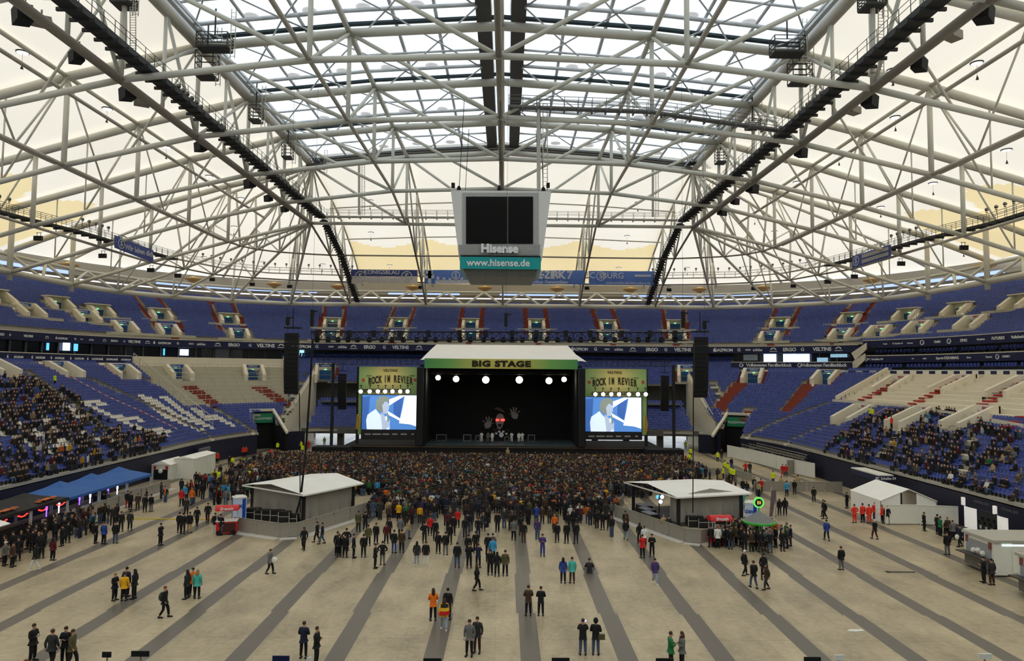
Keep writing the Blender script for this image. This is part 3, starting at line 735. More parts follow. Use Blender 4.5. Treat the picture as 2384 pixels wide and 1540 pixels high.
# round white vents in the cloth, with a hanging weight
VE = [(53,118),(250,250),(388,340),(487,408),(562,460),(2274,143),(2084,270),(1953,355),(1855,422),(2343,346),(2172,424),(2050,480),(1757,501),(1803,537),(545,526),(862,465),(1485,470),(864,540),(1460,548),(475,597),(612,609),(751,614),(907,616),(1440,622),(1875,611),(1735,620),(1600,622),(2243,573),(2078,160)]
roofs = [o for o in COL.objects if o.name.startswith('ceiling') and 'tunnel' not in o.name]
RB = []
for o in roofs:
    me = o.data; RB.append(BVHTree.FromPolygons([v.co for v in me.vertices], [tuple(p.vertices) for p in me.polygons]))
def roof_hit(px, py):
    best = None
    for t in RB:
        h = t.ray_cast(CP, ray(px, py))
        if h[0] is not None and (best is None or h[3] < best[3]): best = h
    return best
_vm = None
for (px, py) in VE:
    h = roof_hit(px, py)
    if not h: continue
    p = h[0]; s = 1.0
    e = empty('roof_vent', p+Vector((0,0,-.25)), 'round white vent disc set in the %s roof cloth' % ('left' if px < 700 else 'right' if px > 1640 else 'far'), 'roof vent', 'round vents in the %s roof cloth' % ('left' if px < 700 else 'right' if px > 1640 else 'far'))
    if _vm is None:
        c = MB(); c.lathe([(.62,0),(.66,.12),(.5,.14)], n=20); a = c.build('vent_rim', steel_dark, e)
        d = MB(); d.lathe([(.56,-.02),(.56,.1)], n=20); f = d.build('vent_disc', mat('glowing_vent_disc', (250,250,250), .5, emit=1.2), e)  # disc glows by itself, in place of daylight coming through the roof
        g = MB(); g.tube((0,0,0), (0,0,-1.3), .015, 5); g.lathe([(.16,-1.75),(.02,-1.25)], n=8); w2 = g.build('hanging_weight', steel_dark, e); _vm = (a.data, f.data, w2.data)
    else:
        for n_, d_ in zip(('vent_rim','vent_disc','hanging_weight'), _vm): obj_from_mesh(n_, d_, e)
for k in range(1, 6):
    for sg in (-1, 1):
        for x in (9.5, 15.5, 21.5, 28):
            c = MB(); c.lathe([(.85,0),(.9,.1),(.6,.4)], n=14)
            tag(c.build('roof_boss', mat('glowing_white_boss', (240,240,242), .5, emit=.35), loc=(sg*x, YK[k]-2.6, Uz(x)+1.55)), 'small white disc boss beside a rafter under the sliding roof', 'roof disc', 'white disc bosses under the sliding roof')  # slight glow put into the bosses, which are no lamps
# ---------------------------------------------------------------- box level between the two stands
def u_px(px, A, B, z):
    """perimeter coordinate of the ring point seen at photo column px"""
    us = np.arange(-UC-40, UC+40, .5); best = min(us, key=lambda u: abs(project((*P2(u, A, B), z))[0]-px) if P2(u, A, B)[1] > 40 else 1e9)
    return float(best)
def usr(a, c, st=2.0): return list(np.linspace(a, c, max(2, int(abs(c-a)/st)+1)))
def band(name, A, B, z0, z1, m, a, c, kind='structure', th=.25):
    us = usr(a, c); b = MB()
    for i in range(len(us)-1):
        p, q = P2(us[i], A, B), P2(us[i+1], A, B); p2, q2 = P2(us[i], A+th, B+th), P2(us[i+1], A+th, B+th)
        b.add([(*p,z0),(*q,z0),(*q,z1),(*p,z1),(*p2,z0),(*q2,z0),(*q2,z1),(*p2,z1)], [(0,1,2,3),(5,4,7,6),(3,2,6,7),(1,0,4,5)])
    o = b.build(name, m)
    return tag(o, kind=kind) if kind else o
def flat(name, A0, B0, A1, B1, z, m, a, c):
    us = usr(a, c); b = MB()
    for i in range(len(us)-1):
        b.add([(*P2(us[i],A0,B0),z),(*P2(us[i+1],A0,B0),z),(*P2(us[i+1],A1,B1),z),(*P2(us[i],A1,B1),z)], [(0,1,2,3)])
    return tag(b.build(name, m), kind='structure')
uK = u_px(1995, 76, 147, 19.5); UL = -UC-70; UR = UC+70
letters_white = white_letter
def ring_text(par, s, px, A, B, z, size, lo=-UC-40, **kw):
    """lettering bent along the curved board"""
    u = u_px(px, A, B, z); me = text_mesh(s, size, m=letters_white, **kw).copy(); n = len(me.vertices); co_ = np.zeros(n*3, np.float32); me.vertices.foreach_get('co', co_); co_ = co_.reshape(-1, 3)
    a, b = Vector(P2(u-.5, A, B)), Vector(P2(u+.5, A, B)); k = 1/(b-a).length
    uu = u+co_[:, 0]*k; x, y = P2v(uu, A-.05, B-.05); x1, y1 = P2v(uu-.05, A, B); x2, y2 = P2v(uu+.05, A, B); L = np.hypot(x2-x1, y2-y1); tx, ty = (x2-x1)/L, (y2-y1)/L
    co_[:, 0], co_[:, 1], co_[:, 2] = x+ty*co_[:, 2], y-tx*co_[:, 2], z+co_[:, 1]
    me.vertices.foreach_set('co', co_.ravel()); me.update(); o = obj_from_mesh('lettering', me); o.parent = par; o.matrix_parent_inverse = par.matrix_basis.inverted(); return o
def emblem(par, px, A, B, z, r, kind=0):
    u = u_px(px, A, B, z); p = P2(u, A-.05, B-.05); t = (Vector(P2(u+.4, A, B))-Vector(P2(u-.4, A, B))).normalized(); m = MB()
    T = Vector((t.x, t.y, 0)); c = Vector((*p, z)); nn = Vector((t.y, -t.x, 0))
    if kind == 0:   # ring
        for i in range(20):
            a0, a1 = i*math.pi/10, (i+1)*math.pi/10
            if 3 <= i <= 3: continue
            P = lambda a, rr: c+T*rr*math.cos(a)+Vector((0,0,rr*math.sin(a)))
            m.prism([P(a0, r*.68), P(a1, r*.68), P(a1, r), P(a0, r)], nn*.03)
        m.prism([c+T*(r*.1), c+T*(r*.9), c+T*(r*.9)+Vector((0,0,-r*.3)), c+T*(r*.1)+Vector((0,0,-r*.3))], nn*.03)
    elif kind == 1:  # low arch over a line
        for i in range(8):
            a0, a1 = i*math.pi/8, (i+1)*math.pi/8; P = lambda a, rr: c+T*rr*1.3*math.cos(a)+Vector((0,0,rr*math.sin(a)))
            m.prism([P(a0, r*.5), P(a1, r*.5), P(a1, r*.9), P(a0, r*.9)], nn*.03)
        m.prism([c+T*x+Vector((0,0,y)) for x, y in ((-r*1.5,-r*.5),(r*1.5,-r*.5),(r*1.5,-r*.75),(-r*1.5,-r*.75))], nn*.03)
    elif kind == 2:  # flame
        m.prism([c+T*x*r+Vector((0,0,y*r)) for x, y in ((-.5,-.7),(.3,-.9),(.6,-.1),(.1,.3),(.25,1.2),(-.4,.5),(-.7,0))], nn*.03)
    elif kind == 3:  # three bars
        for k in range(3): m.prism([c+T*x*r+Vector((0,0,y*r)) for x, y in ((-1.6,-.1-.35*k+.4),(1.4,-.1-.35*k+.4),(1.4,.1-.35*k+.4),(-1.6,.1-.35*k+.4))], nn*.03)
    o = m.build('emblem', letters_white); o.parent = par; o.matrix_parent_inverse = par.matrix_basis.inverted(); return o
def board(label, A, B, z0, z1, a, c, grp='advertising boards round the bowl'):
    p = P2((a+c)/2, A, B); e = empty('advertising_board', (*p, z0), label, 'advertising board', grp)
    o = band('board_panel', A, B, z0, z1, navy_band, a, c, kind=None); o.parent = e; o.matrix_parent_inverse = Matrix.Translation((-p[0], -p[1], -z0))
    o = band('board_rail', A-.02, B-.02, z1, z1+.12, cream_conc, a, c, kind=None, th=.3); o.parent = e; o.matrix_parent_inverse = Matrix.Translation((-p[0], -p[1], -z0))
    return e
EM = board('long navy advertising board with white lettering running below the upper stand', 76, 147, 18.8, 20.2, UL, uK)
def seq(e, items, A, B, z, sz0):
    for px, s in items:
        sz = sz0*(.52 if px < 300 else .66 if px < 420 else .86 if px < 600 else 1)
        if s == 'G': ring_text(e, 'G', px, A, B, z, sz*.9, bold=.03)
        elif s == 'A': emblem(e, px, A, B, z, sz*.5, 1)
        elif s == 'GAZPROM': ring_text(e, s, px+3, A, B, z-.05, sz*.85, bold=.03, space=.86); emblem(e, px-14-(4 if abs(px-1190) > 700 else 0), A, B, z, sz*.5, 2)
        elif s == 'adidas': ring_text(e, s, px+9, A, B, z, sz*.8, bold=.02, space=.95); emblem(e, px-17, A, B, z, sz*.36, 3)
        else: ring_text(e, s, px, A, B, z, sz, bold=.035, space=.95)
seq(EM, [(2,'ERGO'),(26,'G'),(67,'VELTINS'),(108,'A'),(145,'GAZPROM'),(175,'G'),(207,'adidas'),(240,'A'),(267,'ERGO'),(290,'G'),(314,'VELTINS'),(340,'A'),(376,'GAZPROM'),(415,'G'),(462,'adidas'),(510,'A'),(548,'ERGO'),(581,'G'),(618,'VELTINS'),(658,'A'),
  (700,'GAZPROM'),(738,'G'),(790,'adidas'),(823,'A'),(862,'ERGO'),(896,'G'),(932,'VELTINS'),(975,'A'),(1347,'GAZPROM'),(1385,'G'),(1430,'adidas'),(1475,'A'),(1516,'ERGO'),(1551,'G'),(1591,'VELTINS'),(1680,'GAZPROM'),(1718,'G'),(1758,'adidas'),(1800,'A'),(1836,'ERGO'),(1872,'G'),(1911,'VELTINS'),(1955,'A')], 76, 147, 19.5, 1.0)
ub = u_px(308, 72.5, 146.4, 16)
EL = board('lower navy advertising board with seven repeated white logos at far left', 72.5, 146.4, 15.5, 16.7, UL, ub)
seq(EL, [(38,'GAZPROM'),(90,'GAZPROM'),(137,'GAZPROM'),(180,'GAZPROM'),(220,'GAZPROM'),(256,'GAZPROM'),(292,'GAZPROM')], 72.5, 146.4, 16.1, 1.0)
band('trim_3', 72.1, 146.1, 14.7, 15.45, cream_conc, UL, ub)
b4 = band('wall_white_parapet', 72.3, 146.3, 15.0, 16.75, cream_conc, ub, uL1)
uFb = u_px(1985, 72.5, 146.4, 15.9)
EF = board('navy family block advertising board with white lettering, right of the speaker column', 72.5, 146.4, 15.75, 16.85, uF, uFb)
for px in (1790, 1918): ring_text(EF, 'Volkswagen Familienblock', px, 72.5, 146.4, 16.3, .95, bold=.02, space=.9)
for px in (1729, 1863): emblem(EF, px, 72.5, 146.4, 16.3, .42)
band('trim_4', 72.1, 146.1, 14.7, 15.3, cream_conc, uF, UR)
# box windows
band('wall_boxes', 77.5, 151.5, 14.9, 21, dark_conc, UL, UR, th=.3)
for (a, c, z0, z1) in ((UL, uL1, 16.75, 18.8), (uF, UR, 16.5, 18.8)):
    band('window_box', 76.8, 150.8, z0, z1, glass_dark, a, c, th=.05)
m = MB()
for a in usr(UL+60, uL1, 2.6)+usr(uF, UR-60, 2.6):
    p = P2(a, 76.6, 150.6); m.box((*p, 17.7), (.22,.22,2.1))
tag(m.build('window_mullions', dark_conc), kind='structure')
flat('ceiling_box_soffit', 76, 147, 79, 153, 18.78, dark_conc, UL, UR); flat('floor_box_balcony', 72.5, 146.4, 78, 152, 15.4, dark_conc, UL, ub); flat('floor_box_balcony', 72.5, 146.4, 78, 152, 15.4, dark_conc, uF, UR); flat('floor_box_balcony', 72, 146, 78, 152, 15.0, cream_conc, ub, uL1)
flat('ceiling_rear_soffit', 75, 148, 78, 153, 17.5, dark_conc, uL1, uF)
def pane(px, py, w, h, m, label, A=76.2, B=150.2):
    z = 17.7
    u = u_px(px, A, B, z); p = P2(u, A, B); D = math.hypot(p[0]-CAMX, p[1]); z = project((*p, 17.7)); zz = 17.7-(py-z[1])*D/FPX*.97
    n = outward(u); b = MB(); b.box((p[0], p[1], zz), (w*D/FPX, .12, h*D/FPX), rz=math.atan2(-n.x, n.y)); return tag(b.build('lit_window', m), label, 'window')
for i, (px, w) in enumerate(((1793,26),(1836,26),(1871,28))): pane(px, 834, w, 17, lit_pane, 'glaring daylit box window, %s of three right of the speaker column' % ('left','middle','right')[i])
pane(1745, 833, 30, 13, mat('dim_lit_pane', (110,118,120), .4, emit=.35), 'dim grey box window left of the three glaring windows'); pane(1912, 838, 22, 9, mat('pale_pane',(150,190,215),.4,emit=.8), 'small pale lit box window right of the three glaring windows'); pane(1952, 829, 34, 7, mat('pale_pane',(150,190,215),.4,emit=.8), 'narrow pale strip window farthest right on the box level')
for px, py, w, h, mm, lb in ((153,808,14,16,lit_pane,'bright blue-white box window at far left'), (114,808,5,14,lit_cyan,'narrow cyan box window at far left'), (178,810,8,14,lit_cyan,'second narrow cyan pane right of the bright far left window'), (427,821,17,13,lit_pane,'bright blue-white box window left of the beige terrace sign'), (380,820,3,14,lit_cyan,'slim cyan pane on the left box level'), (702,825,10,34,mat('cyan_pane',(160,215,235),.4,emit=1.5),'tall pale pane glowing beside the left speaker column')):
    pane(px, py, w, h, mm, lb)
# right-hand boards: two levels
uR1 = u_px(2012, 75.4, 146.4, 20.2)
ER = board('upper navy sponsor board over the right-hand boxes', 75.4, 146.4, 19.5, 20.9, uR1, UR); ER2 = board('lower navy sponsor board between the two rows of right-hand boxes', 75.2, 146.2, 16.75, 18.0, uR1-1, UR)
for px, s, k in ((2058,'Veolia',.5),(2090,'FC Schalke 04',.55),(2120,'Lorenz',.6),(2180,'Gaffel',.85),(2246,'ZINQ',.9),(2285,'Westlotto',.6),(2322,'FUTUREX',.95),(2368,'Volksbank',.9)): ring_text(ER, s, px, 75.4, 146.4, 20.2, k*.66, bold=.03)
for px in (2149, 2213): emblem(ER, px, 75.4, 146.4, 20.2, .45, 0)
for px, s, k in ((2036,'FC Schalke 04',.8),(2123,'CA',.5),(2155,'adler',.55),(2185,'Sparda',.85),(2217,'KERAMAG',1.0),(2258,'Dorn',.6),(2300,'Vonovia',.6),(2345,'HARIBO',.65)): ring_text(ER2, s, px, 75.2, 146.2, 17.4, k*.66, bold=.03)
for px in (2017, 2322): emblem(ER2, px, 75.2, 146.2, 17.4, .4, 0)
band('ceiling_box_floor', 75.4, 146.4, 18.0, 18.2, dark_conc, uR1, UR, th=2.5)
b = MB(); us = usr(uR1-2, UC+60, 1.25)
for i, (a, c) in enumerate(zip(us, us[1:])):
    p, q = P2(a, 70.6, 145.05), P2(c, 70.6, 145.05); b.add([(*p,14.72),(*q,14.72),(*q,15.22),(*p,15.22)], [(0,1,2,3)], i % 2)
tag(b.build('chequered_band', [mat('white_square', (226,222,208)), navy_band]), 'navy and white chequered band along the top of the white terrace', 'band')
# balcony seat rows of the boxes
for nm, A, B, z, a, c in (('l', 74.4, 148.2, 15.5, UL+70, ub-1), ('r', 74.2, 148.2, 15.5, uR1, UR-45), ('r2', 76.2, 148.2, 18.2, uR1+1, UR-45)):
    us = usr(a, c, .62); b = MB()
    for i, u in enumerate(us):
        if i % 11 in (0,): continue
        p = P2(u, A, B); n = outward(u); b.box((*p, z+.45), (.46,.42,.1), rz=math.atan2(-n.x, n.y)); b.box((p[0]+n.x*.22, p[1]+n.y*.22, z+.75), (.46,.08,.5), rz=math.atan2(-n.x, n.y))
    tag(b.build('box_seats', seat_blue), {'l':'dark blue box seats behind the lower left board','r':'blue box seats behind the chequered band','r2':'blue box seats on the upper right balcony'}[nm], 'seats', kind='stuff')
c = MB(); p = P2(uR1-.3, 74.6, 146.0)
for dz, dx in ((16.9,0),(18.9,.3)): c.prism([(p[0]-1.6+dx,p[1]+.5,dz-.3),(p[0]+.4+dx,p[1]-1.2,dz+1.6),(p[0]+.4+dx,p[1]-1.2,dz+.4),(p[0]-1.0+dx,p[1]+.2,dz-1.6)], (.5,.6,0))
tag(c.build('sloping_parapet', cream_conc), 'cream sloping concrete parapet where the navy board steps up on the right', 'parapet')
# ---------------------------------------------------------------- entrances
ORDW = ['leftmost','second from left','third from left','fourth from left','fifth from left','sixth from left','seventh from left','eighth from left','ninth from left','tenth from left','eleventh from left','twelfth from left','thirteenth from left','fourteenth from left','fifteenth from left','rightmost']
def entrance(u, v, tier, kind, label, sign, w=VW, L=3.0, grp=None):
    P = S3(tier, u, v); Q = S3(tier, u, v+.1); n = outward(u); sl = (Q.z-P.z)/max(.1, math.hypot(Q.x-P.x, Q.y-P.y)); rz = math.atan2(-n.x, n.y)
    e = empty('stand_entrance', P, label, 'stairwell entrance', grp, rz); h1 = sl*L+1.15
    for s in (-1, 1):
        c = MB(); c.prism([(s*w,-.5,-.6),(s*w,L+.4,-.6),(s*w,L+.4,h1+.1),(s*w,L-.6,h1+.1),(s*w,-.5,1.15)], (-s*.62,0,0)); c.build('side_wall', cream_conc, e)
    c = MB(); c.box((0,L,h1/2-.1), (2*w,.2,h1+.5)); bw = c.build('back_wall', cream_conc, e)
    c = MB(); c.box((0,L-.14,1.0), (2*w-1.6,.08,2.0)); d = c.build('door', door_blue, e)
    c = MB(); c.tube((-w+.8,L-.25,1.0), (w-.8,L-.25,1.0), .03, 5); c.build('door_bar', steel_mid, d)
    c = MB(); c.box((0,L-.16,2.12), (.45,.1,.16)); c.build('exit_light', lit_green, e)
    c = MB(); c.box((0,L/2-.2,-.3), (2*w-.3,L,.3)); c.build('landing', dark_conc, e)
    if sign:
        mm = sign_blue if sign != 'ERGO' else white_letter; c = MB(); c.box((0,L-.2,h1-.28), (2*w-.7,.1,.55)); sg = c.build('sign', mm, e)
        o = put_text(sign, (0,L-.27,h1-.28), (0,-1), .42 if sign != 'ERGO' else .5, letters_white if sign != 'ERGO' else red_paint, sg, bold=.02)
    if kind == 'top':
        c = MB(); c.box((0,L-.2,h1+.18), (2*w+.3,1.9,.2), tilt=0); c.build('roof_slab', cream_conc, e)
    if abs(u) < 84 and kind != 'low': c = MB(); c.box((0,-.75,.25), (2*w+5.2,.3,.5)); c.build('front_ledge', beige_conc, e)
    return e
def order_by_px(voms, pxs): return sorted(range(len(voms)), key=lambda i: pxs[i][0])
for rank, i in enumerate(order_by_px(TOPS, V_UP_TOP)):
    entrance(*TOPS[i], UPP, 'top', 'roofed cream stairwell entrance in the upper stand, top row, '+ORDW[rank], None, grp='upper stand entrances, top row')
for rank, i in enumerate(order_by_px(LOWS, V_UP_LOW)):
    sign = 'ERGO' if V_UP_LOW[i][0] > 2000 else 'Südkurve'
    entrance(*LOWS[i], UPP, 'mid', 'cream stairwell entrance in the upper stand, bottom row, '+ORDW[rank], sign, grp='upper stand entrances, bottom row')
for rank, i in enumerate(order_by_px(LVS, V_LOW)):
    px, py = V_LOW[i]; er = px > 2000 or (px, py) == (1960, 989)
    entrance(*LVS[i], LOW, 'low', 'cream stairwell entrance in the lower stand, '+ORDW[rank], 'ERGO' if er else 'Südkurve', w=VW+.1, L=3.4 if not er else 4.4, grp='lower stand entrances')
# side gates at the corners of the pitch, sloping parapet walls
for sg in (-1, 1):
    s = 'left' if sg < 0 else 'right'
    u0 = sg*49.5; P = S3(LOW, u0, 0); n = outward(u0); rz = math.atan2(-n.x, n.y)
    e = empty('corner_gate', (P.x, P.y, 0), 'dark vehicle gate with green sign at the %s rear corner of the pitch' % s, 'gate', None, rz)
    T = [(-3.3,.0,3.2),(-2.2,6.6,6.9),(2.2,6.6,6.9),(3.3,.0,3.2)]
    for a, c_ in ((0,1),(1,2),(2,3)):
        c = MB(); p, q = Vector(T[a]), Vector(T[c_]); c.prism([p+Vector((0,0,-.1)), q+Vector((0,0,-.1)), q+Vector((0,0,.35)), p+Vector((0,0,.35))], (0,.4,0) if a == 1 else (.4*(1 if a == 0 else -1),0,0)); c.build('coping', cream_conc, e)
    for a, c_ in ((0,1),(2,3)):
        c = MB(); p, q = Vector(T[a]), Vector(T[c_]); c.prism([(p.x,p.y,0),(q.x,q.y,0),q,p], (.2*(1 if a == 0 else -1),0,0)); c.build('side_wall', black, e)
    c = MB(); c.box((0,6.5,3.4), (4.6,.3,6.8)); c.build('back_wall', black, e)  # black side and back walls stand for the shade inside the gate opening
    c = MB(); c.box((0,5.9,5.6), (3.8,.12,1.7)); g = c.build('sign', sign_green, e); put_text('FLUCHTWEG', (0,5.82,5.5), (0,-1), .55, letters_white, g, bold=.02)
    # parapet beside the far stand
    c = MB(); prof = [Vector((sg*(40.2-1.7*t), 127.6+14*t, 3.3+9.6*t)) for t in (0,.33,.66,1)]
    top = [p+Vector((0,0,1.3)) for p in prof]; bot = [Vector((p.x,p.y,0)) for p in prof]
    for a in range(3): c.prism([bot[a], bot[a+1], top[a+1], top[a]], (sg*.5,0,0))
    q = empty('sloping_wall', (prof[0].x, prof[0].y, 0), 'tall beige sloping wall with rails, %s of the far stand' % s, 'wall'); o = c.build('wall_panel', cream_conc); o.parent = q; o.matrix_parent_inverse = q.matrix_basis.inverted()
    for k in (.3, .75):
        r = MB(); r.path([p+Vector((sg*.2,0,k)) for p in top], .07, 6); o = r.build('hand_rail', cream_conc); o.parent = q; o.matrix_parent_inverse = q.matrix_basis.inverted()
    c = MB(); c.box((sg*20.5,127.7,3.6), (5.0,.12,.9)); g = c.build('escape_sign', sign_green); tag(g, 'green escape sign over the %s mouth of the bright tunnel' % s, 'sign'); put_text('FLUCHTWEG', (0,-.08,0), (0,-1), .5, letters_white, g, bold=.02).location = (sg*20.5,127.6,3.55)
    c = MB(); c.box((sg*26,128.05,3.25), (22,.3,.9)); tag(c.build('trim_5', dark_conc), kind='structure')
# barriers on the beige standing terrace
e = empty('terrace_rails', S3(LOW, (uL0+uL1)/2, .6), 'thin grey crush barriers across the beige standing terrace', 'railings'); inv = e.matrix_basis.inverted()
for k in range(9):
    v = vL+(.97-vL)*k/9+.01; pts = [S3(LOW, u, v)+Vector((0,0,1.4)) for u in usr(min(uL0, uL1)+.5, max(uL0, uL1)-.5, 2.0)]
    c = MB(); c.path(pts, .05, 5)
    for p in pts: c.tube(p, p-Vector((0,0,1.3)), .045, 5)
    o = c.build('crush_barrier', steel_mid); o.parent = e; o.matrix_parent_inverse = inv
for nm, uu in (('left', min(uL0, uL1)), ('right', max(uL0, uL1))):
    c = MB(); pts = [S3(LOW, uu, v)+Vector((0,0,2.3)) for v in np.linspace(vL if nm == 'right' else .1, 1, 12)]; c.path(pts, .06, 5); c.path([p-Vector((0,0,1.1)) for p in pts], .04, 5)
    for p in pts: c.tube(p, p-Vector((0,0,2.2)), .06, 5)
    tag(c.build('terrace_fence', steel_mid), 'grey steel fence climbing the %s edge of the beige standing terrace' % nm, 'fence')
# cheek walls of the white terrace
for k, (a, c_) in enumerate((((1945,943),(2063,876)),)):
    pa, pb = S3(LOW, *uv_at(*a, LOW, 'l')), S3(LOW, *uv_at(*c_, LOW, 'l')); c = MB(); c.prism([pa, pb, pb+Vector((0,0,1.5)), pa+Vector((0,0,1.5))], (.4,0,0)); tag(c.build('terrace_cheek_wall', cream_conc), 'long cream cheek wall along the left edge of the white terrace', 'wall')
pts = [S3(LOW, *uv_at(x, y, LOW, 'l')) for x, y in ((1940,945),(2010,951),(2120,962),(2250,985),(2384,1012))]; c = MB()
for a, b2 in zip(pts, pts[1:]): c.prism([a-Vector((0,0,.3)), b2-Vector((0,0,.3)), b2+Vector((0,0,1.1)), a+Vector((0,0,1.1))], (0,.3,0))
tag(c.build('terrace_parapet', cream_conc), 'low cream parapet at the foot of the white terrace', 'parapet')
pa, pb = aty(1932,944,S3(LOW,*uv_at(1932,944,LOW,'l')).y-.6), aty(1970,948,S3(LOW,*uv_at(1970,948,LOW,'l')).y-.6)
c = MB(); c.prism([pa-Vector((0,0,.5)), pb-Vector((0,0,.5)), pb+Vector((0,0,.35)), pa+Vector((0,0,.35))], (0,.1,0)); tag(c.build('blue_banner', mat('pale_blue_banner', (130,180,222))), 'small pale blue banner at the lower left corner of the white terrace', 'banner')
pa, pb = atx(2018,893,66), atx(2050,877,70); c = MB(); c.prism([pa-Vector((0,0,.8)), pb-Vector((0,0,.8)), pb+Vector((0,0,.5)), pa+Vector((0,0,.5))], (0,.1,0)); tag(c.build('blue_banner', mat('light_blue_banner', (90,160,205))), 'light blue banner hung near the top left of the white terrace', 'banner')

for k, (pts, l) in enumerate((([(163,893),(250,940),(330,975),(412,1016)],'left lower stand'),([(1642,900),(1655,945),(1680,985)],'lower stand beside the right sloping wall'),([(2030,986),(2048,975),(2066,965)],'right lower stand'))):
    P = [S3(LOW, *uv_at(x, y, LOW, 'l'))+Vector((0,0,1.0)) for x, y in pts]; c = MB()
    for a, b2 in zip(P, P[1:]):
        for q in range(12):
            m0, m1 = a.lerp(b2, q/12), a.lerp(b2, (q+1)/12); c.prism([m0, m1, m1+Vector((0,0,.12)), m0+Vector((0,0,.12))], (.02,0,0), q % 2)
        c.tube(a-Vector((0,0,1.0)), a+Vector((0,0,.1)), .03, 5)
    tag(c.build('barrier_tape', [mat('red_tape', (196,80,84)), plastic_white]), 'red and white barrier tape strung down the '+l, 'tape')
# ---------------------------------------------------------------- catwalks
def with_parent(o, e): o.parent = e; o.matrix_parent_inverse = e.matrix_basis.inverted(); return o
def catwalk(pts, label, w=1.1, th=.3, h=1.15, step=1.6, m=None, joists=True, grp=None):
    m = m or steel_dark; pts = [Vector(p) for p in pts]; e = empty('catwalk', pts[0], label, 'catwalk', grp)
    dk = MB(); jo = MB(); R = [MB(), MB()]
    for a, c in zip(pts, pts[1:]):
        d = c-a; t = d.normalized(); s = Vector((-t.y, t.x, 0)).normalized()*w/2
        dk.add([a-s,a+s,c+s,c-s,a-s-Vector((0,0,th)),a+s-Vector((0,0,th)),c+s-Vector((0,0,th)),c-s-Vector((0,0,th))], [(0,3,2,1),(4,5,6,7),(0,1,5,4),(1,2,6,5),(2,3,7,6),(3,0,4,7)])
        n = max(1, int(d.length/step))
        for k in range(n):
            p = a+d*(k/n)
            if joists: dk.box(p-Vector((0,0,th+.06)), (w*1.5 if abs(t.x) < abs(t.y) else .18, .18 if abs(t.x) < abs(t.y) else w*1.5, .28))
            for i, sg in enumerate((-1, 1)): R[i].tube(p+s*sg, p+s*sg+Vector((0,0,h)), .035, 4)
        for i, sg in enumerate((-1, 1)):
            for hh in (h, h*.55): R[i].tube(a+s*sg+Vector((0,0,hh)), c+s*sg+Vector((0,0,hh)), .035, 4)
    with_parent(dk.build('walkway_deck', m), e)
    for r in R: with_parent(r.build('guard_rail', m), e)
    return e
ZC = H0+27.9
for sg in (-1, 1):
    s = 'left' if sg < 0 else 'right'
    catwalk([(sg*32.6, y, ZC) for y in (20, 46, 62, 77, 93, 108, 122.5)], 'long dark catwalk running down the %s side under the roof' % s, w=1.35, th=.5)
    catwalk([(sg*32.6, 123.5, ZC-.4), (sg*32.8, 138, ZC-4.4), (sg*33, 148, ZC-9), (sg*33.2, 155.5, H0+15.8)], 'steep dark stair catwalk dropping from the %s catwalk corner to the rim' % s, w=1.0, th=.3, step=1.0)
catwalk([(-31.8, 122.6, ZC), (0, 122.6, ZC+.1), (31.8, 122.6, ZC)], 'pale cross catwalk behind the video cube', m=steel_mid, w=.9, th=.22, step=1.9)
catwalk([(1.0, 77, H0+30.6), (17, 77, H0+30.2), (32, 77, H0+28.2)], 'grey cross catwalk from the ridge to the right catwalk above the video cube', m=mat('mid_dark_steel', (104,104,102), .5), w=.9, th=.2, step=1.6)
RC_ = [(-66,70),(-66,90),(-63.5,102),(-62.6,114),(-61,127),(-57,138),(-49.7,144.5),(-34.7,147),(0,147.4)]
RCP = [Vector((x, y, H0+20.6)) for x, y in RC_]
catwalk(RCP[:5], 'dark ring catwalk with lamps over the left stand', w=1.0, th=.35); catwalk(RCP[4:], 'pale ring catwalk with lamps over the left half of the far stand', m=steel_mid, w=.8, th=.15, joists=False, step=2)
mr = lambda P: [Vector((-p.x, p.y, p.z)) for p in P]
catwalk(mr(RCP[:5]), 'dark ring catwalk with lamps over the right stand', w=1.0, th=.35); catwalk(mr(RCP[4:]), 'pale ring catwalk with lamps over the right half of the far stand', m=steel_mid, w=.8, th=.15, joists=False, step=2)
# floodlights
def lamp_mesh():
    h = MB(); h.lathe([(.12,-.22),(.22,-.08),(.25,.1),(.22,.13)], n=12); b2 = MB(); b2.tube((0,0,-.3), (0,0,-1.0), .03, 5); b2.box((0,0,-.35), (.3,.1,.1)); return h, b2
LM = None
def floodlight(p, rz, label, grp):
    global LM
    e = empty('floodlight', p, label, 'lamp', grp, rz)
    if LM is None:
        a, b2 = lamp_mesh(); a = a.build('lamp_head', mat('lamp_housing', (96,96,92), .4, .4), e); a.rotation_euler.x = 1.0; b2 = b2.build('bracket', steel_dark, e); LM = (a.data, b2.data)
    else:
        a = obj_from_mesh('lamp_head', LM[0], e); a.rotation_euler.x = 1.0; obj_from_mesh('bracket', LM[1], e)
for sg, L in ((-1, [(416,200),(426,211),(436,219),(447,229),(457,239),(468,249),(507,287),(515,292),(522,297),(538,310),(545,316),(552,321),(663,420),(670,427),(694,447),(722,468)]), (1, [(1862,262),(1871,253),(1880,244),(1888,239),(1896,232),(1904,225),(1912,217),(1810,305),(1818,298),(1792,328),(1786,333),(1672,432),(1682,424),(1648,461)])):
    for px, py in L:
        p = atx(px, py, sg*32.6); floodlight(Vector((sg*33.3 if sg < 0 else 31.9, p.y, ZC+1.9)) if False else p, 0, 'round floodlight clamped to the rail of the long %s catwalk' % ('left' if sg < 0 else 'right'), 'floodlights on the long %s catwalk' % ('left' if sg < 0 else 'right'))
def along(P, d):
    for a, c in zip(P, P[1:]):
        L = (c-a).length
        if d <= L: return a.lerp(c, d/L)
        d -= L
    return P[-1]
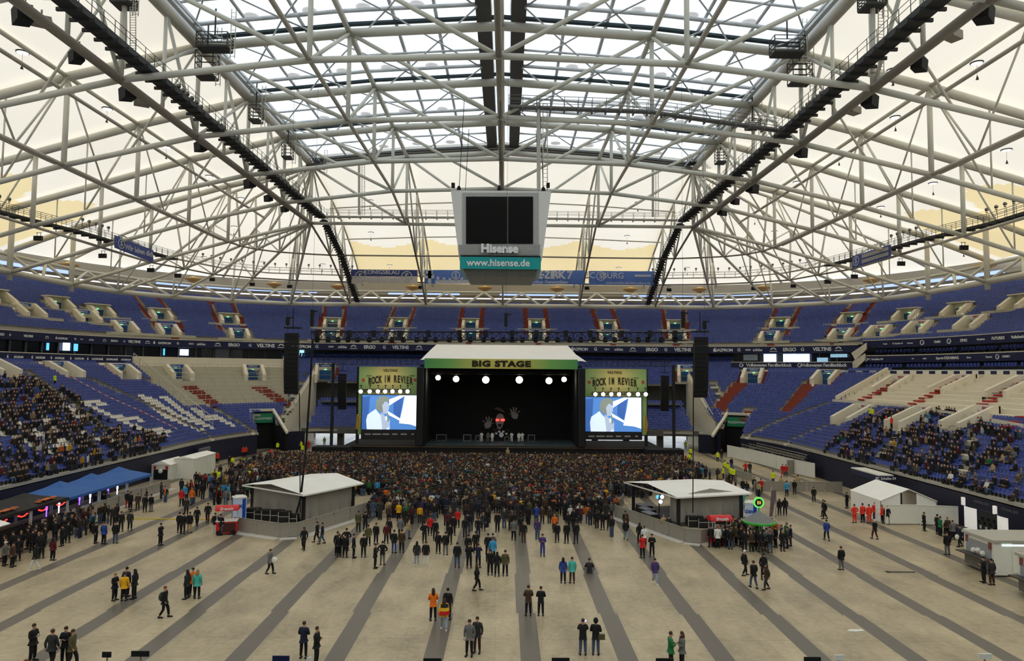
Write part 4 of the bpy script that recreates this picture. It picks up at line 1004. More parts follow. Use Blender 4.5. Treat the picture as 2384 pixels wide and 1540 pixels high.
for s, P in (('left', RCP), ('right', mr(RCP))):
    for d in list(np.arange(16, 22, 1.6))+list(np.arange(33, 40, 1.5))+list(np.arange(64, 98, 2.3)):
        if s == 'left' or d > 0: floodlight(along(P, d)+Vector((0,0,1.9)), 0, 'small round floodlight on the %s half of the ring catwalk' % s, 'floodlights on the %s ring catwalk' % s)
# loudspeakers under the lengthwise beams
def hang_speaker(p, k, rz, label, grp, m=black, depth=.9):
    e = empty('hanging_loudspeaker', p, label, 'loudspeaker', grp, rz)
    c = MB(); c.prism([(-.75*k,-.45*k,-.5*k),(.75*k,-.45*k,-.5*k),(.6*k,.45*k,-.35*k),(-.6*k,.45*k,-.35*k)], (0,-.1*k,1.0*k)); c.build('cabinet', m, e)
    c = MB(); c.box((-.35*k,.0,.75*k), (.06,.06,1.0*k)); c.box((.35*k,.0,.75*k), (.06,.06,1.0*k)); c.box((0,0,1.2*k), (1.1*k,.08,.08)); c.build('bracket', steel_dark, e)
for sg, L in ((-1, [(55,38,1.5),(180,134,1.25),(299,220,1.5),(469,343,1.4),(583,429,1.5),(626,463,1.2),(664,488,1.2)]), (1, [(2287,34,1.5),(2138,152,1.3),(2023,237,1.5),(1863,356,1.4),(1750,440,1.6),(1710,470,1.2),(1680,495,1.4)])):
    s = 'left' if sg < 0 else 'right'
    for i, (px, py, k) in enumerate(L): hang_speaker(atx(px, py, sg*36.2), k*.8, sg*.75, 'black box loudspeaker under the heavy %s roof beam, number %s from the camera' % (s, ('one','two','three','four','five','six','seven')[i]), 'loudspeakers under the %s beam' % s)
for i, (px, py, X) in enumerate(((96,50,-36),(330,238,-36),(2217,81,36),(1986,257,36))):
    c = MB(); c.box((0,0,0), (1.4,.9,.7), rz=.5); c.box((0,0,.6), (.1,.1,.7)); tag(c.build('junction_box', steel_beam, loc=atx(px, py, X)), ['grey box under the left beam nearest the upper left corner','grey box under the left beam beside the third loudspeaker','grey box under the right beam nearest the upper right corner','grey box under the right beam beside the third loudspeaker'][i], 'equipment box')
for px, py, Y in ((90,556,118),(240,597,128),(352,630,139),(415,643,143),(495,652,146),(588,663,149),(675,668,150),(2243,578,118),(2097,615,128),(1988,645,139),(1926,657,143),(1846,667,146),(1754,673,150),(980,670,152),(1366,672,152),(1557,676,152)):
    hang_speaker(aty(px, py, Y), .85 if Y < 145 else .7, 0, 'small black loudspeaker hanging over the rear of the %s stand' % ('left' if px < 700 else 'right' if px > 1700 else 'far'), 'small speakers over the %s stand' % ('left' if px < 700 else 'right' if px > 1700 else 'far'))
# maintenance gantries with ladders at the edge of the sliding roof
def gantry(px, py, Y, w, h, label, ladder=True):
    p = aty(px, py, Y); e = empty('service_gantry', p, label, 'gantry'); c = MB()
    for a in (-w/2, w/2):
        for d in (-.8, .8): c.tube((a,d,-h/2), (a,d,h/2), .06, 5)
    for z in np.linspace(-h/2, h/2, 5):
        c.path([(-w/2,-.8,z),(w/2,-.8,z),(w/2,.8,z),(-w/2,.8,z),(-w/2,-.8,z)], .05, 5)
    c.tube((0,0,h/2), (0,0,h/2+3.5), .09, 6); c.build('cage', steel_dark, e); c = MB(); c.box((0,0,-h/2), (w,1.7,.25)); c.build('platform', steel_dark, e)
    if ladder:
        c = MB()
        for a in (-.25, .25): c.tube((w/2+.3+a,0,-h/2-1), (w/2+.3+a,0,h/2+3), .05, 5)
        for z in np.arange(-h/2-.8, h/2+2.8, .5): c.tube((w/2+.05,0,z), (w/2+.55,0,z), .03, 4)
        c.build('ladder', steel_mid, e)
for a in ((500,98,74,3.4,1.6,'large dark service gantry at the left corner of the sliding roof nearest the camera'),(482,152,76,2.0,2.8,'dark caged platform hanging below the large left gantry'),(596,266,92,1.4,2.0,'second caged platform along the left edge of the sliding roof'),(670,352,107,1.4,2.2,'third caged platform along the left edge of the sliding roof'),(735,382,122,3.0,1.4,'dark gantry at the far left corner of the sliding roof'),
          (1833,108,74,3.4,1.8,'large dark service gantry at the right corner of the sliding roof nearest the camera'),(1862,168,76,2.2,2.6,'dark caged platform hanging below the large right gantry'),(1752,290,92,1.6,1.0,'small platform on the right edge of the sliding roof'),(1678,365,107,1.5,2.0,'third caged platform along the right edge of the sliding roof'),(1625,372,122,3.4,1.4,'dark gantry at the far right corner of the sliding roof'),
          (288,2,60,1.6,.8,'dark platform on a caged column at the top left'),(2030,4,60,1.8,1.1,'dark platform on a caged column at the top right')): gantry(*a)
for k, (px, y0, y1, Y) in enumerate(((1254,242,442,77),(836,385,500,120),(1520,395,505,120),(290,5,130,60),(2032,12,170,60))):
    a, d = aty(px, y0, Y), aty(px, y1, Y); e = empty('ladder_column', d, ['grey tube with ladder dropping to the video cube','pale ladder tube left of the video cube','pale ladder tube right of the video cube','pale ladder tube at the top left','pale ladder tube at the top right'][k], 'ladder'); c = MB(); c.tube((a.x,d.y,a.z), (d.x,d.y,d.z), .22, 8); with_parent(c.build('tube', steel_mid), e)
    c = MB()
    for dx in (.5, 1.0): c.tube((a.x+dx,d.y,a.z), (d.x+dx,d.y,d.z), .05, 4)
    for t in np.linspace(0, 1, 22): q = a.lerp(d, t); c.tube((q.x+.5,d.y,q.z), (q.x+1.0,d.y,q.z), .03, 4)
    with_parent(c.build('ladder', steel_mid), e)
# ---------------------------------------------------------------- video cube
YC = 71.5; e = empty('video_cube', (0.25, YC, 24), 'hanging grey and white video cube with black screen and teal web address band', 'video cube')
def w3(px, py, Y=YC): return aty(px, py, Y)
tl, tr = w3(1047,443), w3(1281,445); bl, br_ = w3(1067,600), w3(1262,602)
cx = .25; ht, hb = (tr.x-tl.x)/2, (br_.x-bl.x)/2; zt, zb = tl.z, bl.z
shell = MB(); yc = YC+ht
def sq(h, z, cut=.0): return [(cx-h, yc-h, z), (cx+h, yc-h, z), (cx+h, yc+h, z), (cx-h, yc+h, z)]
shell.add(sq(ht, zt)+sq(hb, zb), [(0,1,2,3),(7,6,5,4),(1,0,4,5),(2,1,5,6),(3,2,6,7),(0,3,7,4)]); sh = with_parent(shell.build('housing', mat('cube_grey_white', (226,226,220), .4, var=.05)), e)
def face_pt(px, py, off=.12):   # on the leaning front face
    d = ray(px, py); n = Vector((0, -(zt-zb), -(ht-hb))).normalized(); P0 = Vector((cx, yc-ht, zt))+n*off; return CP+d*((P0-CP).dot(n)/d.dot(n)), n
def face_panel(x0, y0, x1, y1, off, name, m, th=.1):
    P = [face_pt(x, y, off)[0] for x, y in ((x0,y1),(x1,y1),(x1,y0),(x0,y0))]; n = face_pt(x0, y0)[1]; c = MB(); c.prism(P, -n*th); return with_parent(c.build(name, m), e)
face_panel(1076,449,1254,596,.06,'front_frame', mat('cube_grey', (176,176,172), .45), .05)
face_panel(1085,458,1181.5,568,.14,'screen_panel', black_gloss); face_panel(1183,458,1241,568,.14,'screen_panel', black_gloss)
face_panel(1068,570,1257,594,.12,'lower_fascia', mat('cube_mid_grey', (158,158,154), .5))
tp, n = face_pt(1163, 580, .32); o = put_text('Hisense', tp, (0,-1), 1.25, letters_white, None, bold=.05, depth=.1); with_parent(o, e)
bd = MB(); z1, z2 = w3(1163,597,YC-.4).z, w3(1163,625,YC-.4).z; xl, xr = w3(1065,600,YC-.4).x, w3(1255,600,YC-.4).x
bd.box((cx, YC+hb+.0, (z1+z2)/2), (xr-xl, xr-xl, z1-z2)); with_parent(bd.build('teal_band', mat('teal_board', (0,150,150), .5)), e)
o = put_text('www.hisense.de', ((xl+xr)/2, YC+hb-(xr-xl)/2-.03, (z1+z2)/2), (0,-1), 1.02, letters_white, None, bold=.02); with_parent(o, e)
c = MB(); c.box((cx, YC+hb, z1+.08), (xr-xl-.1, xr-xl-.1, .2)); with_parent(c.build('shadow_gap', black), e)
z3 = w3(1163,642,YC).z; c = MB(); h1, h2 = (xr-xl)/2-.35, (xr-xl)/2-.75; yy = YC+hb
c.add([(cx-h2,yy-h2,z3),(cx+h2,yy-h2,z3),(cx+h2,yy+h2,z3),(cx-h2,yy+h2,z3),(cx-h1,yy-h1,z2),(cx+h1,yy-h1,z2),(cx+h1,yy+h1,z2),(cx-h1,yy+h1,z2)], [(3,2,1,0),(0,1,5,4),(1,2,6,5),(2,3,7,6),(3,0,4,7)])
for k in range(5): x = -h1+.3+k*(2*h1-.6)/4; c.box((cx+x, yy-h1+.05, (z2+z3)/2), (.06,.1,z2-z3))
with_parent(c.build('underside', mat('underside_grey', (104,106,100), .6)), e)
for k, (x, y) in enumerate(((-ht+.8,-ht+.8),(ht-.8,-ht+.8),(-ht+.8,ht-.8),(ht-.8,ht-.8),(-.2,-ht+.5))):
    c = MB(); c.tube((cx+x,yc+y,zt), (cx+x*.9,yc+y,Lz(0)), .035, 5); c.lathe([(.25,0),(.2,.5),(.08,.7)], (cx+x,yc+y,zt), 8); with_parent(c.build('hoist', black), e)
for sg in (-1, 1):
    c = MB(); q = w3(1055 if sg < 0 else 1276, 432); c.box(q, (.35,.35,.5)); with_parent(c.build('camera_box', black), e)
# ---------------------------------------------------------------- banners under the ring catwalk
def crest(par, c0, r, n, m1, m2):
    c = MB(); t = Vector((-n[1], n[0], 0)); nn = Vector((n[0], n[1], 0))
    for i in range(20):
        a0, a1 = i*math.pi/10, (i+1)*math.pi/10; P = lambda a, rr: c0+t*rr*math.cos(a)+Vector((0,0,rr*math.sin(a)))+nn*.03
        c.prism([P(a0, r*.82), P(a1, r*.82), P(a1, r), P(a0, r)], nn*.02)
    with_parent(c.build('crest_ring', m1), par); o = put_text('S', c0+nn*.05, n, r*1.5, m1, None, bold=.03); with_parent(o, par)
def banner(q, Ya, Yb, name_lab, m, stripes=()):
    (x0,t0,b0),(x1,t1,b1) = q; A_, B_ = aty(x0,t0,Ya), aty(x0,b0,Ya); C_, D_ = aty(x1,t1,Yb), aty(x1,b1,Yb)
    C_.z = A_.z+(C_.z-A_.z); e = empty('cloth_banner', B_, name_lab, 'banner', 'cloth banners hanging from the ring catwalk')
    c = MB(); n = 10; V = []
    for i in range(n+1):
        t = i/n; w_ = .08*math.sin(t*19); a, d = A_.lerp(C_, t), B_.lerp(D_, t); V += [a+Vector((0,w_,0)), d+Vector((0,w_*1.5,0))]
    c.add(V, [(2*i, 2*i+1, 2*i+3, 2*i+2) for i in range(n)]); with_parent(c.build('cloth', m), e)
    tv = (C_-A_); nrm = Vector((tv.y, -tv.x)).normalized()
    return e, A_, B_, C_, D_, nrm
b_blue = membrane('banner_blue', (104,136,212), .36); b_navy = membrane('banner_navy', (100,112,176), .36); b_grey = membrane('banner_grey', (222,216,210), .4)
bw = membrane('banner_white', (238,238,244), .42)
def pt(Q, s, t, off=.2):
    e, A_, B_, C_, D_, n = Q; return A_.lerp(C_, s).lerp(B_.lerp(D_, s), t)+Vector((n[0], n[1], 0))*off
def slab(Q, s0, s1, t0, t1, m, off=.12):
    c = MB(); P = [pt(Q, s0, t1, off), pt(Q, s1, t1, off), pt(Q, s1, t0, off), pt(Q, s0, t0, off)]; c.prism(P, Vector((Q[5][0], Q[5][1], 0))*.02); with_parent(c.build('printed_field', m), Q[0])
def btxt(Q, s, a, t, size, m, **k): o = put_text(s, pt(Q, a, t, .22), Q[5], size, m, None, **k); with_parent(o, Q[0])
Q = banner(((266,548,577),(357,583,613)), 106, 116, 'blue cloth banner with white script over the left stand', b_navy); btxt(Q, 'Wir leben dich', .6, .52, 1.22, bw, bold=.02); crest(Q[0], pt(Q,.14,.5,.2), .8, Q[5], bw, b_navy)
Q = banner(((1984,597,626),(2075,570,597)), 116, 106, 'faded blue cloth banner with crest over the right stand', b_navy); slab(Q,.28,.95,.12,.42,b_grey); slab(Q,.28,.95,.55,.85,b_grey); crest(Q[0], pt(Q,.14,.5,.2), .85, Q[5], bw, b_navy)
Q = banner(((818,628,661),(972,629,661)), 146, 146, 'leftmost far banner, navy above pale grey, between two crests', b_grey); slab(Q,0,1,0,.46,b_navy,.1); btxt(Q,'KÖNIGSBLAU',.46,.2,1.25,bw,bold=.02); btxt(Q,'NIEDERSACHSEN',.46,.76,1.0,mat('faint_letter',(176,176,182)),bold=.01)
for s in (.14,.84): crest(Q[0], pt(Q,s,.5,.25), 1.2, Q[5], bw if s < 0 else mat('faint_letter',(176,176,182)), b_navy)
Q = banner(((989,629,661),(1143,629,661)), 146, 146, 'far banner with white cross shield just left below the video cube', b_blue); slab(Q,.02,.12,.05,.4,bw); slab(Q,0,.14,.3,.62,bw); slab(Q,.05,.1,.0,1,bw); slab(Q,.16,1,.72,1,bw)
for k in range(9): slab(Q,.18+k*.09,.22+k*.09,.5+.05*(k % 3),.75,bw)
crest(Q[0], pt(Q,.9,.5,.25), 1.2, Q[5], bw, b_blue); crest(Q[0], pt(Q,.47,.4,.25), .9, Q[5], bw, b_blue)
Q = banner(((1212,630,663),(1362,630,663)), 146, 146, 'far banner with heavy white block capitals just right below the video cube', b_blue); btxt(Q,'BEZIRK 7',.5,.35,2.3,bw,bold=.05,space=.9); btxt(Q,'Mythos Ostwestfalen',.44,.84,.95,bw,bold=.02); crest(Q[0], pt(Q,.1,.5,.25), 1.3, Q[5], bw, b_blue)
Q = banner(((1371,631,664),(1523,632,665)), 146, 146, 'rightmost far banner, blue with a town name and a long web address', b_blue); btxt(Q,'C   BURG',.27,.35,1.8,bw,bold=.01); crest(Q[0], pt(Q,.18,.38,.25), 1.0, Q[5], bw, b_blue); btxt(Q,'www.schalke-fanclub-coburg.de',.6,.86,.75,bw,bold=.01); slab(Q,.7,.95,.25,.4,bw)
# ---------------------------------------------------------------- stage
YS = 116.0
def S(px, py, Y=YS): return aty(px, py, Y)
def rect(name, x0, y0, x1, y1, Y, m, parent=None, th=.15, off=0):
    a, c = aty(x0, y1, Y), aty(x1, y0, Y); b = MB(); b.box(((a.x+c.x)/2, Y+off, (a.z+c.z)/2), (abs(c.x-a.x), th, abs(c.z-a.z))); o = b.build(name, m)
    return with_parent(o, parent) if parent else o
stg = empty('concert_stage', (-1, YS, 0), 'wide black concert stage with white canopy roof at the far end', 'stage')
xl, xr = S(800,1040).x, S(1540,1040).x; xc = (S(988,850).x+S(1345,850).x)/2
c = MB(); c.box(((xl+xr)/2, YS+5.6, .95), (xr-xl, 11.2, 1.9)); with_parent(c.build('deck_base', black), stg)
c = MB(); c.box((xc, YS+5.5, 2.0), (27, 11, .12)); with_parent(c.build('stage_floor', mat('stage_floor_vinyl', (70,84,88), .35)), stg)
c = MB(); c.box(((xl+xr)/2, YS-.1, 1.75), (xr-xl, .1, .12)); with_parent(c.build('edge_strip', wood_brown), stg)
x0, x1 = S(986,850).x, S(1348,850).x; zt = S(1166,858).z
for sg, x in ((-1, x0), (1, x1)):
    c = MB(); c.box((x-sg*.2, YS+5.5, zt/2+1), (.5, 11, zt-1.9)); with_parent(c.build('wing_wall', black), stg)
    c = MB(); c.box((x+sg*.45, YS-.2, zt/2+1), (1.1, 1.1, zt-2)); with_parent(c.build('tower_cover', mat('dark_tower_cloth', (30,30,30), .8)), stg)
c = MB(); c.box((xc, YS+10.9, zt/2+1), (x1-x0, .3, zt-1.9)); with_parent(c.build('backdrop', mat('black_backdrop', (16,15,16), .9, var=.4, scale=.6)), stg)
c = MB(); c.box((xc, YS+5.5, zt+.3), (x1-x0+1, 11.4, .3)); with_parent(c.build('stage_ceiling', black), stg)
# canopy
A1 = [S(980,838), S(1352,841)]; zf_, zr_ = A1[0].z, aty(1166,804,YS+12).z; rows = []
xa0, xa1 = aty(1016,804,YS+12).x, aty(1322,806,YS+12).x; c = MB(); V = []; n = 24; m_ = 8
for j in range(m_+1):
    t = j/m_
    for i in range(n+1):
        s = i/n; xf = S(981,838).x+(S(1352,841).x-S(981,838).x)*s; xb = xa0+(xa1-xa0)*s; k = t**.8
        x = xf+(xb-xf)*k; z = zf_+(zr_-zf_)*(t**.85)-.16*abs(math.sin(s*math.pi*5))*math.sin(math.pi*t)
        V.append((x, YS-.6+12.6*t, z))
c.add(V, [(j*(n+1)+i, j*(n+1)+i+1, (j+1)*(n+1)+i+1, (j+1)*(n+1)+i) for j in range(m_) for i in range(n)])
b = S(1345,840); c.add([b, S(1366,843), b+Vector((0,4,1.2))], [(0,1,2)]); a = S(990,838); c.add([a, S(978,838), a+Vector((0,4,1.0))], [(1,0,2)])
with_parent(c.build('canopy_roof', tarp_white), stg)
def banner_mat(g1=(52,132,60), g2=(96,160,66), y1=(204,196,74), nm='green_yellow_print'):
    m = bpy.data.materials.new(nm); m.use_nodes = True; nt = m.node_tree; b = nt.nodes['Principled BSDF']; tc = nt.nodes.new('ShaderNodeTexCoord'); sp = nt.nodes.new('ShaderNodeSeparateXYZ'); cr = nt.nodes.new('ShaderNodeValToRGB')
    nt.links.new(tc.outputs['Generated'], sp.inputs[0]); nt.links.new(sp.outputs[0], cr.inputs[0]); nt.links.new(cr.outputs[0], b.inputs['Base Color'])
    e = cr.color_ramp.elements; e[0].position = 0; e[0].color = (*lin(g1), 1); e[1].position = 1; e[1].color = (*lin(g1), 1)
    for p, cc in ((.18,g2),(.38,y1),(.62,y1),(.82,g2)): q = e.new(p); q.color = (*lin(cc), 1)
    b.inputs['Roughness'].default_value = .7; return m
gy = banner_mat((84,166,92),(136,190,98),(232,220,108)); gy2 = banner_mat((158,198,124),(190,208,128),(240,224,140), 'hazed_green_yellow_print'); rect('header_banner', 988, 838, 1345, 857.5, YS-.75, gy, stg, .1)  # side banner colours paled to carry the haze of the stage lamps
o = put_text('BIG STAGE', S(1167,848.2,YS-.9), (0,-1), 1.32, mat('header_letter', (40,30,16), .6), None, bold=.055, space=1.12); o.scale = (1.42,1,1); with_parent(o, stg)
# lamps of the stage
truss_m = mat('black_truss', (26,26,27), .5)
def lamp(p, r, label, grp, par=None):
    e = empty('stage_spotlight', p, label, 'spotlight', grp); c = MB(); c.lathe([(r*.7,-.5),(r*1.1,-.3),(r*1.15,.05)], n=14); o = c.build('housing', black, e); o.rotation_euler.x = math.pi/2
    c = MB(); c.lathe([(r,-.03),(r,.06)], n=18); o = c.build('lens', lit_white, e); o.rotation_euler.x = math.pi/2; o.location = (0,-.12,0)
    c = MB(); c.tube((0,.15,0), (0,.15,r+.7), .06, 5); c.box((0,.15,r+.7), (.3,.2,.15)); c.build('clamp', black, e)
for i, (px, py, r) in enumerate(((1020,880,.42),(1062,883,.5),(1131,885,.58),(1209,885,.58),(1278,887,.55),(1313,884,.42))):
    lamp(S(px, py, YS+3), r, 'glaring round stage lamp under the canopy, '+['leftmost of six','second of six from left','third of six from left','fourth of six from left','fifth of six from left','rightmost of six'][i], 'six big lamps over the stage')
def box_truss(a, b, w, label, m=None, name='lighting_truss', grp=None, n=None):
    a = Vector(a); b = Vector(b); e = empty(name, a, label, 'truss', grp); c = MB(); d = b-a; t = d.normalized(); s = Vector((-t.y, t.x, 0)).normalized()*w/2 if abs(t.z) < .9 else Vector((w/2,0,0)); u = Vector((0,0,w/2)) if abs(t.z) < .9 else Vector((0,w/2,0))
    C4 = [s+u, s-u, -s-u, -s+u]
    for q in C4: c.tube(a+q, b+q, .05, 5)
    with_parent(c.build('truss_tubes', m or truss_m), e); c = MB(); n = n or int(d.length/w)
    for k in range(n):
        p, q = a+d*(k/n), a+d*((k+1)/n)
        for f in range(4): c.tube(p+C4[f], q+C4[(f+1) % 4] if k % 2 else q+C4[f], .03, 4, cap=False) if k % 2 else c.tube(p+C4[(f+1) % 4], q+C4[f], .03, 4, cap=False)
        c.tube(p+C4[0], p+C4[1], .03, 4); c.tube(p+C4[2], p+C4[3], .03, 4)
    with_parent(c.build('truss_lacing', m or truss_m), e); return e
box_truss(S(1005,868,YS+3), S(1330,870,YS+3), .5, 'black lamp truss under the stage canopy')
# backdrop picture: a generic pale mask with red glowing eyes and two raised hands
art = empty('backdrop_picture', S(1163,985,YS+10.6), 'dark backdrop picture of a pale mask with red eyes and raised hands', 'picture'); am = mat('pale_print', (130,118,118), .8, emit=.05); rd = mat('red_glow', (255,70,60), .5, emit=2.2)
def blob(pts, m, nm, Y=YS+10.65): c = MB(); c.prism([S(x, y, Y) for x, y in pts], (0,-.04,0)); with_parent(c.build(nm, m), art)
blob([(1155,972),(1158,966),(1164,963),(1171,966),(1174,973),(1173,985),(1168,997),(1163,1001),(1158,996),(1154,985)], am, 'mask_face')
blob([(1154,976),(1162,976),(1162,981),(1154,981)], rd, 'mask_eye', YS+10.5); blob([(1166,976),(1175,976),(1175,981),(1166,981)], rd, 'mask_eye', YS+10.5)
blob([(1159,988),(1168,988),(1166,994),(1161,994)], black, 'mask_mouth', YS+10.5)
blob([(1150,953),(1158,948),(1165,951),(1172,955),(1176,962),(1170,960),(1160,956)], mat('dull_print', (92,70,66), .8), 'mask_hair')
for dx, dy, f in ((1136,986,1),(1198,964,-1)):
    blob([(dx-6*f,dy+12),(dx-9*f,dy+2),(dx-4*f,dy-2),(dx+6*f,dy-1),(dx+8*f,dy+6),(dx+2*f,dy+12)], am, 'hand_palm')
    for k, (ex, ey) in enumerate(((-13,-6),(-5,-14),(2,-15),(9,-11),(15,0))):
        blob([(dx-4*f+k*2.6*f,dy),(dx+(ex-1)*f,dy+ey),(dx+(ex+2)*f,dy+ey-1),(dx-1*f+k*2.6*f,dy+2)], am, 'hand_finger')
# amplifiers, drum kit
for i, (px, py, w, h) in enumerate(((1028,1018,24,14),(1088,1015,18,14),(1112,1016,9,13),(1237,1018,16,15),(1180,1012,10,10))):
    p = S(px, py, YS+8); e = empty('amplifier_case', (p.x, YS+8, 2.06), ['black case with bright corners far left on the stage','black amplifier case left of the singers','small black amplifier next to the leftmost player','black amplifier case right of the players','small amplifier beside the drum kit'][i], 'amplifier'); k = YS/FPX
    c = MB(); c.box((0,0,h*k/2), (w*k,.7,h*k)); c.build('cabinet', black, e); c = MB()
    for a in (-1, 1): c.box((a*w*k/2,-.36,h*k/2), (.05,.03,h*k))
    for a in (0, 1): c.box((0,-.36,h*k*a), (w*k,.03,.05))
    c.build('metal_edges', silver, e)
e = empty('drum_kit', (xc+.1, YS+9, 2.06), 'white drum kit in the middle of the stage', 'drum kit'); wd = mat('white_drum', (214,222,226), .3)
c = MB(); c.box((0,0,.3), (3.4,2.4,.6)); c.build('riser', black, e)
c = MB(); c.lathe([(.42,-.25),(.42,.25)], n=18); o = c.build('bass_drum', wd, e); o.rotation_euler.x = math.pi/2; o.location = (0,-.8,1.05)
for x, z in ((-.4,1.6),(.35,1.6),(.9,1.2),(-.9,1.25)): c = MB(); c.lathe([(.22,-.15),(.22,.15)], (x,-.5,z), 12); c.build('tom_drum', wd, e)
for x, z in ((-1.2,1.9),(1.2,1.9),(-.8,2.1)): c = MB(); c.lathe([(.32,0),(.05,.05)], (x,-.4,z), 14); c.tube((x,-.4,.6), (x,-.4,z), .02, 4); c.build('cymbal', mat('brass', (190,160,90), .3, .8), e)
# side wings: printed banner, lamps, screen
scr_blue = mat('screen_blue', (78,128,196), .5, emit=.95, var=.15, scale=.4); scr_white = mat('screen_white', (240,246,255), .5, emit=1.25, var=.03); scr_jacket = mat('screen_jacket', (206,222,238), .5, emit=1.0, var=.12, scale=1.2); scr_hair = mat('screen_hair', (128,138,130), .5, emit=.8); scr_skin = mat('screen_skin', (170,184,206), .5, emit=.9); scr_dark = mat('screen_dark_blue', (58,98,168), .5, emit=.85)
def wing(x0, y0, x1, scr, lamps, ly, cxp, s):
    YW = YS+1; e = empty('side_banner', S(cxp, 1000, YW), 'green and yellow printed festival banner %s of the stage' % s, 'banner', 'festival banners beside the stage'); rect('cloth', x0, y0, x1, 1012, YW+.6, gy2, e, .12)
    txt = 'ROCK IM REVIER'; dl = mat('banner_letter', (48,36,20), .6); n = len(txt); W = [.72 if ch not in 'IM ' else (.42 if ch == 'I' else 1.0 if ch == 'M' else .5) for ch in txt]; tot = sum(W); acc = 0
    for ch, w_ in zip(txt, W):
        f = (acc+w_/2)/tot-.5; acc += w_
        if ch == ' ': continue
        p = S(cxp+f*104, y0+28.5+(f*2)**2*6, YW+.45); o = put_text(ch, p, (0,-1), 1.5, dl, None, bold=.03); o.scale = (.4 if ch == 'M' else .56,1.12,1); with_parent(o, e)
    o = put_text('VELTINS', S(cxp, y0+8.5, YW+.45), (0,-1), .62, dl, None, bold=.01, space=1.1); with_parent(o, e)
    for px in (x0+13, x1-8): rect('red_square', px-3, y0+27, px+3, y0+34, YW+.5, mat('soft_red', (190,84,70)), e, .1)
    for a in (-50, 50):
        rect('thin_bar', cxp+a-6, y0+20, cxp+a+6, y0+21, YW+.5, dl, e, .1)
    p = S(scr[0], scr[3], YW); q = S(scr[2], scr[1], YW); f = empty('video_screen', p, 'bright blue video screen %s of the stage showing a singer in a white jacket' % s, 'video screen', 'video screens beside the stage')
    rect('screen_frame', scr[0]-1.2, scr[1]-1.2, scr[2]+1.2, scr[3]+1.2, YW+.25, black, f, .3); rect('picture_field', scr[0], scr[1], scr[2], scr[3], YW, scr_blue, f, .1)
    def poly(nm, pts, m, o_):
        c = MB(); P = [Vector((p.x+(q.x-p.x)*min(1, max(0, (x-1347)/515)), YW-.06-o_, p.z+(q.z-p.z)*min(1, max(0, (793-y)/313)))) for x, y in pts]; c.prism(P, (0,-.01,0)); with_parent(c.build(nm, m), f)
    poly('dark_field', [(1347,500),(1420,490),(1400,793),(1347,793)], scr_dark, 0); poly('dark_field', [(1640,540),(1730,500),(1700,700),(1640,640)], scr_dark, 0)
    poly('flag', [(1600,520),(1700,482),(1748,482),(1600,575)], scr_white, .01); poly('flag', [(1745,482),(1860,482),(1860,765),(1800,745),(1695,735),(1725,600)], scr_white, .01); poly('flag_pole', [(1580,622),(1700,690),(1700,712),(1572,648)], scr_white, .01)
    poly('jacket', [(1395,793),(1388,710),(1400,660),(1475,608),(1500,640),(1545,690),(1590,660),(1608,720),(1608,793)], scr_jacket, .02)
    poly('shirt', [(1520,640),(1560,665),(1580,793),(1540,793)], scr_skin, .03); poly('face', [(1520,560),(1560,530),(1598,560),(1600,600),(1585,640),(1550,655),(1510,620)], scr_skin, .03)
    poly('hair', [(1475,600),(1480,530),(1510,492),(1560,488),(1600,505),(1600,540),(1560,540),(1535,575),(1545,640),(1500,625)], scr_hair, .04); poly('hand', [(1545,760),(1550,720),(1590,700),(1610,730),(1605,770),(1570,785)], scr_skin, .05); poly('microphone', [(1578,640),(1592,640),(1604,720),(1588,720)], scr_hair, .06)
    tz = S(cxp, ly, YW-1); box_truss(S(lamps[0]-8, ly-2, YW-.6), S(lamps[-1]+8, ly-2, YW-.6), .45, 'black lamp truss over the %s video screen' % s)
    for i, px in enumerate(lamps): lamp(S(px, ly, YW-1.1), .31, 'glaring lamp in the row over the %s video screen, %s from left' % (s, ('first','second','third','fourth','fifth','sixth','seventh')[i]), 'lamp row over the %s screen' % s)
    g = empty('sponsor_board', S(cxp, 1022, YW-.5), 'dark board with small pale logos under the %s video screen' % s, 'board'); rect('panel', scr[0]-2, scr[3]+3, scr[2]+2, 1024, YW-.5, mat('charcoal_board', (36,34,36)), g, .1)
    for k, w_ in enumerate((14,20,16,12,14,6)): px = scr[0]+14+k*21; rect('logo_bar', px-w_/2, scr[3]+10, px+w_/2, scr[3]+13, YW-.6, mat('dim_white', (170,166,160)), g, .06)
    for px in (x0+2, x1-1):
        c = MB(); t = S(px, y0, YW+1.2); c.box((t.x, YW+1.4, t.z/2), (.5,.5,t.z)); tag(c.build('scaffold_tower', truss_m), 'black scaffold tower at the %s edge of the %s festival banner' % ('left' if px < cxp else 'right', s), 'tower')
wing(833, 855, 974, (842,921,972,1000), (840,861,880,897,914,932,949), 912, 909, 'left'); wing(1359, 860, 1505, (1363,926,1493,1005), (1386,1404,1423,1441,1464,1485,1503), 918.5, 1431, 'right')
for a, b, l in ((740,985,'left'),(1350,1565,'right')): box_truss(S(a, 843 if l == 'left' else 847, YS+1), S(b, 843 if l == 'left' else 847, YS+1), .9, 'dark rigging truss above the %s festival banner' % l)
for (a, b, Yv, s) in (((776,846),(776,1038),YS+2,'left'),((1568,850),(1568,1040),YS+2,'right')):
    t = S(*a, Yv); c = MB(); c.box((t.x, Yv, t.z/2), (.45,.45,t.z)); 
    tag(c.build('rigging_mast', truss_m), 'thin black rigging mast at the %s end of the stage rig' % s, 'mast')
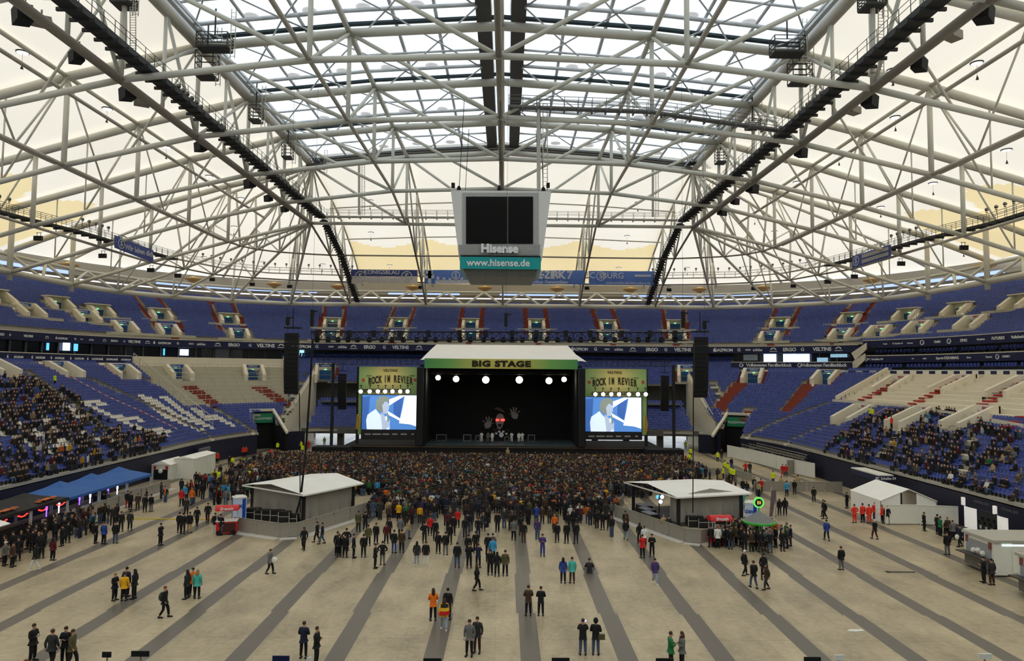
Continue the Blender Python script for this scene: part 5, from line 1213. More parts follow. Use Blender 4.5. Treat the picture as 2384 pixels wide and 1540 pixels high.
def line_array(px, py0, n, Y, k, bend, label, sgn=1):
    """hanging column of loudspeaker boxes, curving towards its foot"""
    p = aty(px, py0, Y); e = empty('line_array', p, label, 'loudspeaker column'); z = 0; y = 0
    c = MB(); c.box((0,0,.3*k), (1.5*k,.9*k,.12)); c.tube((0,0,.3*k), (0,0,2.2*k), .05, 5); c.build('fly_frame', black, e)
    for i in range(n):
        a = bend*(i/n)**1.6; h = .42*k; c = MB(); hw, d = .68*k, .42*k
        c.add([(-hw,-d,-h/2+.01),(hw,-d,-h/2+.01),(hw*.8,d,-h/2+.01),(-hw*.8,d,-h/2+.01),(-hw,-d,h/2-.02),(hw,-d,h/2-.02),(hw*.8,d,h/2-.02),(-hw*.8,d,h/2-.02)], [(3,2,1,0),(4,5,6,7),(0,1,5,4),(1,2,6,5),(2,3,7,6),(3,0,4,7)])
        o = c.build('speaker_box', black, e); x = sgn*math.sin(a*.6)*i*.03*k*1.6; z -= h*math.cos(a*.7); o.location = (x, y-math.sin(a)*.5, z); o.rotation_euler = (a*.8, 0, 0)
    return e
line_array(682, 771, 14, 65.5, .98, .55, 'big black hanging loudspeaker column on the left, in front of the stage', 1)
line_array(1630, 780, 14, 65.5, .98, .55, 'big black hanging loudspeaker column on the right, in front of the stage', -1)
line_array(798, 868, 14, YS-1, 1.0, .5, 'dim black loudspeaker column hanging left of the left festival banner', 1); line_array(1547, 872, 14, YS-1, 1.0, .5, 'dim black loudspeaker column hanging right of the right festival banner', -1)
# front lighting truss with moving heads
TY = 66.0; ta, tb = aty(727,782,TY), aty(1600,784,TY); box_truss(ta, tb, .78, 'long black lighting truss hanging in front of the stage', n=46)
hm = MB(); hm.lathe([(.1,-.16),(.17,-.12),(.17,.12),(.12,.2)], n=10); hy = MB(); hy.box((0,0,.28), (.34,.26,.14)); hy.box((-.2,0,.08), (.05,.12,.36)); hy.box((.2,0,.08), (.05,.12,.36)); HD = None
for i, px in enumerate([738,764,787,810,832,860,889,912,939,970,990,1014,1046,1072,1095,1126,1148,1172,1192,1216,1247,1273,1298,1326,1352,1382,1409,1431,1457,1486,1508,1539,1572]):
    p = aty(px, 793, TY-.2); p.z -= .05; e = empty('moving_head_lamp', p, 'small black moving head lamp under the long lighting truss', 'lamp', 'moving head lamps under the long truss')
    if HD is None: a, b = hm.build('lamp_head', black, e), hy.build('yoke', black, e); HD = (a.data, b.data)
    else: obj_from_mesh('lamp_head', HD[0], e); obj_from_mesh('yoke', HD[1], e)
for px in (738,813,870,931,997,1070,1131,1192,1249,1317,1374,1447,1513,1572):
    p = aty(px, 778, TY-.55); c = MB(); c.box(p, (.42,.2,.66)); c.box(p+Vector((0,.15,.1)), (.1,.3,.1)); tag(c.build('blinder_lamp', black), 'black blinder lamp box clamped to the long lighting truss', 'lamp', 'blinder lamps on the long truss')
for px, py, h, l in ((727,741,1.6,'left end of the long truss'),(1178,745,1.3,'middle of the long truss'),(1590,745,1.6,'right end of the long truss'),(670,748,.8,'top of the left loudspeaker column'),(1640,757,.8,'top of the right loudspeaker column')):
    p = aty(px, py, TY); e = empty('chain_hoist', p, 'black chain hoist with chain above the '+l, 'hoist'); c = MB(); c.box((0,0,0), (.32,.3,h)); c.box((.3,0,h*.4), (.4,.12,.12)); c.build('hoist_body', black, e); c = MB(); c.tube((0,0,h/2), (0,0,(Lz(p.x)-p.z)), .012, 4); c.tube((0,0,-h/2), (0,0,-h/2-.7), .03, 4); c.build('chain', steel_dark, e)
def cable(pts, r, label): c = MB(); c.path(pts, r, 6); tag(c.build('hanging_cable', black, smooth=True), label, 'cable')
cable([aty(728,790,TY), aty(722,900,TY), aty(712,1050,TY-.3), aty(700,1160,TY-.8), aty(690,1195,TY-1.3)], .1, 'thick black cable bundle dropping from the long truss to the left mixing tent')
cable([aty(697,915,65.3), aty(698,1050,65), aty(699,1195,64.8)], .05, 'thin black cable under the left loudspeaker column'); cable([aty(1614,800,TY), aty(1614,1000,65.6), aty(1613,1195,64.6)], .05, 'thin black cable dropping to the right mixing tent')
# barrier in front of the stage
c = MB(); a, b = (aty(812,1054,111.5), aty(1540,1056,111.5)); c.box(((a.x+b.x)/2,111.5,1.15), (b.x-a.x,.2,.12)); c.box(((a.x+b.x)/2,111.5,.55), (b.x-a.x,.06,1.1)); tag(c.build('crowd_barrier', wood_brown), 'long front-of-stage barrier with a pale top rail', 'barrier')
for px, lab in ((783,'left'),(1537,'right')):
    c = MB(); p = S(px, 1040); c.box((p.x, YS-2.5, 1.0), (6.0,3.0,2.0)); tag(c.build('side_platform', black), 'low black platform at the %s end of the stage' % lab, 'platform')
ydr = mat('yellow_drape', (186,150,52), .7)
for i, (px, y0, y1, w) in enumerate(((833,965,1000,6),(979,992,1030,6),(1353,995,1036,6),(1503,970,1008,5))):
    a, b = S(px, y0, YS-.3), S(px, y1, YS-.3); c = MB(); c.prism([(a.x-.2,YS-.3,a.z),(a.x+.2,YS-.3,a.z),(a.x+.4,YS-.3,(a.z+b.z)/2),(a.x+.25,YS-.3,b.z),(a.x-.3,YS-.3,b.z)], (0,.3,0)); tag(c.build('yellow_drape', ydr), 'narrow yellow cloth hanging beside a screen, %s of four' % ('leftmost','second from left','third from left','rightmost')[i], 'drape')
# ---------------------------------------------------------------- mixing tents
def tent(C, z1, zr, label, open_side, name='mixing_tent'):
    """C: four floor corners (front, left, right, back)"""
    C0, C1, C2, C3 = [Vector((*p, 0)) for p in C]; up = Vector((0,0,1)); e = empty(name, C0, label, 'tent'); cen = (C0+C1+C2+C3)/4
    top = [p+up*z1+(p-cen).normalized()*.7 for p in (C0, C1, C3, C2)]; ridge = [(top[0]+top[3])/2+up*0, (top[1]+top[2])/2]
    r0, r1 = (C0+C1)/2+up*zr, (C2+C3)/2+up*zr
    c = MB(); c.add([top[0], top[1], top[2], top[3], r0+(r0-r1).normalized()*.6, r1+(r1-r0).normalized()*.6], [(0,3,5,4),(1,4,5,2)])
    for q0, q1 in ((top[0],top[1]),(top[1],top[2]),(top[2],top[3]),(top[3],top[0])): c.add([q0, q1, q1-up*.14, q0-up*.14], [(0,1,2,3)])
    with_parent(c.build('tent_roof', tarp_white), e)
    def wall(a, b, nm, m=tarp_grey, t0=.35):
        c = MB(); n = 22; V = []; d = (b-a).normalized(); nn = Vector((d.y, -d.x, 0))
        for i in range(n+1):
            t = i/n; q = a.lerp(b, t); w_ = .09*math.sin(t*31)+.06*math.sin(t*67+1); hh = z1+(zr-z1)*(1-abs(2*t-1)) if nm == 'end_curtain' else z1
            V += [q+up*t0+nn*w_*1.6, q+up*(hh*.5)+nn*w_*(.4+math.sin(t*9)*.4), q+up*(hh-.05)+nn*w_*.3]
        F = []
        for i in range(n): F += [(3*i,3*i+3,3*i+4,3*i+1), (3*i+1,3*i+4,3*i+5,3*i+2)]
        c.add(V, F); with_parent(c.build(nm, m), e)
    ins = lambda p: p+(cen-p).normalized()*.35
    P = [ins(C0), ins(C1), ins(C3), ins(C2)]
    if open_side != 'left': wall(P[0], P[1], 'end_curtain')
    else:
        wall(P[0], P[0].lerp(P[1], .16), 'side_curtain')
    wall(P[3], P[0], 'side_curtain' if open_side != 'left' else 'end_curtain')
    wall(P[2], P[3], 'side_curtain')
    for p in P: c = MB(); c.box(p+up*z1/2, (.3,.3,z1)); with_parent(c.build('corner_post', truss_m), e)
    c = MB(); c.prism([P[0]+up*.02, P[1]+up*.02, P[2]+up*.02, P[3]+up*.02], up*.3); with_parent(c.build('platform', mat('ply_platform', (90,84,74), .8)), e)
    return e
tent([(-17.9,65.0),(-24.8,69.8),(-14.3,71.2),(-20.6,76.6)], 2.9, 3.45, 'white roofed mixing tent with grey curtains on the left', None)
tent([(17.3,65.2),(14.2,73.0),(24.4,67.4),(21.4,75.0)], 2.9, 3.45, 'white roofed mixing tent with an open desk side on the right', 'left')
# desks inside the open tent side
e = empty('mixing_desk', (15.6,67.6,0), 'long mixing desk with lit screens outside the right tent', 'mixing desk'); 
for k in range(3): c = MB(); c.box((-.6+k*.1,-1.0+k*2.0,.5), (1.0,1.7,1.0), rz=.35); c.build('desk', black, e); c = MB(); c.box((-.7+k*.1,-1.0+k*2.0,1.03), (.9,1.6,.1), rz=.35); c.build('desk_top', mat('desk_grey', (120,120,122)), e)
for x, y, z, m in ((.9,2.6,1.9,lit_cyan),(1.3,2.4,1.95,mat('pale_blue_lamp',(190,210,255),.5,emit=4)),(1.1,2.2,1.5,mat('pale_blue_lamp',(190,210,255),.5,emit=4)),(1.9,.6,1.4,lit_violet)): c = MB(); c.ball((x,y,z), .2, n=10); c.build('lamp', m, e)
c = MB(); c.tube((1.0,2.4,0), (1.0,2.4,2.0), .06, 5); c.tube((1.9,.6,0), (1.9,.6,1.4), .06, 5); c.build('lamp_stand', black, e)
# ---------------------------------------------------------------- barrier runs
def fence_run(pts, label, h=1.15, foot=True, m=None, mesh=True, name='barrier_run', grp=None, plinth=None):
    P = [Vector((*p, 0)) for p in pts]; e = empty(name, P[0], label, 'barrier', grp); m = m or fence_grey
    for a, b in zip(P, P[1:]):
        n = max(1, round((b-a).length/2.4))
        for k in range(n):
            p, q = a.lerp(b, k/n), a.lerp(b, (k+1)/n-.01); c = MB(); d = (q-p).normalized(); nn = Vector((-d.y, d.x, 0))
            c.prism([p+Vector((0,0,.1)), q+Vector((0,0,.1)), q+Vector((0,0,h)), p+Vector((0,0,h))], nn*.04)
            c.tube(p+Vector((0,0,h)), q+Vector((0,0,h)), .045, 6); c.tube(p, p+Vector((0,0,h)), .04, 5)
            if foot: c.tube(p, p+nn*.8, .03, 4); c.tube(p+nn*.8, p+Vector((0,0,h*.8)), .03, 4)
            with_parent(c.build('barrier_panel', m), e)
        if plinth:
            c = MB(); d = (b-a).normalized(); nn = Vector((d.y, -d.x, 0))*.75; c.prism([a, b, b+nn, a+nn], (0,0,.05)); with_parent(c.build('base_plate', mat('pale_base_plate', (206,200,188), .4)), e)
    return e
mesh_m = mat('barrier_mesh_grey', (150,144,130), .6, var=.2, scale=5)
fl = lambda *q: [tuple(atz(*p).xy) for p in q]
fence_run(fl((545,1238),(652,1254),(692,1252),(886,1190)), 'grey crowd barrier run around the left mixing tent', h=1.25, m=mesh_m, plinth=True)
fence_run(fl((1452,1176),(1432,1205),(1595,1264),(1632,1268),(1732,1252)), 'grey crowd barrier run around the right mixing tent', h=1.2, m=mesh_m, plinth=True)
fence_run([(-39.4,66),(-39.5,84)], 'grey barrier along the counter of the blue gazebos', h=1.15, m=mesh_m, plinth=True)
fence_run([(31.5,84.5),(42.5,84.5)], 'grey barrier across the right side aisle', h=1.3, m=mesh_m); fence_run([(27,97.5),(33,97.0),(34,92)], 'pale barrier pen near the right edge of the crowd', h=1.1, m=mesh_m)
fence_run([(-38,88),(-34,95),(-28,98)], 'pale barrier near the left edge of the crowd', h=1.0, m=mesh_m)
fence_run([(39.4,119),(41.6,110),(43.0,99.5),(44.0,95.5)], 'long white screened fence below the right stand', h=2.1, m=plastic_white, foot=False, name='white_fence')
fence_run([(37.9,66.9),(41.3,66.9),(44.6,66.2)], 'white screened fence before the first aid tent', h=1.9, m=plastic_white, foot=False, name='white_fence')
c = MB()
for k in range(3):
    a, b = Vector((41.5+.6*k,118-2*k,1.9+.3*k)), Vector((43.6+.2*k,98,1.9+.3*k))
    for o_ in (0,.5): c.tube(a+Vector((0,0,o_)), b+Vector((0,0,o_)), .06, 5)
    for i in range(16): c.tube(a.lerp(b, i/16), a.lerp(b, (i+1)/16)+Vector((0,0,.5)), .04, 4)
for y in (100,108,116): c.box((42.6,y,1.0), (1.2,.3,2.0))
tag(c.build('stored_truss', fence_grey), 'stack of grey lattice trusses stored behind the white fence', 'trusses')
# ---------------------------------------------------------------- stalls, gazebos
def gazebo(x, y, w, ze, za, m, label, name='gazebo', cat='gazebo'):
    e = empty(name, (x, y, 0), label, cat); h = w/2; c = MB(); c.add([(-h,-h,ze),(h,-h,ze),(h,h,ze),(-h,h,ze),(-h*.35,-h*.35,ze+(za-ze)*.55),(h*.35,-h*.35,ze+(za-ze)*.55),(h*.35,h*.35,ze+(za-ze)*.55),(-h*.35,h*.35,ze+(za-ze)*.55),(0,0,za)], [(0,1,5,4),(1,2,6,5),(2,3,7,6),(3,0,4,7),(4,5,8),(5,6,8),(6,7,8),(7,4,8)]); c.build('roof', m, e)
    c = MB()
    for a, b in (((-h,-h),(h,-h)),((h,-h),(h,h)),((h,h),(-h,h)),((-h,h),(-h,-h))): c.prism([(*a,ze),(*b,ze),(*b,ze-.25),(*a,ze-.25)], (0,0,.0) if False else ((b[1]-a[1])*.01, -(b[0]-a[0])*.01, 0))
    c.build('valance', m, e)
    for a in (-1, 1):
        for b in (-1, 1): c = MB(); c.box((a*(h-.1), b*(h-.1), ze/2), (.09,.09,ze)); c.build('leg', silver, e)
    return e
gz = mat('blue_gazebo_cloth', (38,92,160), .6)
for i, y in enumerate((67.0,72.0,77.0)):
    gazebo(-42.0, y, 4.9, 2.45, 3.6, gz, 'blue pyramid gazebo of the left bar row, %s' % ('nearest the camera','middle one','farthest from the camera')[i])
    c = MB(); c.box((-39.9,y,.55), (.7,4.6,1.1)); tag(c.build('bar_counter', mat('pale_counter', (180,176,170))), 'pale bar counter under the %s blue gazebo' % ('nearest','middle','farthest')[i], 'counter')
    for k in range(2):
        c = MB(); c.tube((-42.5,y-1+k*1.8,1.0), (-42.5,y-1+k*1.8,2.1), .09, 8); c.tube((-42.5,y-1+k*1.8,0), (-42.5,y-1+k*1.8,1.0), .05, 6)
        tag(c.build('fridge_light', lit_violet if k == 0 else mat('white_tube',(240,240,255),.5,emit=3)), '%s light tube glowing under the %s blue gazebo' % (('violet','white')[k], ('nearest','middle','farthest')[i]), 'lamp')
bk_ = mat('black_gazebo_cloth', (26,25,26), .7); og = mat('orange_print', (196,104,52), .6, emit=.1); rl = mat('red_neon', (255,50,36), .5, emit=3)
for i, (y, l) in enumerate(((62.1,'beside the blue gazebos'),(57.2,'nearest the left picture edge'))):
    e = gazebo(-42.0, y, 4.9, 2.5, 3.3, bk_, 'black gazebo bar with orange print, '+l)
    c = MB()
    for k in range(7): a = -1.1+k*.35; c.box((2.0,a,2.72+.1*abs(math.sin(k*1.3))), (.5,.3,.04), tilt=0)
    c.build('roof_print', og, e)
    c = MB()
    for s_ in (-1.2,1.2):
        for k in range(6): t = k/5; c.box((2.55,s_-.5+1.0*t,2.15-.14*math.sin(math.pi*t)), (.06,.21,.08))
    c.build('neon_sign', rl, e); c = MB(); c.box((2.1,0,.55), (.7,4.6,1.1)); c.build('counter', black, e)
# green and white food kiosk at far left
e = empty('food_kiosk', (-40.3,52.4,0), 'white and green food kiosk with lit hatch at the far left edge', 'kiosk'); c = MB(); c.box((0,0,1.25), (2.8,4.6,2.5)); c.build('body', plastic_white, e)
c = MB(); c.box((0,0,2.75), (2.9,4.8,.5)); c.build('roof_band', mat('kiosk_green', (40,130,90)), e); c = MB(); c.box((0,0,3.05), (3.0,4.9,.12)); c.build('roof', tarp_white, e); c = MB(); c.prism([(1.4,-2.4,2.5),(1.4,2.4,2.5),(2.4,2.4,2.2),(2.4,-2.4,2.2)], (0,0,.06)); c.build('awning', tarp_white, e)
c = MB(); c.box((1.43,.2,1.6), (.06,3.8,.9)); c.build('lit_hatch', mat('warm_lit_hatch', (235,180,90), .5, emit=.9), e); c = MB(); c.box((1.44,0,.55), (.06,4.5,1.0)); c.build('red_panel', mat('kiosk_red', (140,30,26)), e)
# white container tents by the left wall
def ribbed(name, x0, x1, y0, y1, h, roof_h, label, hatch=False):
    e = empty(name, ((x0+x1)/2,(y0+y1)/2,0), label, 'container'); w, d = x1-x0, y1-y0; c = MB(); c.box((0,0,h/2), (w,d,h)); n = int(d/.45)
    for k in range(n): c.box((w/2+.03,-d/2+.2+k*d/n,h/2), (.06,.12,h-.3))
    c.build('body', plastic_white, e); c = MB(); c.prism([(-w/2-.1,-d/2-.1,h),(w/2+.1,-d/2-.1,h),(0,-d/2-.1,h+roof_h)], (0,d+.2,0)); c.build('roof', tarp_white, e)
    if hatch:
        c = MB(); c.box((0,-d/2-.03,.75), (w*.75,.08,1.3)); c.build('front_shade_slab', black, e)  # black slab stands for the shade inside the open front
        for s_ in (-1, 1): c = MB(); c.box((s_*w*.32,-d/2-.05,h-.35), (.32,.06,.4)); c.build('red_cross_sign', red_paint, e)
        c = MB(); c.ball((0,-d/2-.1,1.2), .3, n=8); c.build('white_lamp', plastic_white, e)
ribbed('white_container', -45.0, -42.6, 90.0, 94.6, 2.0, .55, 'lower white container tent with open front beside the left wall', True); ribbed('white_container', -42.9, -40.3, 91.6, 98.4, 2.6, .3, 'taller ribbed white container beside the left wall')
c = MB(); c.box((-43.9,103,1.4), (.3,3.4,2.8)); tag(c.build('service_door', mat('grey_door', (104,104,108))), 'grey service door in the navy wall behind the white containers', 'door')
# portable toilets
def toilet(x, y, label, rz=.5):
    e = empty('portable_toilet', (x, y, 0), label, 'portable toilet', None, rz); c = MB(); c.box((0,0,1.1), (1.15,1.15,2.2)); c.build('cabin', mat('toilet_blue', (196,208,228), .4), e); c = MB(); c.box((0,0,2.25), (1.22,1.22,.1)); c.box((0,0,2.35), (1.0,1.0,.12), taper=.7); c.build('roof', plastic_white, e)
    for a, f in (((0,-.585),(0,-1)),((-.585,0),(-1,0))):
        c = MB(); c.box((a[0]+(.35 if f[0] == 0 else 0), a[1]+(.35 if f[1] == 0 else 0), 1.1), (.3 if f[0] == 0 else .03,.03 if f[0] == 0 else .3,2.1)); c.build('door_panel', mat('toilet_dark_blue', (24,70,170), .4), e)
        put_text('DIXI', (a[0]*1.03-(.12 if f[0] == 0 else 0), a[1]*1.03-(.1 if f[1] == 0 else 0), 1.45), f, .42, mat('toilet_dark_blue', (24,70,170), .4), e, bold=.03, shear=.2)
p = atz(556,1213); toilet(p.x, p.y, 'blue and white portable toilet behind the left red snack cart'); p = atz(1750,1226); toilet(p.x, p.y, 'blue and white portable toilet behind the green bar umbrella', -.4)
# red snack carts
cr_ = mat('cart_red', (206,34,32), .4)
def cart(x, y, rz, label):
    e = empty('snack_cart', (x, y, 0), label, 'snack cart', None, rz); c = MB(); c.box((0,0,.65), (1.7,.9,1.0)); c.build('body', cr_, e); c = MB(); c.box((.1,-.47,.65), (1.3,.04,.8)); c.build('front_panel', mat('cart_dark_print', (70,30,24)), e)
    put_text('AVL', (.3,-.5,.7), (0,-1), .4, letters_white, e, bold=.03, shear=.2) if False else None
    c = MB(); c.box((0,0,1.2), (1.8,1.0,.08)); c.build('counter_top', plastic_white, e)
    for a in (-.8,.8):
        for b in (-.4,.4): c = MB(); c.tube((a,b,1.2), (a,b,2.1), .03, 5); c.build('roof_post', silver, e)
    c = MB(); P = [(-.95+0, .55*math.cos(t), 2.1+.42*math.sin(t)) for t in np.linspace(0, math.pi, 9)]; c.prism([(-.95,p[1],p[2]) for p in P], (1.9,0,0)); r = c.build('barrel_roof', cr_, e)
    put_text('Brezeln', (0,-.56,2.28), (0,-1), .36, letters_white, r, bold=.02, shear=.2)
    for a in (-.6,.6): c = MB(); c.lathe([(.22,-.04),(.22,.04)], n=12); o = c.build('wheel', black, e); o.rotation_euler.x = math.pi/2; o.location = (a,-.5,.22)
p = atz(528,1244); cart(p.x, p.y, .25, 'red snack cart with barrel roof left of the left mixing tent'); p = atz(1676,1270); cart(p.x, p.y, .1, 'red snack cart with barrel roof before the right mixing tent')
# round bar with green lit umbrella
p = atz(1768,1268); e = empty('umbrella_bar', (p.x, p.y, 0), 'round bar with green rimmed umbrella and glowing green ring sign', 'bar'); gg = mat('neon_green', (110,220,100), .5, emit=.7)
c = MB(); c.lathe([(1.3,1.95),(.75,2.35),(.12,2.75)], n=20); c.build('umbrella', mat('grey_umbrella', (120,120,116)), e); c = MB(); c.lathe([(1.33,1.8),(1.36,1.95),(1.3,1.98)], n=20); c.build('umbrella_rim', mat('green_rim', (60,170,60), .5, emit=.12), e); c = MB(); c.tube((0,0,0), (0,0,3.1), .06, 8); c.build('pole', mat('green_rim', (60,170,60), .5, emit=.12), e)
c = MB(); c.lathe([(.8,0),(.85,1.05),(.95,1.1)], n=18); c.build('counter', black, e); c = MB()
for i in range(20):
    a0, a1 = i*math.pi/10, (i+1)*math.pi/10; c.prism([(r*math.cos(a), 0, 3.5+r*math.sin(a)) for r, a in ((.33,a0),(.33,a1),(.47,a1),(.47,a0))], (0,.12,0))
c.build('ring_sign', gg, e); c = MB(); c.lathe([(.34,0),(.34,.06)], n=18); o = c.build('sign_disc', black, e); o.rotation_euler.x = math.pi/2; o.location = (0,.08,3.5); c = MB(); c.box((-.08,-.02,3.5), (.12,.04,.3)); c.box((.1,-.02,3.5), (.12,.04,.26)); c.build('sign_mark', mat('gold_mark', (220,190,90), .5, emit=.5), e)
p = atz(1797,1206); c = MB(); c.prism([(p.x-.25,p.y,.1),(p.x+.05,p.y,.1),(p.x+.45,p.y,2.2),(p.x+.4,p.y,2.75),(p.x+.0,p.y,2.7)], (0,.04,0)); c.tube((p.x+.4,p.y,0), (p.x+.45,p.y,2.75), .03, 5); tag(c.build('beach_flag', mat('patterned_flag', (110,90,92), .7, var=.7, scale=9)), 'tall patterned beach flag leaning right of the green bar umbrella', 'flag')
# flight cases by the tents
fc = mat('flight_case_black', (24,24,26), .45)
for i, (px, py, w, h) in enumerate(((585,1212,1.3,1.0),(604,1216,1.1,1.0),(622,1220,1.2,1.1),(641,1224,1.1,1.25),(659,1226,1.0,1.2),(676,1225,1.1,.9),(742,1200,1.6,.5),(1600,1222,1.2,1.3),(1622,1230,1.5,.9),(1646,1232,1.5,.8),(1688,1222,1.8,.7),(1640,1210,2.2,1.3))):
    p = atz(px, py); e = empty('flight_case', (p.x, p.y+.5, 0), 'black flight case beside the %s mixing tent, %s' % (('left' if px < 1000 else 'right'), ORDW[i if px < 1000 else i-7]), 'flight case', 'flight cases at the %s tent' % ('left' if px < 1000 else 'right')); c = MB(); c.box((0,0,h/2+.08), (w,.75,h)); c.build('case_body', fc, e); c = MB()
    for a in (-w/2, w/2): c.box((a,-.38,h/2+.08), (.05,.03,h))
    c.box((0,-.38,h*.7), (w,.03,.05)); c.build('case_edges', steel_mid, e); c = MB()
    for a in (-1, 1):
        for b in (-1, 1): c.lathe([(.05,0),(.05,.09)], (a*(w/2-.15), b*.25, 0), 8)
    c.build('castors', black, e)
# right side: first aid tent, merchandise stall, containers
e = empty('first_aid_tent', (40.6,70.5,0), 'white gabled first aid tent by the right wall', 'tent'); w, d, h, r = 5.6, 6.0, 2.2, 3.35; c = MB(); c.prism([(-w/2,-d/2,h),(0,-d/2,r),(0,-d/2,r-.08),(-w/2,-d/2,h-.08)], (0,d,0)); c.prism([(w/2,-d/2,h),(w/2,-d/2,h-.08),(0,-d/2,r-.08),(0,-d/2,r)], (0,d,0)); c.build('roof', tarp_white, e)

for q in (-1, 1): c = MB(); c.box((q*(w/2-.05),0,h/2), (.06,d-.2,h-.1)); c.build('side_wall', tarp_white, e)
c = MB(); c.prism([(-w/2,-d/2+.1,0),(-.8,-d/2+.1,0),(-.8,-d/2+.1,r-.45),(-w/2,-d/2+.1,h-.1)], (0,.05,0)); c.prism([(w/2,-d/2+.1,0),(w/2,-d/2+.1,h-.1),(.8,-d/2+.1,r-.45),(.8,-d/2+.1,0)], (0,.05,0)); c.build('gable_flap', tarp_white, e)
e = empty('dugout_roof', (43.6,80,2.6), 'navy canopy with pale roof on the right wall behind the first aid tent', 'canopy'); c = MB(); c.box((0,0,.3), (1.6,6,.6)); c.build('fascia', navy_band, e); c = MB(); c.box((0,0,.65), (1.7,6.1,.12)); c.build('roof', plastic_white, e); put_text('FC Schalke 04', (0,-3.02,.3), (0,-1), .4, letters_white, e, bold=.02)
e = empty('merchandise_stall', (42.6,60.5,0), 'curved white merchandise wall hung with dark shirts by the right wall', 'stall'); wm = mat('backlit_white', (250,244,236), .5, emit=.3)
for a, b in ((2.7,1.0),(-1.6,-2.9)):
    c = MB(); P = [(.9-.5*math.cos((t-(a+b)/2)/1.2), t) for t in np.linspace(a, b, 7)]
    for (x0_,y0_),(x1_,y1_) in zip(P, P[1:]): c.add([(x0_,y0_,.3),(x1_,y1_,.3),(x1_,y1_,2.6),(x0_,y0_,2.6)], [(0,1,2,3)])
    c.build('curved_panel', wm, e)
c = MB(); c.box((.75,-.3,1.5), (.08,2.6,2.2)); c.build('display_wall', mat('display_dark', (40,40,40), .7), e)
for k in range(12): c = MB(); yy, zz = -1.4+.24*k*1.0, 1.5+.4*(k % 3-1); c.box((.66,yy,zz), (.05,.18,.28)); c.box((.66,yy,zz+.08), (.05,.26,.08)); c.build('shirt', black if k % 3 else plastic_white, e)
c = MB(); c.box((-.9,0,.5), (.9,5.6,1.0)); c.build('sales_table', black, e); c = MB(); c.box((-.9,-.6,1.04), (.7,1.8,.08)); c.build('paper_goods', plastic_white, e)
for k, (x, y) in enumerate(((.8,3.2),(.8,-.9))): c = MB(); c.box((x,y,2.9), (.2,.3,.7)); c.build('stall_lamp', wm, e)
def kiosk(x0, x1, y0, y1, h, label, faces):
    e = empty('drinks_container', ((x0+x1)/2,(y0+y1)/2,0), label, 'container'); w, d = x1-x0, y1-y0; c = MB(); c.box((0,0,h/2+.1), (w,d,h)); c.build('body', plastic_white, e); c = MB(); c.box((0,0,h+.18), (w+.25,d+.25,.18)); c.build('roof_frame', mat('container_frame', (176,172,156)), e)
    for k in range(int(w/1.5)): c = MB(); c.box((-w/2+1.9+k*1.45,-d/2-.03,1.35), (1.15,.05,2.1)); g = c.build('door_leaf', plastic_white, e); c = MB(); c.box((-w/2+1.9+k*1.45,-d/2-.06,1.7), (.2,.03,.24)); c.build('door_sign', mat('sign_brown', (130,66,60)), g)
    c = MB(); c.box((0,-d/2-.05,h-.1), (w-1.2,.06,.1)); c.build('light_strip', mat('cool_strip', (200,235,245), .5, emit=1.8), e); c = MB(); c.box((-w/2-.03,0,1.7), (.05,d-.5,.95)); c.build('serving_hatch', mat('hatch_grey', (150,150,150)), e); c = MB(); c.box((-w/2-.35,0,1.12), (.7,d,.08)); c.build('counter', mat('counter_dark', (70,66,60)), e); c = MB(); c.box((-w/2-.05,0,.6), (.06,d-.2,.9)); c.build('counter_front', mat('counter_panel', (110,106,98)), e)
    for s_ in (-1, 1): c = MB(); c.box((-w/2-.04,s_*(d/2-.35),h-.25), (.04,.3,.5)); c.build('red_sign', mat('sign_brown', (130,66,60)), e)
    for k in range(3): c = MB(); c.ball((-w/2-.1,-.6+k*.5,1.4+.1*(k % 2)), .22, n=8); c.build('white_goods', plastic_white, e)
kiosk(36.4, 44.0, 50.0, 53.2, 2.35, 'white drinks container with serving hatch at the right edge', None); kiosk(35.6, 42.0, 43.4, 46.6, 2.35, 'second white drinks container nearer the camera at the right edge', None)
for k, (y0_, l) in enumerate(((60.5,'left one'),(57.0,'right one'))): o = put_text('FESTIVAL CAFÉ', (44.6,y0_+2.5,2.85), (-1,0), .3, mat('dim_letter', (90,88,90)), None, bold=.01); tag(o, 'faint pale lettering high on the navy right wall, '+l, 'lettering'); o.name = 'wall_lettering'
for y_ in (47.5,50.5,53.5): c = MB(); c.box((44.85,y_+1,1.25), (.2,1.0,2.3)); tag(c.build('wall_panel_door', mat('dim_panel', (52,50,52))), 'dark panel door in the right wall behind the containers, at %s' % {47.5:'the picture edge',50.5:'the middle',53.5:'the stall side'}[y_], 'door')
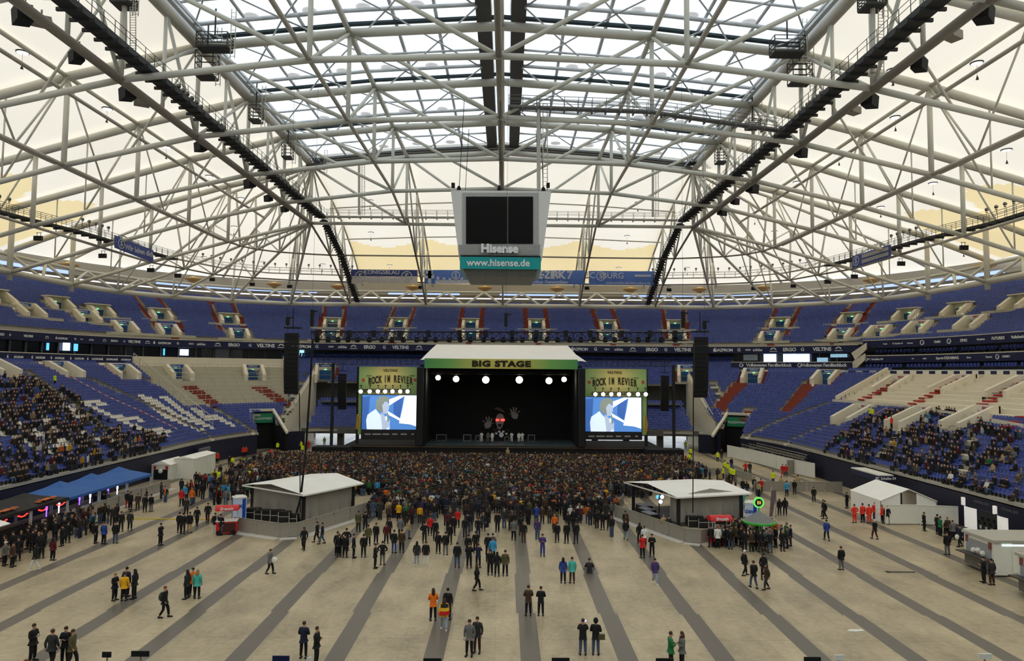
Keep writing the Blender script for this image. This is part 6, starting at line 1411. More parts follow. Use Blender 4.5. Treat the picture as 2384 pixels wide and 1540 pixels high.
# yellow cable cover line, floor marks, litter
a, b = atz(222,1208), atz(500,1211); c = MB(); c.box(((a.x+b.x)/2,(a.y+b.y)/2,.03), (b.x-a.x,.22,.06)); tag(c.build('yellow_cable_cover', mat('yellow_cover', (196,172,40))), 'yellow cable cover lying across the floor on the left', 'cable cover')
a, b = atz(1260,1196), atz(1440,1197); c = MB(); c.box(((a.x+b.x)/2,a.y,.03), (b.x-a.x,.22,.06)); tag(c.build('yellow_cable_cover', mat('yellow_cover', (196,172,40))), 'yellow cable cover lying behind the crowd before the right tent', 'cable cover')
a, b = atz(1720,1089), atz(1830,1092); c = MB(); c.box(((a.x+b.x)/2,a.y,.02), (b.x-a.x,.2,.04)); tag(c.build('yellow_cable_cover', mat('yellow_cover', (196,172,40))), 'thin yellow line on the floor before the long white fence', 'cable cover')
a, b = atz(2068,1333), atz(2135,1336); c = MB(); c.box(((a.x+b.x)/2,a.y,.02), (b.x-a.x,.14,.04)); c.box((a.x,a.y,.03), (.3,.3,.05)); tag(c.build('dark_floor_strip', mat('dark_strip', (60,56,52))), 'thin dark strip lying on the floor at the right', 'strip')
p = atz(1992,1470); c = MB(); c.prism([(p.x-.55,p.y-.1,.0),(p.x-.1,p.y-.2,.0),(p.x+.5,p.y-.05,.0),(p.x+.4,p.y+.15,.0),(p.x-.3,p.y+.12,.0)], (0,0,.05)); tag(c.build('paper_scrap', plastic_white), 'white crumpled paper on the floor at the lower right', 'litter')
for i, (px, py, w, tilt, m) in enumerate(((250,1524,20,.6,black),(328,1522,40,0,black),(655,1533,38,0,navy_band),(1007,1539,40,0,black),(1305,1538,40,0,black),(1547,1539,40,0,black),(1890,1536,38,0,black),(1952,1531,20,-.7,plastic_white),(2292,1528,30,-.7,plastic_white),(720,1536,10,.7,plastic_white))):
    Y = 18.0; p = aty(px, py, Y); zg = 2.7+(27-Y)*.3964; e = empty('seat_block_sign', (p.x, Y, zg), 'small %s block sign on a post at the bottom picture edge, %s' % ('pale' if m is plastic_white else 'dark', ORDW[[0,1,2,4,5,6,7,8,9,3][i]]), 'sign', 'block signs at the bottom edge'); c = MB(); c.tube((0,0,-.1), (0,0,p.z-zg), .02, 6); c.build('post', mat('tan_post', (150,120,80)), e)
    c = MB(); k = Y/FPX; c.box((0,-.03,p.z-zg), (w*k,.03,12*k), rz=0); o = c.build('sign_plate', m, e); o.rotation_euler.y = -tilt*.5; o.location = (0,0,0)
    if tilt: o.rotation_euler.y = 0
# ---------------------------------------------------------------- people
def joints(kind):
    J = dict(pel=(0,0,.96), jl=(0,0,.8), sp=(0,.0,1.14), ch=(0,-.005,1.34), nk=(0,0,1.49), hb=(0,.015,1.57), ht=(0,.02,1.68))
    for s, n in ((-1,'L'),(1,'R')):
        J.update({'hp'+n:(s*.1,0,.9), 'kn'+n:(s*.115,.02,.5), 'an'+n:(s*.13,-.01,.1), 'to'+n:(s*.15,.15,.04), 'sh'+n:(s*.19,-.01,1.42), 'el'+n:(s*.25,-.04,1.14), 'wr'+n:(s*.24,.05,.9), 'ha'+n:(s*.235,.08,.83)})
    if kind == 'f':
        for s, n in ((-1,'L'),(1,'R')): J.update({'el'+n:(s*.26,.02,1.15), 'wr'+n:(s*.08,.22,1.2), 'ha'+n:(s*.02,.26,1.24)})
    if kind == 'h':
        for s, n in ((-1,'L'),(1,'R')): J.update({'el'+n:(s*.38,-.06,1.17), 'wr'+n:(s*.2,.03,1.02), 'ha'+n:(s*.15,.08,.99)})
    if kind == 'p':
        J.update(elL=(-.24,.15,1.2), wrL=(-.1,.32,1.42), haL=(-.06,.36,1.5), elR=(.24,.15,1.2), wrR=(.1,.32,1.42), haR=(.06,.36,1.5))
    if kind == 'u':
        J.update(elL=(-.3,.05,1.62), wrL=(-.26,.08,1.87), haL=(-.25,.09,1.96))
    if kind == 'w':
        J.update(knL=(-.11,.16,.51), anL=(-.12,.2,.11), toL=(-.13,.36,.06), knR=(.11,.0,.5), anR=(.12,-.22,.14), toR=(.13,-.08,.05), elL=(-.25,-.11,1.16), wrL=(-.24,-.08,.92), haL=(-.24,-.06,.85), elR=(.25,.02,1.15), wrR=(.23,.14,.95), haR=(.22,.18,.89))
    if kind == 'c':
        dz = -.78
        for k in ('pel','jl','sp','ch','nk','hb','ht','shL','shR'): J[k] = (J[k][0], J[k][1]-.12+(.1 if k in ('ch','nk','hb','ht') else 0), J[k][2]+dz)
        for s, n in ((-1,'L'),(1,'R')): J.update({'hp'+n:(s*.11,-.1,.14), 'kn'+n:(s*.4,.22,.24), 'an'+n:(s*.06,.36,.09), 'to'+n:(-s*.06,.45,.05), 'el'+n:(s*.3,.0,.4), 'wr'+n:(s*.16,.24,.34), 'ha'+n:(s*.1,.3,.33)})
    if kind == 't':   # seated on a chair
        dz = -.42
        for k in ('pel','jl','sp','ch','nk','hb','ht','shL','shR'): J[k] = (J[k][0], J[k][1]+.05, J[k][2]+dz)
        for s, n in ((-1,'L'),(1,'R')): J.update({'hp'+n:(s*.1,.08,.5), 'kn'+n:(s*.14,.48,.5), 'an'+n:(s*.14,.5,.1), 'to'+n:(s*.15,.66,.04), 'el'+n:(s*.25,.1,.74), 'wr'+n:(s*.12,.34,.62), 'ha'+n:(s*.08,.4,.6)})
    return {k: Vector(v) for k, v in J.items()}
def skin(J, chain, rad, name):
    vs = []; idx = {}; es = []
    def vid(k):
        if k not in idx: idx[k] = len(vs); vs.append(J[k])
        return idx[k]
    vid('pel') if any('pel' in c for c in chain) else None
    for c in chain:
        for a, b in zip(c, c[1:]): es.append((vid(a), vid(b)))
    me = bpy.data.meshes.new(name); me.from_pydata([tuple(v) for v in vs], es, []); o = bpy.data.objects.new('tmp', me); COL.objects.link(o)
    m = o.modifiers.new('s', 'SKIN'); m.use_smooth_shade = True; o.modifiers.new('b', 'SUBSURF').levels = 1
    sv = me.skin_vertices[0].data
    for k, i in idx.items(): r = rad[k[:2]]; sv[i].radius = (r if isinstance(r, tuple) else (r, r)); sv[i].use_root = (i == 0)
    dg = bpy.context.evaluated_depsgraph_get(); dg.update(); out = bpy.data.meshes.new_from_object(o.evaluated_get(dg)); out.name = name; bpy.data.objects.remove(o)
    return out
BODY = {'pe':(.1,.075),'sp':(.09,.07),'ch':(.1,.07),'nk':.052,'hb':(.075,.085),'ht':(.085,.095),'hp':.07,'kn':.055,'an':.036,'to':.03,'sh':.04,'el':.034,'wr':.026,'ha':.03}
JACK = {'jl':(.2,.16),'pe':(.195,.15),'sp':(.185,.14),'ch':(.215,.15),'nk':(.08,.075),'hp':.1,'sh':.09,'el':.066,'wr':.05}
TROU = {'pe':(.12,.09),'hp':.1,'kn':.088,'an':.066}
skin_m = mat('skin_tone', (196,148,120), .6); shoe_m = mat('dark_shoe', (26,24,22), .6); wshoe_m = mat('white_shoe', (214,210,200), .6); eye_m = mat('eye_dark', (30,22,18), .4)
PM = {}
def person_meshes(kind):
    if kind in PM: return PM[kind]
    J = joints(kind)
    body = skin(J, [['pel','sp','ch','nk','hb','ht'],['pel','hpL','knL','anL'],['pel','hpR','knR','anR'],['ch','shL','elL','wrL','haL'],['ch','shR','elR','wrR','haR']], BODY, 'person_body')
    x = MB(); h = J['ht']; x.tube(h+Vector((0,.075,-.05)), h+Vector((0,.115,-.07)), .022, 6, r2=.008)
    for s in (-1, 1):
        x.ball(h+Vector((s*.035,.082,-.02)), .013, 1, 6); x.ball(h+Vector((s*.09,0,-.03)), .026, 0, 6, (.4,.8,1.2))
    x.box(h+Vector((0,.085,-.105)), (.05,.02,.012), m=1)
    for n in 'LR':
        w_, hd = J['wr'+n], J['ha'+n]; d = (hd-w_).normalized(); s = d.cross(Vector((0,0,1)) if abs(d.z) < .9 else Vector((0,1,0))).normalized(); up = s.cross(d)
        for k, (o_, L) in enumerate(((-.03,.055),(-.01,.07),(.01,.068),(.03,.05))):
            a = hd+s*o_; b = a+d*L*.6; c_ = b+(d*.6-up*.5)*L*.6; x.tube(a, b, .0095, 5); x.tube(b, c_, .009, 5, r2=.006)
        x.tube(w_+d*.02+s*.02, w_+d*.05+s*.06, .011, 5); x.tube(w_+d*.05+s*.06, w_+d*.09+s*.065, .009, 5)
    bm = bmesh.new(); bm.from_mesh(body)
    n0 = len(bm.faces); vv = [bm.verts.new(v) for v in x.v]
    for f, mi in zip(x.f, x.m): ff = bm.faces.new([vv[i] for i in f]); ff.material_index = mi; ff.smooth = True
    bm.to_mesh(body); bm.free(); body.materials.clear(); body.materials.append(skin_m); body.materials.append(eye_m)
    jk = skin(J, [['pel','jl'],['pel','sp','ch','nk'],['ch','shL','elL','wrL'],['ch','shR','elR','wrR']], JACK, 'jacket')
    tr = skin(J, [['pel','hpL','knL','anL'],['pel','hpR','knR','anR']], TROU, 'trousers')
    sh = MB()
    for n in 'LR':
        a, t = J['an'+n], J['to'+n]; d = (t-a); d.z = 0; d.normalize(); q = Vector((-d.y, d.x, 0)); c0 = Vector((a.x, a.y, 0)); zb = max(0, min(a.z-.1, t.z-.03))
        P = [c0-d*.07-q*.04, c0+d*.2-q*.045, c0+d*.23, c0+d*.2+q*.045, c0-d*.07+q*.04]; nn = len(P)
        sh.add([p+Vector((0,0,zb+.002)) for p in P]+[p*1+Vector((0,0,zb+(.1 if i in (0,4) else .05))) for i, p in enumerate(P)], [tuple(range(nn-1,-1,-1)), tuple(range(nn,2*nn))]+[(i,(i+1)%nn,nn+(i+1)%nn,nn+i) for i in range(nn)])
    sm = bpy.data.meshes.new('shoes'); sm.from_pydata(sh.v, [], sh.f); sm.update()
    for m_ in (jk, tr, sm):
        m_.materials.clear(); m_.materials.append(None)
    PM[kind] = (body, jk, tr, sm, J); return PM[kind]
def hair_mesh(style, J):
    key = (style, tuple(round(v, 2) for v in J['ht']))
    if key in PM: return PM[key]
    h = J['ht']+Vector((0,-.012,.015)); c = MB()
    if style in ('short', 'long', 'cap'):
        c.ball(h, .1, 0, 12, (.93,1.02,.95))
        c.v = [(v[0], v[1] if v[1] < h.y+.05 or v[2] > h.z+.03 else h.y+.05, v[2]) for v in c.v]
    if style == 'cap': c.prism([h+Vector((-.07,.08,.03)), h+Vector((.07,.08,.03)), h+Vector((.05,.17,.02)), h+Vector((-.05,.17,.02))], (0,0,.015))
    if style == 'long':
        c.lathe([(.085,-.36),(.11,-.22),(.1,-.05),(.06,.02)], (h.x, h.y-.03, h.z), 10)
    if style == 'hood': c.ball(h+Vector((0,-.01,-.01)), .135, 0, 12, (.95,1.05,1.1)); c.v = [(v[0], min(v[1], h.y+.07), v[2]) for v in c.v]
    m_ = bpy.data.meshes.new('hair'); m_.from_pydata(c.v, [], c.f); m_.polygons.foreach_set('use_smooth', [True]*len(c.f)); m_.update(); m_.materials.append(None); PM[key] = m_; return m_
CLR = {'k':('black',(20,20,22)),'n':('navy',(26,30,52)),'g':('grey',(104,104,102)),'o':('olive',(84,78,48)),'r':('red',(196,28,30)),'y':('fluorescent',(216,232,30)),'Y':('golden',(228,168,20)),'O':('orange',(226,110,20)),'t':('turquoise',(70,176,160)),
       'w':('white',(222,220,212)),'b':('blue',(40,66,140)),'j':('denim',(70,86,108)),'m':('maroon',(84,24,28)),'e':('beige',(176,150,104)),'G':('green',(34,110,62)),'p':('purple',(70,56,110)),'d':('charcoal',(44,44,44)),'R':('red-orange',(232,58,34)),'c':('cyan',(60,150,196)),'L':('pale-denim',(150,162,172)),'K':('brown',(66,48,34))}
HCL = {'b':('brown-haired',(62,42,28)),'k':('dark-haired',(22,18,16)),'l':('blond',(150,120,78)),'g':('grey-haired',(140,134,124)),'w':('white-capped',(226,224,216)),'r':('red-haired',(120,56,28)),'d':('hooded',(20,20,22))}
def cm(k): return mat('cloth_'+CLR[k][0].replace(' ', '_').replace('-', '_'), CLR[k][1], .85, var=.15, scale=4)
def hm_(k): return mat('hair_'+HCL[k][0].replace('-', '_'), HCL[k][1], .7, var=.2, scale=8)
POSE = {'s':'standing','f':'hands together','w':'walking','h':'hands on hips','p':'raising phone','c':'sitting','t':'seated','u':'with one arm raised'}
NPERS = [0]
def person(loc, rz, pose, top, legs, hair, label=None, group=None, sc=1.0, style=None, white_shoes=False):
    body, jk, tr, sm, J = person_meshes(pose)
    o = bpy.data.objects.new('person', body); COL.objects.link(o); o.location = loc; o.rotation_euler.z = rz; o.scale = (sc, sc, sc); tag(o, label, 'person', group); NPERS[0] += 1
    st = style or {'w':'cap','d':'hood'}.get(hair, 'short')
    for nm, me, m_ in (('jacket', jk, cm(top)), ('trousers', tr, cm(legs)), ('shoes', sm, wshoe_m if white_shoes else shoe_m), ('hair' if st in ('short','long') else st, hair_mesh(st, J), hm_(hair) if st != 'hood' else cm(top))):
        c = bpy.data.objects.new(nm, me); COL.objects.link(c); c.parent = o; c.material_slots[0].link = 'OBJECT'; c.material_slots[0].material = m_
    return o
LAND = [('the black gazebo bars',(-38.5,60)),('the blue gazebos',(-38.5,74)),('the left red snack cart',(-24.5,60)),('the left mixing tent',(-20,60)),('the white container tents',(-38,94)),('the left crowd edge',(-29,84)),('the rear crowd edge',(-9,60)),('the crowd rear middle',(2,62)),
        ('the right mixing tent',(15.5,61)),('the right red snack cart',(19.5,57)),('the green umbrella bar',(23.0,57)),('the first aid tent',(36,66)),('the merchandise stall',(39,58)),('the right drinks container',(35,50)),('the right side barriers',(30,84)),('the right crowd edge',(26,98)),('the right corner gate',(36,118)),('the left corner gate',(-34,118)),('the stage',(-1,114)),
        ('the lower left corner',(-24,34)),('the bottom picture edge',(0,33)),('the bottom middle',(0,40)),('the left open floor',(-22,46)),('the lower right floor',(20,46)),('the left food kiosk',(-40,52)),('the long white fence',(38,103)),('the right open floor',(30,62)),('the bottom left middle',(-10,34)),('the bottom right',(10,34)),('the middle floor',(3,50))]
FACE = {'a':0,'t':math.pi,'l':math.pi/2,'r':-math.pi/2}
PLIST = """75,1543,f,r,k,k,b;57,1592,c,t,d,k,r;122,1557,w,a,d,k,b;147,1551,f,t,k,k,b;166,1558,w,r,o,k,b
266,1401,f,r,k,k,l;288,1402,s,a,Y,k,b;293,1392,s,a,n,k,k;312,1397,s,l,k,k,k+;382,1441,w,r,k,k,r;437,1396,s,l,d,k,k+;445,1392,s,t,O,k,b;458,1397,s,a,t,k,l+;373,1273,f,r,k,k,k;222,1268,s,r,k,k,k;241,1270,s,a,b,k,b;268,1268,s,a,k,j,k;281,1241,s,a,k,k,b;302,1238,s,a,d,k,k;81,1331,w,l,k,w,k+;96,1303,s,a,k,k,k+;122,1308,s,a,m,k,k+;157,1267,s,a,k,k,k;10,1320,s,r,g,k,w;28,1323,s,r,K,k,k
417,1243,s,a,k,k,k;426,1246,s,a,k,k,k;440,1244,s,a,k,e,b;433,1204,s,a,d,k,k;458,1227,w,a,k,k,k;483,1220,w,t,k,m,k;500,1245,s,t,k,w,b;513,1249,s,t,k,j,b;296,1185,s,a,k,r,k;303,1190,s,a,k,k,k;320,1191,s,t,K,K,b;339,1195,s,a,k,k,k;349,1194,s,a,k,g,k;422,1181,s,t,r,k,b;430,1170,s,t,c,k,b;446,1178,w,t,O,j,l;240,1191,s,t,k,k,k;249,1187,s,t,g,j,b;210,1218,s,a,k,k,k;222,1192,s,a,d,k,k
628,1339,w,r,g,k,b;707,1283,w,t,k,k,k+;738,1265,w,l,k,k,k;750,1269,w,l,n,j,k;786,1296,s,a,k,k,b;790,1299,s,a,k,k,b;801,1301,s,a,k,k,k;806,1285,h,a,k,k,k;823,1302,s,r,k,k,k;846,1300,s,a,k,k,k;857,1274,s,a,o,k,b;834,1241,s,a,o,k,b;850,1240,f,a,k,k,k;875,1270,s,a,k,k,b;899,1269,s,a,m,k,b;905,1258,s,a,k,k,r;917,1290,s,a,k,b,k;935,1289,s,a,K,k,k;932,1256,s,a,g,k,b;952,1257,s,r,e,j,b;928,1216,s,a,Y,k,g;942,1205,s,a,g,k,l;873,1326,f,r,k,k,b;890,1318,h,a,k,g,k;970,1320,s,a,d,L,k+;991,1320,s,a,k,w,b;988,1268,h,a,k,k,k;1001,1250,s,a,r,k,k;1013,1262,s,a,k,d,b;1020,1292,s,a,k,k,k;1037,1295,s,a,k,g,k;1047,1270,s,a,k,k,k;1055,1250,s,a,k,k,k;1064,1324,s,a,k,j,b;1090,1300,s,a,k,k,k;1092,1326,f,a,k,k,b;1107,1291,s,a,k,k,k;1113,1325,p,a,n,k,b;1136,1300,s,a,k,k,k;1147,1296,s,a,g,k,k;1147,1310,s,a,c,k,b;1141,1342,s,a,k,k,b;1157,1345,s,a,k,k,k+;1176,1344,s,a,o,k,b;1110,1378,w,r,k,k,b+;1065,1232,s,a,r,k,l;1196,1261,s,a,g,k,k;1125,1240,s,a,d,k,l;1158,1242,s,a,k,k,b;1088,1243,s,a,k,j,k
1008,1448,f,a,O,k,b+;1042,1446,s,a,k,k,k;1033,1471,w,a,Y,L,b+;706,1536,f,a,n,k,b;736,1550,f,r,k,k,b;1093,1530,s,t,g,k,b;1110,1523,s,t,d,K,b
1263,1298,f,t,p,b,b;1297,1266,s,a,k,k,k;1319,1268,s,a,k,k,b;1341,1268,s,a,k,n,k;1322,1240,s,a,k,k,k;1336,1232,s,a,k,k,k;1311,1361,s,a,b,k,k+;1332,1361,s,a,t,K,b;1372,1336,c,a,d,g,b;1456,1237,s,a,k,k,k;1457,1260,w,a,k,L,k;1403,1237,s,a,k,k,k;1418,1238,s,a,k,k,b;1370,1216,s,a,k,L,b;1388,1216,s,a,k,j,k;1436,1204,s,a,K,k,b;1250,1223,s,a,b,j,k;1261,1223,s,a,K,k,b;1232,1210,s,a,o,k,b;1288,1205,s,a,k,k,k;1302,1204,s,a,k,k,b;1489,1268,s,a,k,k,k+;1500,1276,s,a,w,k,k;1496,1302,f,a,r,k,b;1518,1299,f,t,k,k,b;1525,1363,w,t,p,L,b;1230,1437,f,a,K,k,b;1259,1437,f,a,k,k,b;1357,1528,p,a,k,j,b;1387,1528,f,a,k,j,d;1567,1562,f,r,G,k,b;1583,1562,f,l,g,k,b+;1545,1246,s,a,e,k,l;1557,1249,s,a,d,k,k
1657,1277,s,a,k,k,k;1672,1278,s,a,w,k,r;1680,1277,s,a,g,k,b;1690,1278,s,a,k,k,b;1699,1281,s,a,k,j,b;1728,1272,s,a,m,k,b;1738,1287,s,a,k,k,b;1745,1287,s,t,K,k,g;1757,1284,s,a,k,k,k;1785,1285,s,a,g,K,k;1793,1280,s,a,g,k,b;1806,1277,s,l,k,k,b;1822,1286,s,t,k,k,g;1734,1343,w,r,k,k,w;1755,1372,w,a,k,j,b;1778,1352,s,t,k,k,k+;1785,1376,w,l,K,d,b+
1815,1203,s,a,k,k,b+;1828,1203,s,a,k,k,k+;1895,1172,s,a,k,k,b;1921,1211,w,l,k,k,b;1917,1205,w,l,k,k,k;1972,1186,f,l,k,n,k;1990,1220,h,a,R,R,b;2009,1219,s,a,R,k,k;2024,1221,s,a,R,R,b;2038,1215,s,a,R,k,b;2054,1221,s,r,R,k,l;2066,1224,s,a,k,k,l;2037,1258,w,a,k,m,w;1925,1261,w,a,b,k,k;1959,1330,s,a,k,g,b;2152,1239,s,r,k,k,b;2183,1247,s,r,k,n,k;2193,1251,s,r,G,k,k;2204,1252,s,a,K,k,l;2219,1260,s,a,g,k,k;2206,1295,s,a,k,g,k;2236,1276,w,l,n,k,k;2292,1360,f,l,k,k,k;2309,1365,s,a,d,K,k
1596,1050,s,t,y,k,k;1553,1070,s,t,y,k,b;1608,1068,s,a,y,k,b;1605,1084,s,a,y,k,b;1671,1078,s,a,y,k,b;1688,1102,s,a,y,k,b;1695,1108,s,t,y,k,k;1684,1118,s,l,y,k,b;1703,1120,s,a,y,k,b;1707,1121,s,a,y,k,k;1800,1130,s,t,y,k,b;1662,1050,s,t,y,k,k;1823,1112,s,t,r,r,k;1829,1113,s,t,r,k,k;1736,1107,h,t,r,k,b;1746,1107,s,t,d,k,b;1756,1146,s,a,k,k,b;1772,1151,s,a,r,d,b;1819,1146,s,t,e,k,b;1832,1158,s,a,c,k,k;1850,1154,s,a,k,d,b;1858,1143,s,a,e,k,b;1730,1182,s,a,t,t,b;1703,1095,s,t,n,b,b;1680,1072,s,t,k,k,b;1632,1118,s,a,c,k,k;1643,1120,s,a,n,k,k
646,1054,s,t,y,k,k;704,1060,s,t,y,k,b;700,1052,s,t,y,k,b;755,1041,s,t,y,k,b;718,1050,s,t,r,r,k;566,1067,s,t,R,k,b;572,1065,s,t,R,k,b;631,1072,s,a,R,k,k;506,1082,s,t,R,k,b;541,1092,s,t,y,k,k;565,1094,s,a,y,k,b;534,1090,s,t,k,k,b;582,1094,s,t,t,k,k;597,1097,s,t,o,k,b;538,1112,s,t,k,k,k;545,1113,s,t,k,k,b;499,1128,s,t,y,k,b;510,1131,s,a,y,k,b;579,1128,s,a,y,k,b"""
BAG = []
def nearest_land(p): return min(LAND, key=lambda l: (p.x-l[1][0])**2+(p.y-l[1][1])**2)[0]
ents = []
for ln in PLIST.replace('\n', ';').split(';'):
    f = ln.strip().split(',')
    if len(f) < 7: continue
    px, py = float(f[0]), float(f[1]); p = atz(px, py-2); lg = f[6].endswith('+'); hr = f[6][0]
    base = '%sperson, %s top, %s trousers, %s, near %s' % ('long-haired ' if lg else '', CLR[f[4]][0], CLR[f[5]][0], POSE[f[2]], nearest_land(p))
    ents.append([px, py, p, f, lg, hr, base])
for _ in range(40):   # keep neighbours a shoulder apart
    for i in range(len(ents)):
        for j in range(i+1, len(ents)):
            a, b = ents[i][2], ents[j][2]; d = Vector((b.x-a.x, b.y-a.y)); L = d.length
            if 0 < L < .56: m_ = d/L*(.56-L)*.5; a.x -= m_.x; a.y -= m_.y; b.x += m_.x; b.y += m_.y
from collections import defaultdict
cnt = defaultdict(list)
for e_ in ents: cnt[e_[6]].append(e_)
ORD30 = 'second third fourth fifth sixth seventh eighth ninth tenth eleventh twelfth thirteenth fourteenth fifteenth sixteenth seventeenth eighteenth nineteenth twentieth twenty-first twenty-second twenty-third twenty-fourth twenty-fifth twenty-sixth twenty-seventh twenty-eighth twenty-ninth thirtieth'.split()
NW = ['one','two','three','four','five','six','seven','eight','nine','ten','eleven','twelve']
for base, L in cnt.items():
    L.sort(key=lambda e_: e_[0])
    for i, e_ in enumerate(L):
        if len(L) > 1: e_[6] = ('leftmost ' if i == 0 else 'rightmost ' if i == len(L)-1 else ORD30[i-1]+' from left ')+base
R2 = random.Random(3)
for px, py, p, f, lg, hr, lab in ents:
    rz = FACE[f[3]]+R2.uniform(-.25, .25); ws = f[5] in 'wL' and R2.random() < .8
    o = person(p, rz, f[2], f[4], f[5], hr, lab, 'people standing and walking on the floor', sc=R2.uniform(.96, 1.05) if py < 1500 else 1.03, style='long' if lg else None, white_shoes=ws)
    if (px, py) == (382,1441): bagp = (p, rz)
# things carried
def carried(px, py, z, name, mk, lab, cat): p = atz(px, py); c = MB(); mk(c); tag(c.build(name, mk.m, loc=p+Vector((0,0,0))), lab, cat)
def thing_at(p, off, name, fn, m, lab, cat): c = MB(); fn(c); tag(c.build(name, m, loc=p+Vector(off)), lab, cat)
p = atz(382,1439); thing_at(p, (-.17,0,1.2), 'backpack', lambda c: c.ball((0,0,0), .24, 0, 10, (.75,.9,1.15)), mat('backpack_green', (44,48,40)), 'dark round backpack worn by the walker at lower left', 'backpack')
p = atz(1110,1376); thing_at(p, (.0,-.18,1.2), 'backpack', lambda c: c.ball((0,0,0), .22, 0, 10, (.9,.7,1.15)), black, 'black backpack on the long-haired walker in the middle of the floor', 'backpack')
p = atz(628,1337); thing_at(p, (.32,-.05,.98), 'carrier_bag', lambda c: c.ball((0,0,0), .24, 0, 10, (1,.6,1)), plastic_white, 'white bag carried by the grey shirted walker', 'bag')
p = atz(1387,1526); thing_at(p, (.28,-.1,.95), 'shoulder_bag', lambda c: c.box((0,0,0), (.34,.16,.26)), mat('olive_bag', (80,74,50)), 'olive shoulder bag on the hooded person at the bottom', 'bag')
p = atz(1357,1526); thing_at(p, (.14,.38,1.58), 'phone', lambda c: c.box((0,0,0), (.16,.015,.09)), mat('phone_glow', (150,150,255), .3, emit=2.5), 'glowing phone held up by the person at the bottom', 'phone')
for px, py, dx, l in ((75,1541,.24,'the man at the lower left corner'),(147,1549,-.05,'the dark group at the lower left'),(166,1556,.24,'the olive jacket at the lower left'),(373,1271,.26,'the lone standing person at left')):
    p = atz(px, py); thing_at(p, (dx,-.0 if dx > .1 else -.28,1.26), 'drink_cup', lambda c: c.lathe([(.035,-.06),(.045,.06)], n=8), plastic_white, 'white drink cup held by '+l, 'cup')
p = atz(1033,1469); c = MB(); V = []
for j, (z, w_, m_) in enumerate(((1.5,.22,0),(1.3,.28,0),(1.12,.31,0),(.92,.34,0))):
    for i in range(9): a = math.pi+.2+(math.pi-.4)*i/8; V.append((w_*math.cos(a), w_*.75*math.sin(a), z))
for j in range(3):
    for i in range(8): c.add([V[j*9+i], V[j*9+i+1], V[(j+1)*9+i+1], V[(j+1)*9+i]], [(0,1,2,3)], j % 3)
o = c.build('flag_cape', [mat('flag_black', (30,26,24)), mat('flag_gold', (226,180,40)), cm('r')], loc=p); tag(o, 'black red and gold flag draped round the walker at the bottom middle', 'flag')
p = atz(1734,1341); thing_at(p, (-.3,.05,.9), 'white_cup', lambda c: c.lathe([(.04,-.06),(.05,.06)], n=8), plastic_white, 'white cup held by the white-capped walker at right', 'cup')
p = atz(2236,1274); thing_at(p, (-.3,-.05,.85), 'carrier_bag', lambda c: c.ball((0,0,0), .2, 0, 8, (1,.6,1.1)), plastic_white, 'white bag carried by the walker below the merchandise stall', 'bag')
# players on the stage and the person on the barrier
for i, (px, py, pose, w_, l) in enumerate(((1121,1032,'f','w','leftmost musician in white on the stage'),(1136,1030,'s','g','grey-coated musician behind a tall stand on the stage'),(1146,1028,'s','w','musician in white left of the drum kit'),(1167,1018,'t','w','drummer in white behind the drum kit'),(1191,1032,'f','w','musician in white bending right of the drum kit'),(1208,1032,'s','w','musician in white with guitar right of the middle'),(1216,1032,'f','w','rightmost musician in white on the stage'))):
    p = S(px, py, YS+5+(i == 3)*3.6); person((p.x, p.y, 2.06 if i != 3 else 2.2), math.pi, pose, w_, w_, 'k', l, 'band on the stage', sc=1.05)
p = S(1182,1042, 113.8); person((p.x, 113.8, 0), 0, 's', 'e', 'k', 'w', 'person in beige standing before the stage with a white cap', None, sc=1.25 if False else 1.1)
# ---------------------------------------------------------------- crowd
def lowp():
    """small quad-only figures: list of (verts, quads, region) region 0 hair 1 skin 2 top 3 legs"""
    V = []; F = []; Rg = []
    def loft(rings, reg):
        base = len(V); n = len(rings[0])
        for r in rings: V.extend(r); Rg.extend([reg]*n)
        for k in range(len(rings)-1):
            for i in range(n): F.append((base+k*n+i, base+k*n+(i+1) % n, base+(k+1)*n+(i+1) % n, base+(k+1)*n+i))
        t = base+(len(rings)-1)*n
        if n == 6: F.append((t, t+1, t+2, t+3)); F.append((t, t+3, t+4, t+5))
        else: F.append((t, t+1, t+2, t+3))
    def ring6(cx, cy, z, rx, ry): return [(cx+rx*math.cos(a), cy+ry*math.sin(a), z) for a in [k*math.pi/3 for k in range(6)]]
    def ring4(cx, cy, z, r): return [(cx-r, cy-r, z), (cx+r, cy-r, z), (cx+r, cy+r, z), (cx-r, cy+r, z)]
    for s in (-1, 1):
        loft([ring4(s*.11,0,0,.06), ring4(s*.11,.01,.5,.07), ring4(s*.09,0,.92,.095)], 3)
        loft([ring4(s*.25,.02,.85,.035), ring4(s*.26,-.02,1.12,.05), ring4(s*.2,0,1.46,.06)], 2)
        loft([ring4(s*.25,.03,.78,.035), ring4(s*.25,.02,.86,.035)], 1)
    loft([ring6(0,0,.86,.18,.12), ring6(0,0,1.1,.17,.12), ring6(0,0,1.38,.21,.13), ring6(0,0,1.5,.09,.08)], 2)
    loft([ring6(0,.01,1.47,.055,.055), ring6(0,.02,1.56,.075,.085), ring6(0,.03,1.66,.08,.09), ring6(0,.02,1.7,.06,.07)], 1)
    loft([ring6(0,-.015,1.55,.085,.085), ring6(0,-.02,1.66,.1,.1), ring6(0,0,1.75,.07,.08)], 0)
    return np.array(V), np.array(F), np.array(Rg)
LV, LF, LR = lowp()
def lowsit():
    V = LV.copy(); V[:, 2] -= .42; m = LR == 3
    k = m & (LV[:, 2] < .1); V[k, 2] = LV[k, 2]; V[k, 1] += .45
    k = m & (LV[:, 2] > .4) & (LV[:, 2] < .6); V[k, 2] = .5+(LV[k, 1]-.0)*.3; V[k, 1] += .45
    return V
LSV = lowsit()
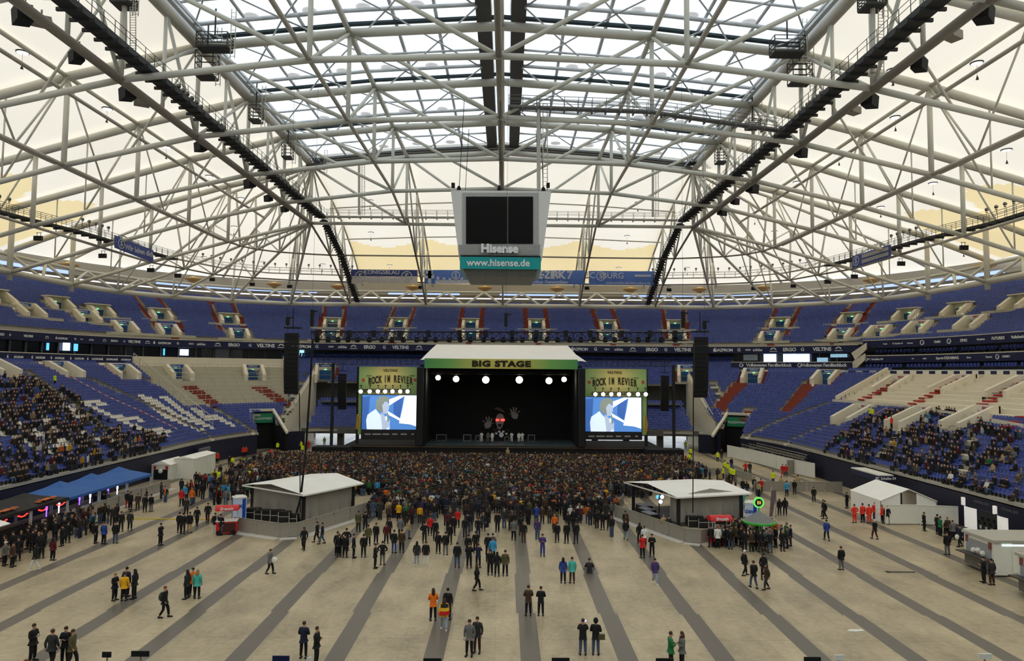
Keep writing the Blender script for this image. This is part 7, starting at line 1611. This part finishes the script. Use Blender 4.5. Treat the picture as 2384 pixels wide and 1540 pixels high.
def mass(items, name, base, label):
    n = len(items); P = np.array([i[:5] for i in items], float); out = np.zeros((n, len(base), 3)); c, s = np.cos(P[:, 3])[:, None], np.sin(P[:, 3])[:, None]; k = P[:, 4][:, None]
    out[:, :, 0] = P[:, 0:1]+k*(base[None, :, 0]*c-base[None, :, 1]*s); out[:, :, 1] = P[:, 1:2]+k*(base[None, :, 0]*s+base[None, :, 1]*c); out[:, :, 2] = P[:, 2:3]+k*base[None, :, 2]
    col = np.ones((n, len(base), 4))
    for i, it in enumerate(items):
        for r in range(4): col[i, LR == r, :3] = it[5][r]
    F = (LF[None]+(np.arange(n)*len(base))[:, None, None]).reshape(-1, 4)
    m = MATS.get('crowd_cloth')
    if not m:
        m = bpy.data.materials.new('crowd_cloth'); m.use_nodes = True; nt = m.node_tree; b = nt.nodes['Principled BSDF']; a = nt.nodes.new('ShaderNodeVertexColor'); a.layer_name = 'tint'; nt.links.new(a.outputs[0], b.inputs['Base Color']); b.inputs['Roughness'].default_value = .85; MATS['crowd_cloth'] = m
    return tag(np_mesh(name, out.reshape(-1, 3), F, [m], smooth=False, color=col.reshape(-1, 4)), label, 'crowd', kind='stuff')
TOPS_C = ['k']*24+['d']*9+['n']*4+['K']*5+['g','g','g','o','o','m','m','r','b','w','e','e','G','c','Y','O','p','j']
HAIR_C = ['b']*8+['k']*4+['l']*3+['r','g']
SK = lin((205,158,132))
def cols(rr):
    t = rr.choice(TOPS_C); h = rr.choice(HAIR_C); lg = rr.choice(['k','k','k','d','j','j','K','n']); j = rr.uniform(.8, 1.25)
    return [tuple(v*j for v in lin(HCL[h][1])), SK, tuple(v*j for v in lin(CLR[t][1])), lin(CLR[lg][1])], (t, lg, h)
RC2 = random.Random(11); crowd = []
def dens(x, y):
    if y > 109.5 or y < 57: return 0
    xl = -37 if y > 97 else -37+(97-y)*.75 if y > 80 else -24.2+(80-y)*1.0
    xr = 29 if y > 96 else 29-(96-y)*.62 if y > 76 else 16.6-(76-y)*.30
    if 62 < y < 80 and -26 < x < -12.6: return 0
    if 62 < y < 80 and x > 12.6: return 0
    if y < 80: xl = max(xl, -13.5)
    if not xl < x < xr: return 0
    e = min(1, (x-xl)/4, (xr-x)/4)
    d = 1.0 if y > 78 else max(.0, (y-57.5)/20.5)**1.0
    if y < 70: d *= .5+.5*math.sin(x*1.3+y*.8) if x > -6 else .9
    return d*(.35+.65*e)
tries = 0
for gy_ in np.arange(57, 109.5, .62):
    for gx in np.arange(-37, 30, .56):
        x, y = gx+RC2.uniform(-.24, .24), gy_+RC2.uniform(-.24, .24)
        if RC2.random() < dens(x, y)*.86: c5, k3 = cols(RC2); crowd.append((x, y, 0, RC2.gauss(0, .35), RC2.uniform(.93, 1.07), c5, k3))
for _ in range(240):   # loose crowd left of the left tent and the bar queue
    x, y = RC2.gauss(-30.5, 3.2), RC2.uniform(74, 98)
    if x > -26 and y < 84 or x < -38: continue
    c5, k3 = cols(RC2); crowd.append((x, y, 0, RC2.gauss(0, .8), RC2.uniform(.93, 1.07), c5, k3))
for _ in range(190):
    x, y = RC2.uniform(-38.6, -34.8), RC2.uniform(51, 66)
    if x > -36.5 and RC2.random() < .6: continue
    if y < 56 and x < -37.4 or any((c[0]-x)**2+(c[1]-y)**2 < .3 for c in crowd): continue
    c5, k3 = cols(RC2); c5[2] = tuple(v*.5 for v in c5[2]); crowd.append((x, y, 0, 1.4+RC2.gauss(0, .5), RC2.uniform(.93, 1.07), c5, ('k', 'k', k3[2])))
for _ in range(60):
    a = RC2.uniform(0, 6.28); r = RC2.uniform(1.7, 2.9); q = atz(1768,1268)
    if any((c[0]-q.x-r*math.cos(a))**2+(c[1]-q.y-r*math.sin(a))**2 < .3 for c in crowd): continue
    c5, k3 = cols(RC2); crowd.append((q.x+r*math.cos(a), q.y+r*math.sin(a), 0, a+math.pi/2, 1.0, c5, k3))
for _ in range(46):
    x, y = RC2.uniform(20, 31), RC2.uniform(76, 94)
    if x < 25 and y < 79: continue
    c5, k3 = cols(RC2); crowd.append((x, y, 0, RC2.gauss(0, 1), 1.0, c5, k3))
floorpts = [(e_[2].x, e_[2].y) for e_ in ents]
crowd = [c for c in crowd if all((c[0]-x)**2+(c[1]-y)**2 > .32 for x, y in floorpts)]
crowd.sort(key=lambda c: c[1])
nind = 300-NPERS[0]-40; print('persons', NPERS[0], 'crowd', len(crowd), 'individual', nind)
for c in crowd[:max(0, nind)]:
    where = 'in the queue along the left bars' if c[0] < -33 else 'at the green umbrella bar' if c[0] > 18 else 'at the loose rear edge of the crowd'
    person((c[0], c[1], 0), c[3], RC2.choice('ssfsh'), c[6][0], c[6][1], c[6][2], 'person in %s top and %s trousers %s' % (CLR[c[6][0]][0], CLR[c[6][1]][0], where), 'people '+where, sc=c[4])
mass(crowd[max(0, nind):], 'standing_crowd', LV, 'dense standing crowd of dark clothed people in front of the stage')
# spectators on the lower stands
sit = []
def poly_in(px, py, P):
    c = False; j = len(P)-1
    for i in range(len(P)):
        if (P[i][1] > py) != (P[j][1] > py) and px < (P[j][0]-P[i][0])*(py-P[i][1])/(P[j][1]-P[i][1])+P[i][0]: c = not c
        j = i
    return c
ZL = [(0,885),(100,895),(190,945),(225,985),(300,1010),(390,1030),(400,1062),(300,1085),(150,1130),(0,1150)]; ZR = [(1912,1062),(1990,1000),(2080,970),(2150,962),(2260,968),(2330,1010),(2384,1040),(2384,1190),(2280,1165),(2150,1120)]
# taken seats, picked on the stands themselves
def zone(pts): return [(u_, v_) for u_, v_ in (uv_at(x, y, LOW, 'l') for x, y in pts)]
UZ_L, UZ_R = zone([(max(0, x), y) for x, y in ZL]), zone([(min(2384, x), y) for x, y in ZR])
for s in SEATS:
    if s[5] != 'l': continue
    x, y, z, nx, ny, _ = s; u = u_of(x, y); v = (z-3.2)/11.8-.016
    nz = math.sin(x*1.1+y*.37)*math.cos(y*.53-x*.4)
    if u < 0 and poly_in(u, v, UZ_L): pr = .60+.3*nz
    elif u > 0 and poly_in(u, v, UZ_R): pr = .52+.38*nz-(.25 if y < 66 else 0)
    else: pr = 0
    if RC2.random() < pr*.8:
        c5, k3 = cols(RC2)
        if k3[0] in 'OcYpGrb' and RC2.random() < .7: c5[2] = lin((40,38,38)); k3 = ('d',)+k3[1:]
        c5[2] = tuple(q*.7 for q in c5[2]); c5[3] = lin((34,32,34)); sit.append((x, y, z, math.atan2(-nx, ny)+math.pi+RC2.gauss(0, .3), RC2.uniform(.95, 1.08), c5, k3))
sit.sort(key=lambda c: c[1]); vis = [c for c in sit if 0 < project(c[:3])[0] < 2384]; print('sit', len(sit), len(vis))
first = set(id(c) for c in vis[:40])
for c in vis[:40]:
    sd = 'left' if c[0] < 0 else 'right'
    person((c[0], c[1], c[2]+.04), c[3], 't', c[6][0], c[6][1], c[6][2], 'seated person in %s top and %s trousers in the nearest rows of the %s stand' % (CLR[c[6][0]][0], CLR[c[6][1]][0], sd), 'nearest seated people, %s stand' % sd, sc=.97)
mass([c for c in sit if id(c) not in first], 'seated_crowd', LSV, 'seated spectators in dark clothes scattered over both lower stands')
for px, py, k, l in ((127,903,'y','steward in hi-vis yellow standing high on the left stand'),(2026,978,'y','left steward in hi-vis yellow standing on the right stand'),(2032,979,'y','right steward in hi-vis yellow standing on the right stand'),(2064,998,'R','left helper in red-orange standing on the right stand'),(2076,1003,'R','right helper in red-orange standing on the right stand')):
    u, v = uv_at(px, py, LOW, 'l'); q = S3(LOW, u, v); r = math.ceil(v*NL)/NL; q.z = 3.2+11.8*r; person(q, math.pi/2 if u > 0 else -math.pi/2, 's', k, 'k', 'b', l, None)
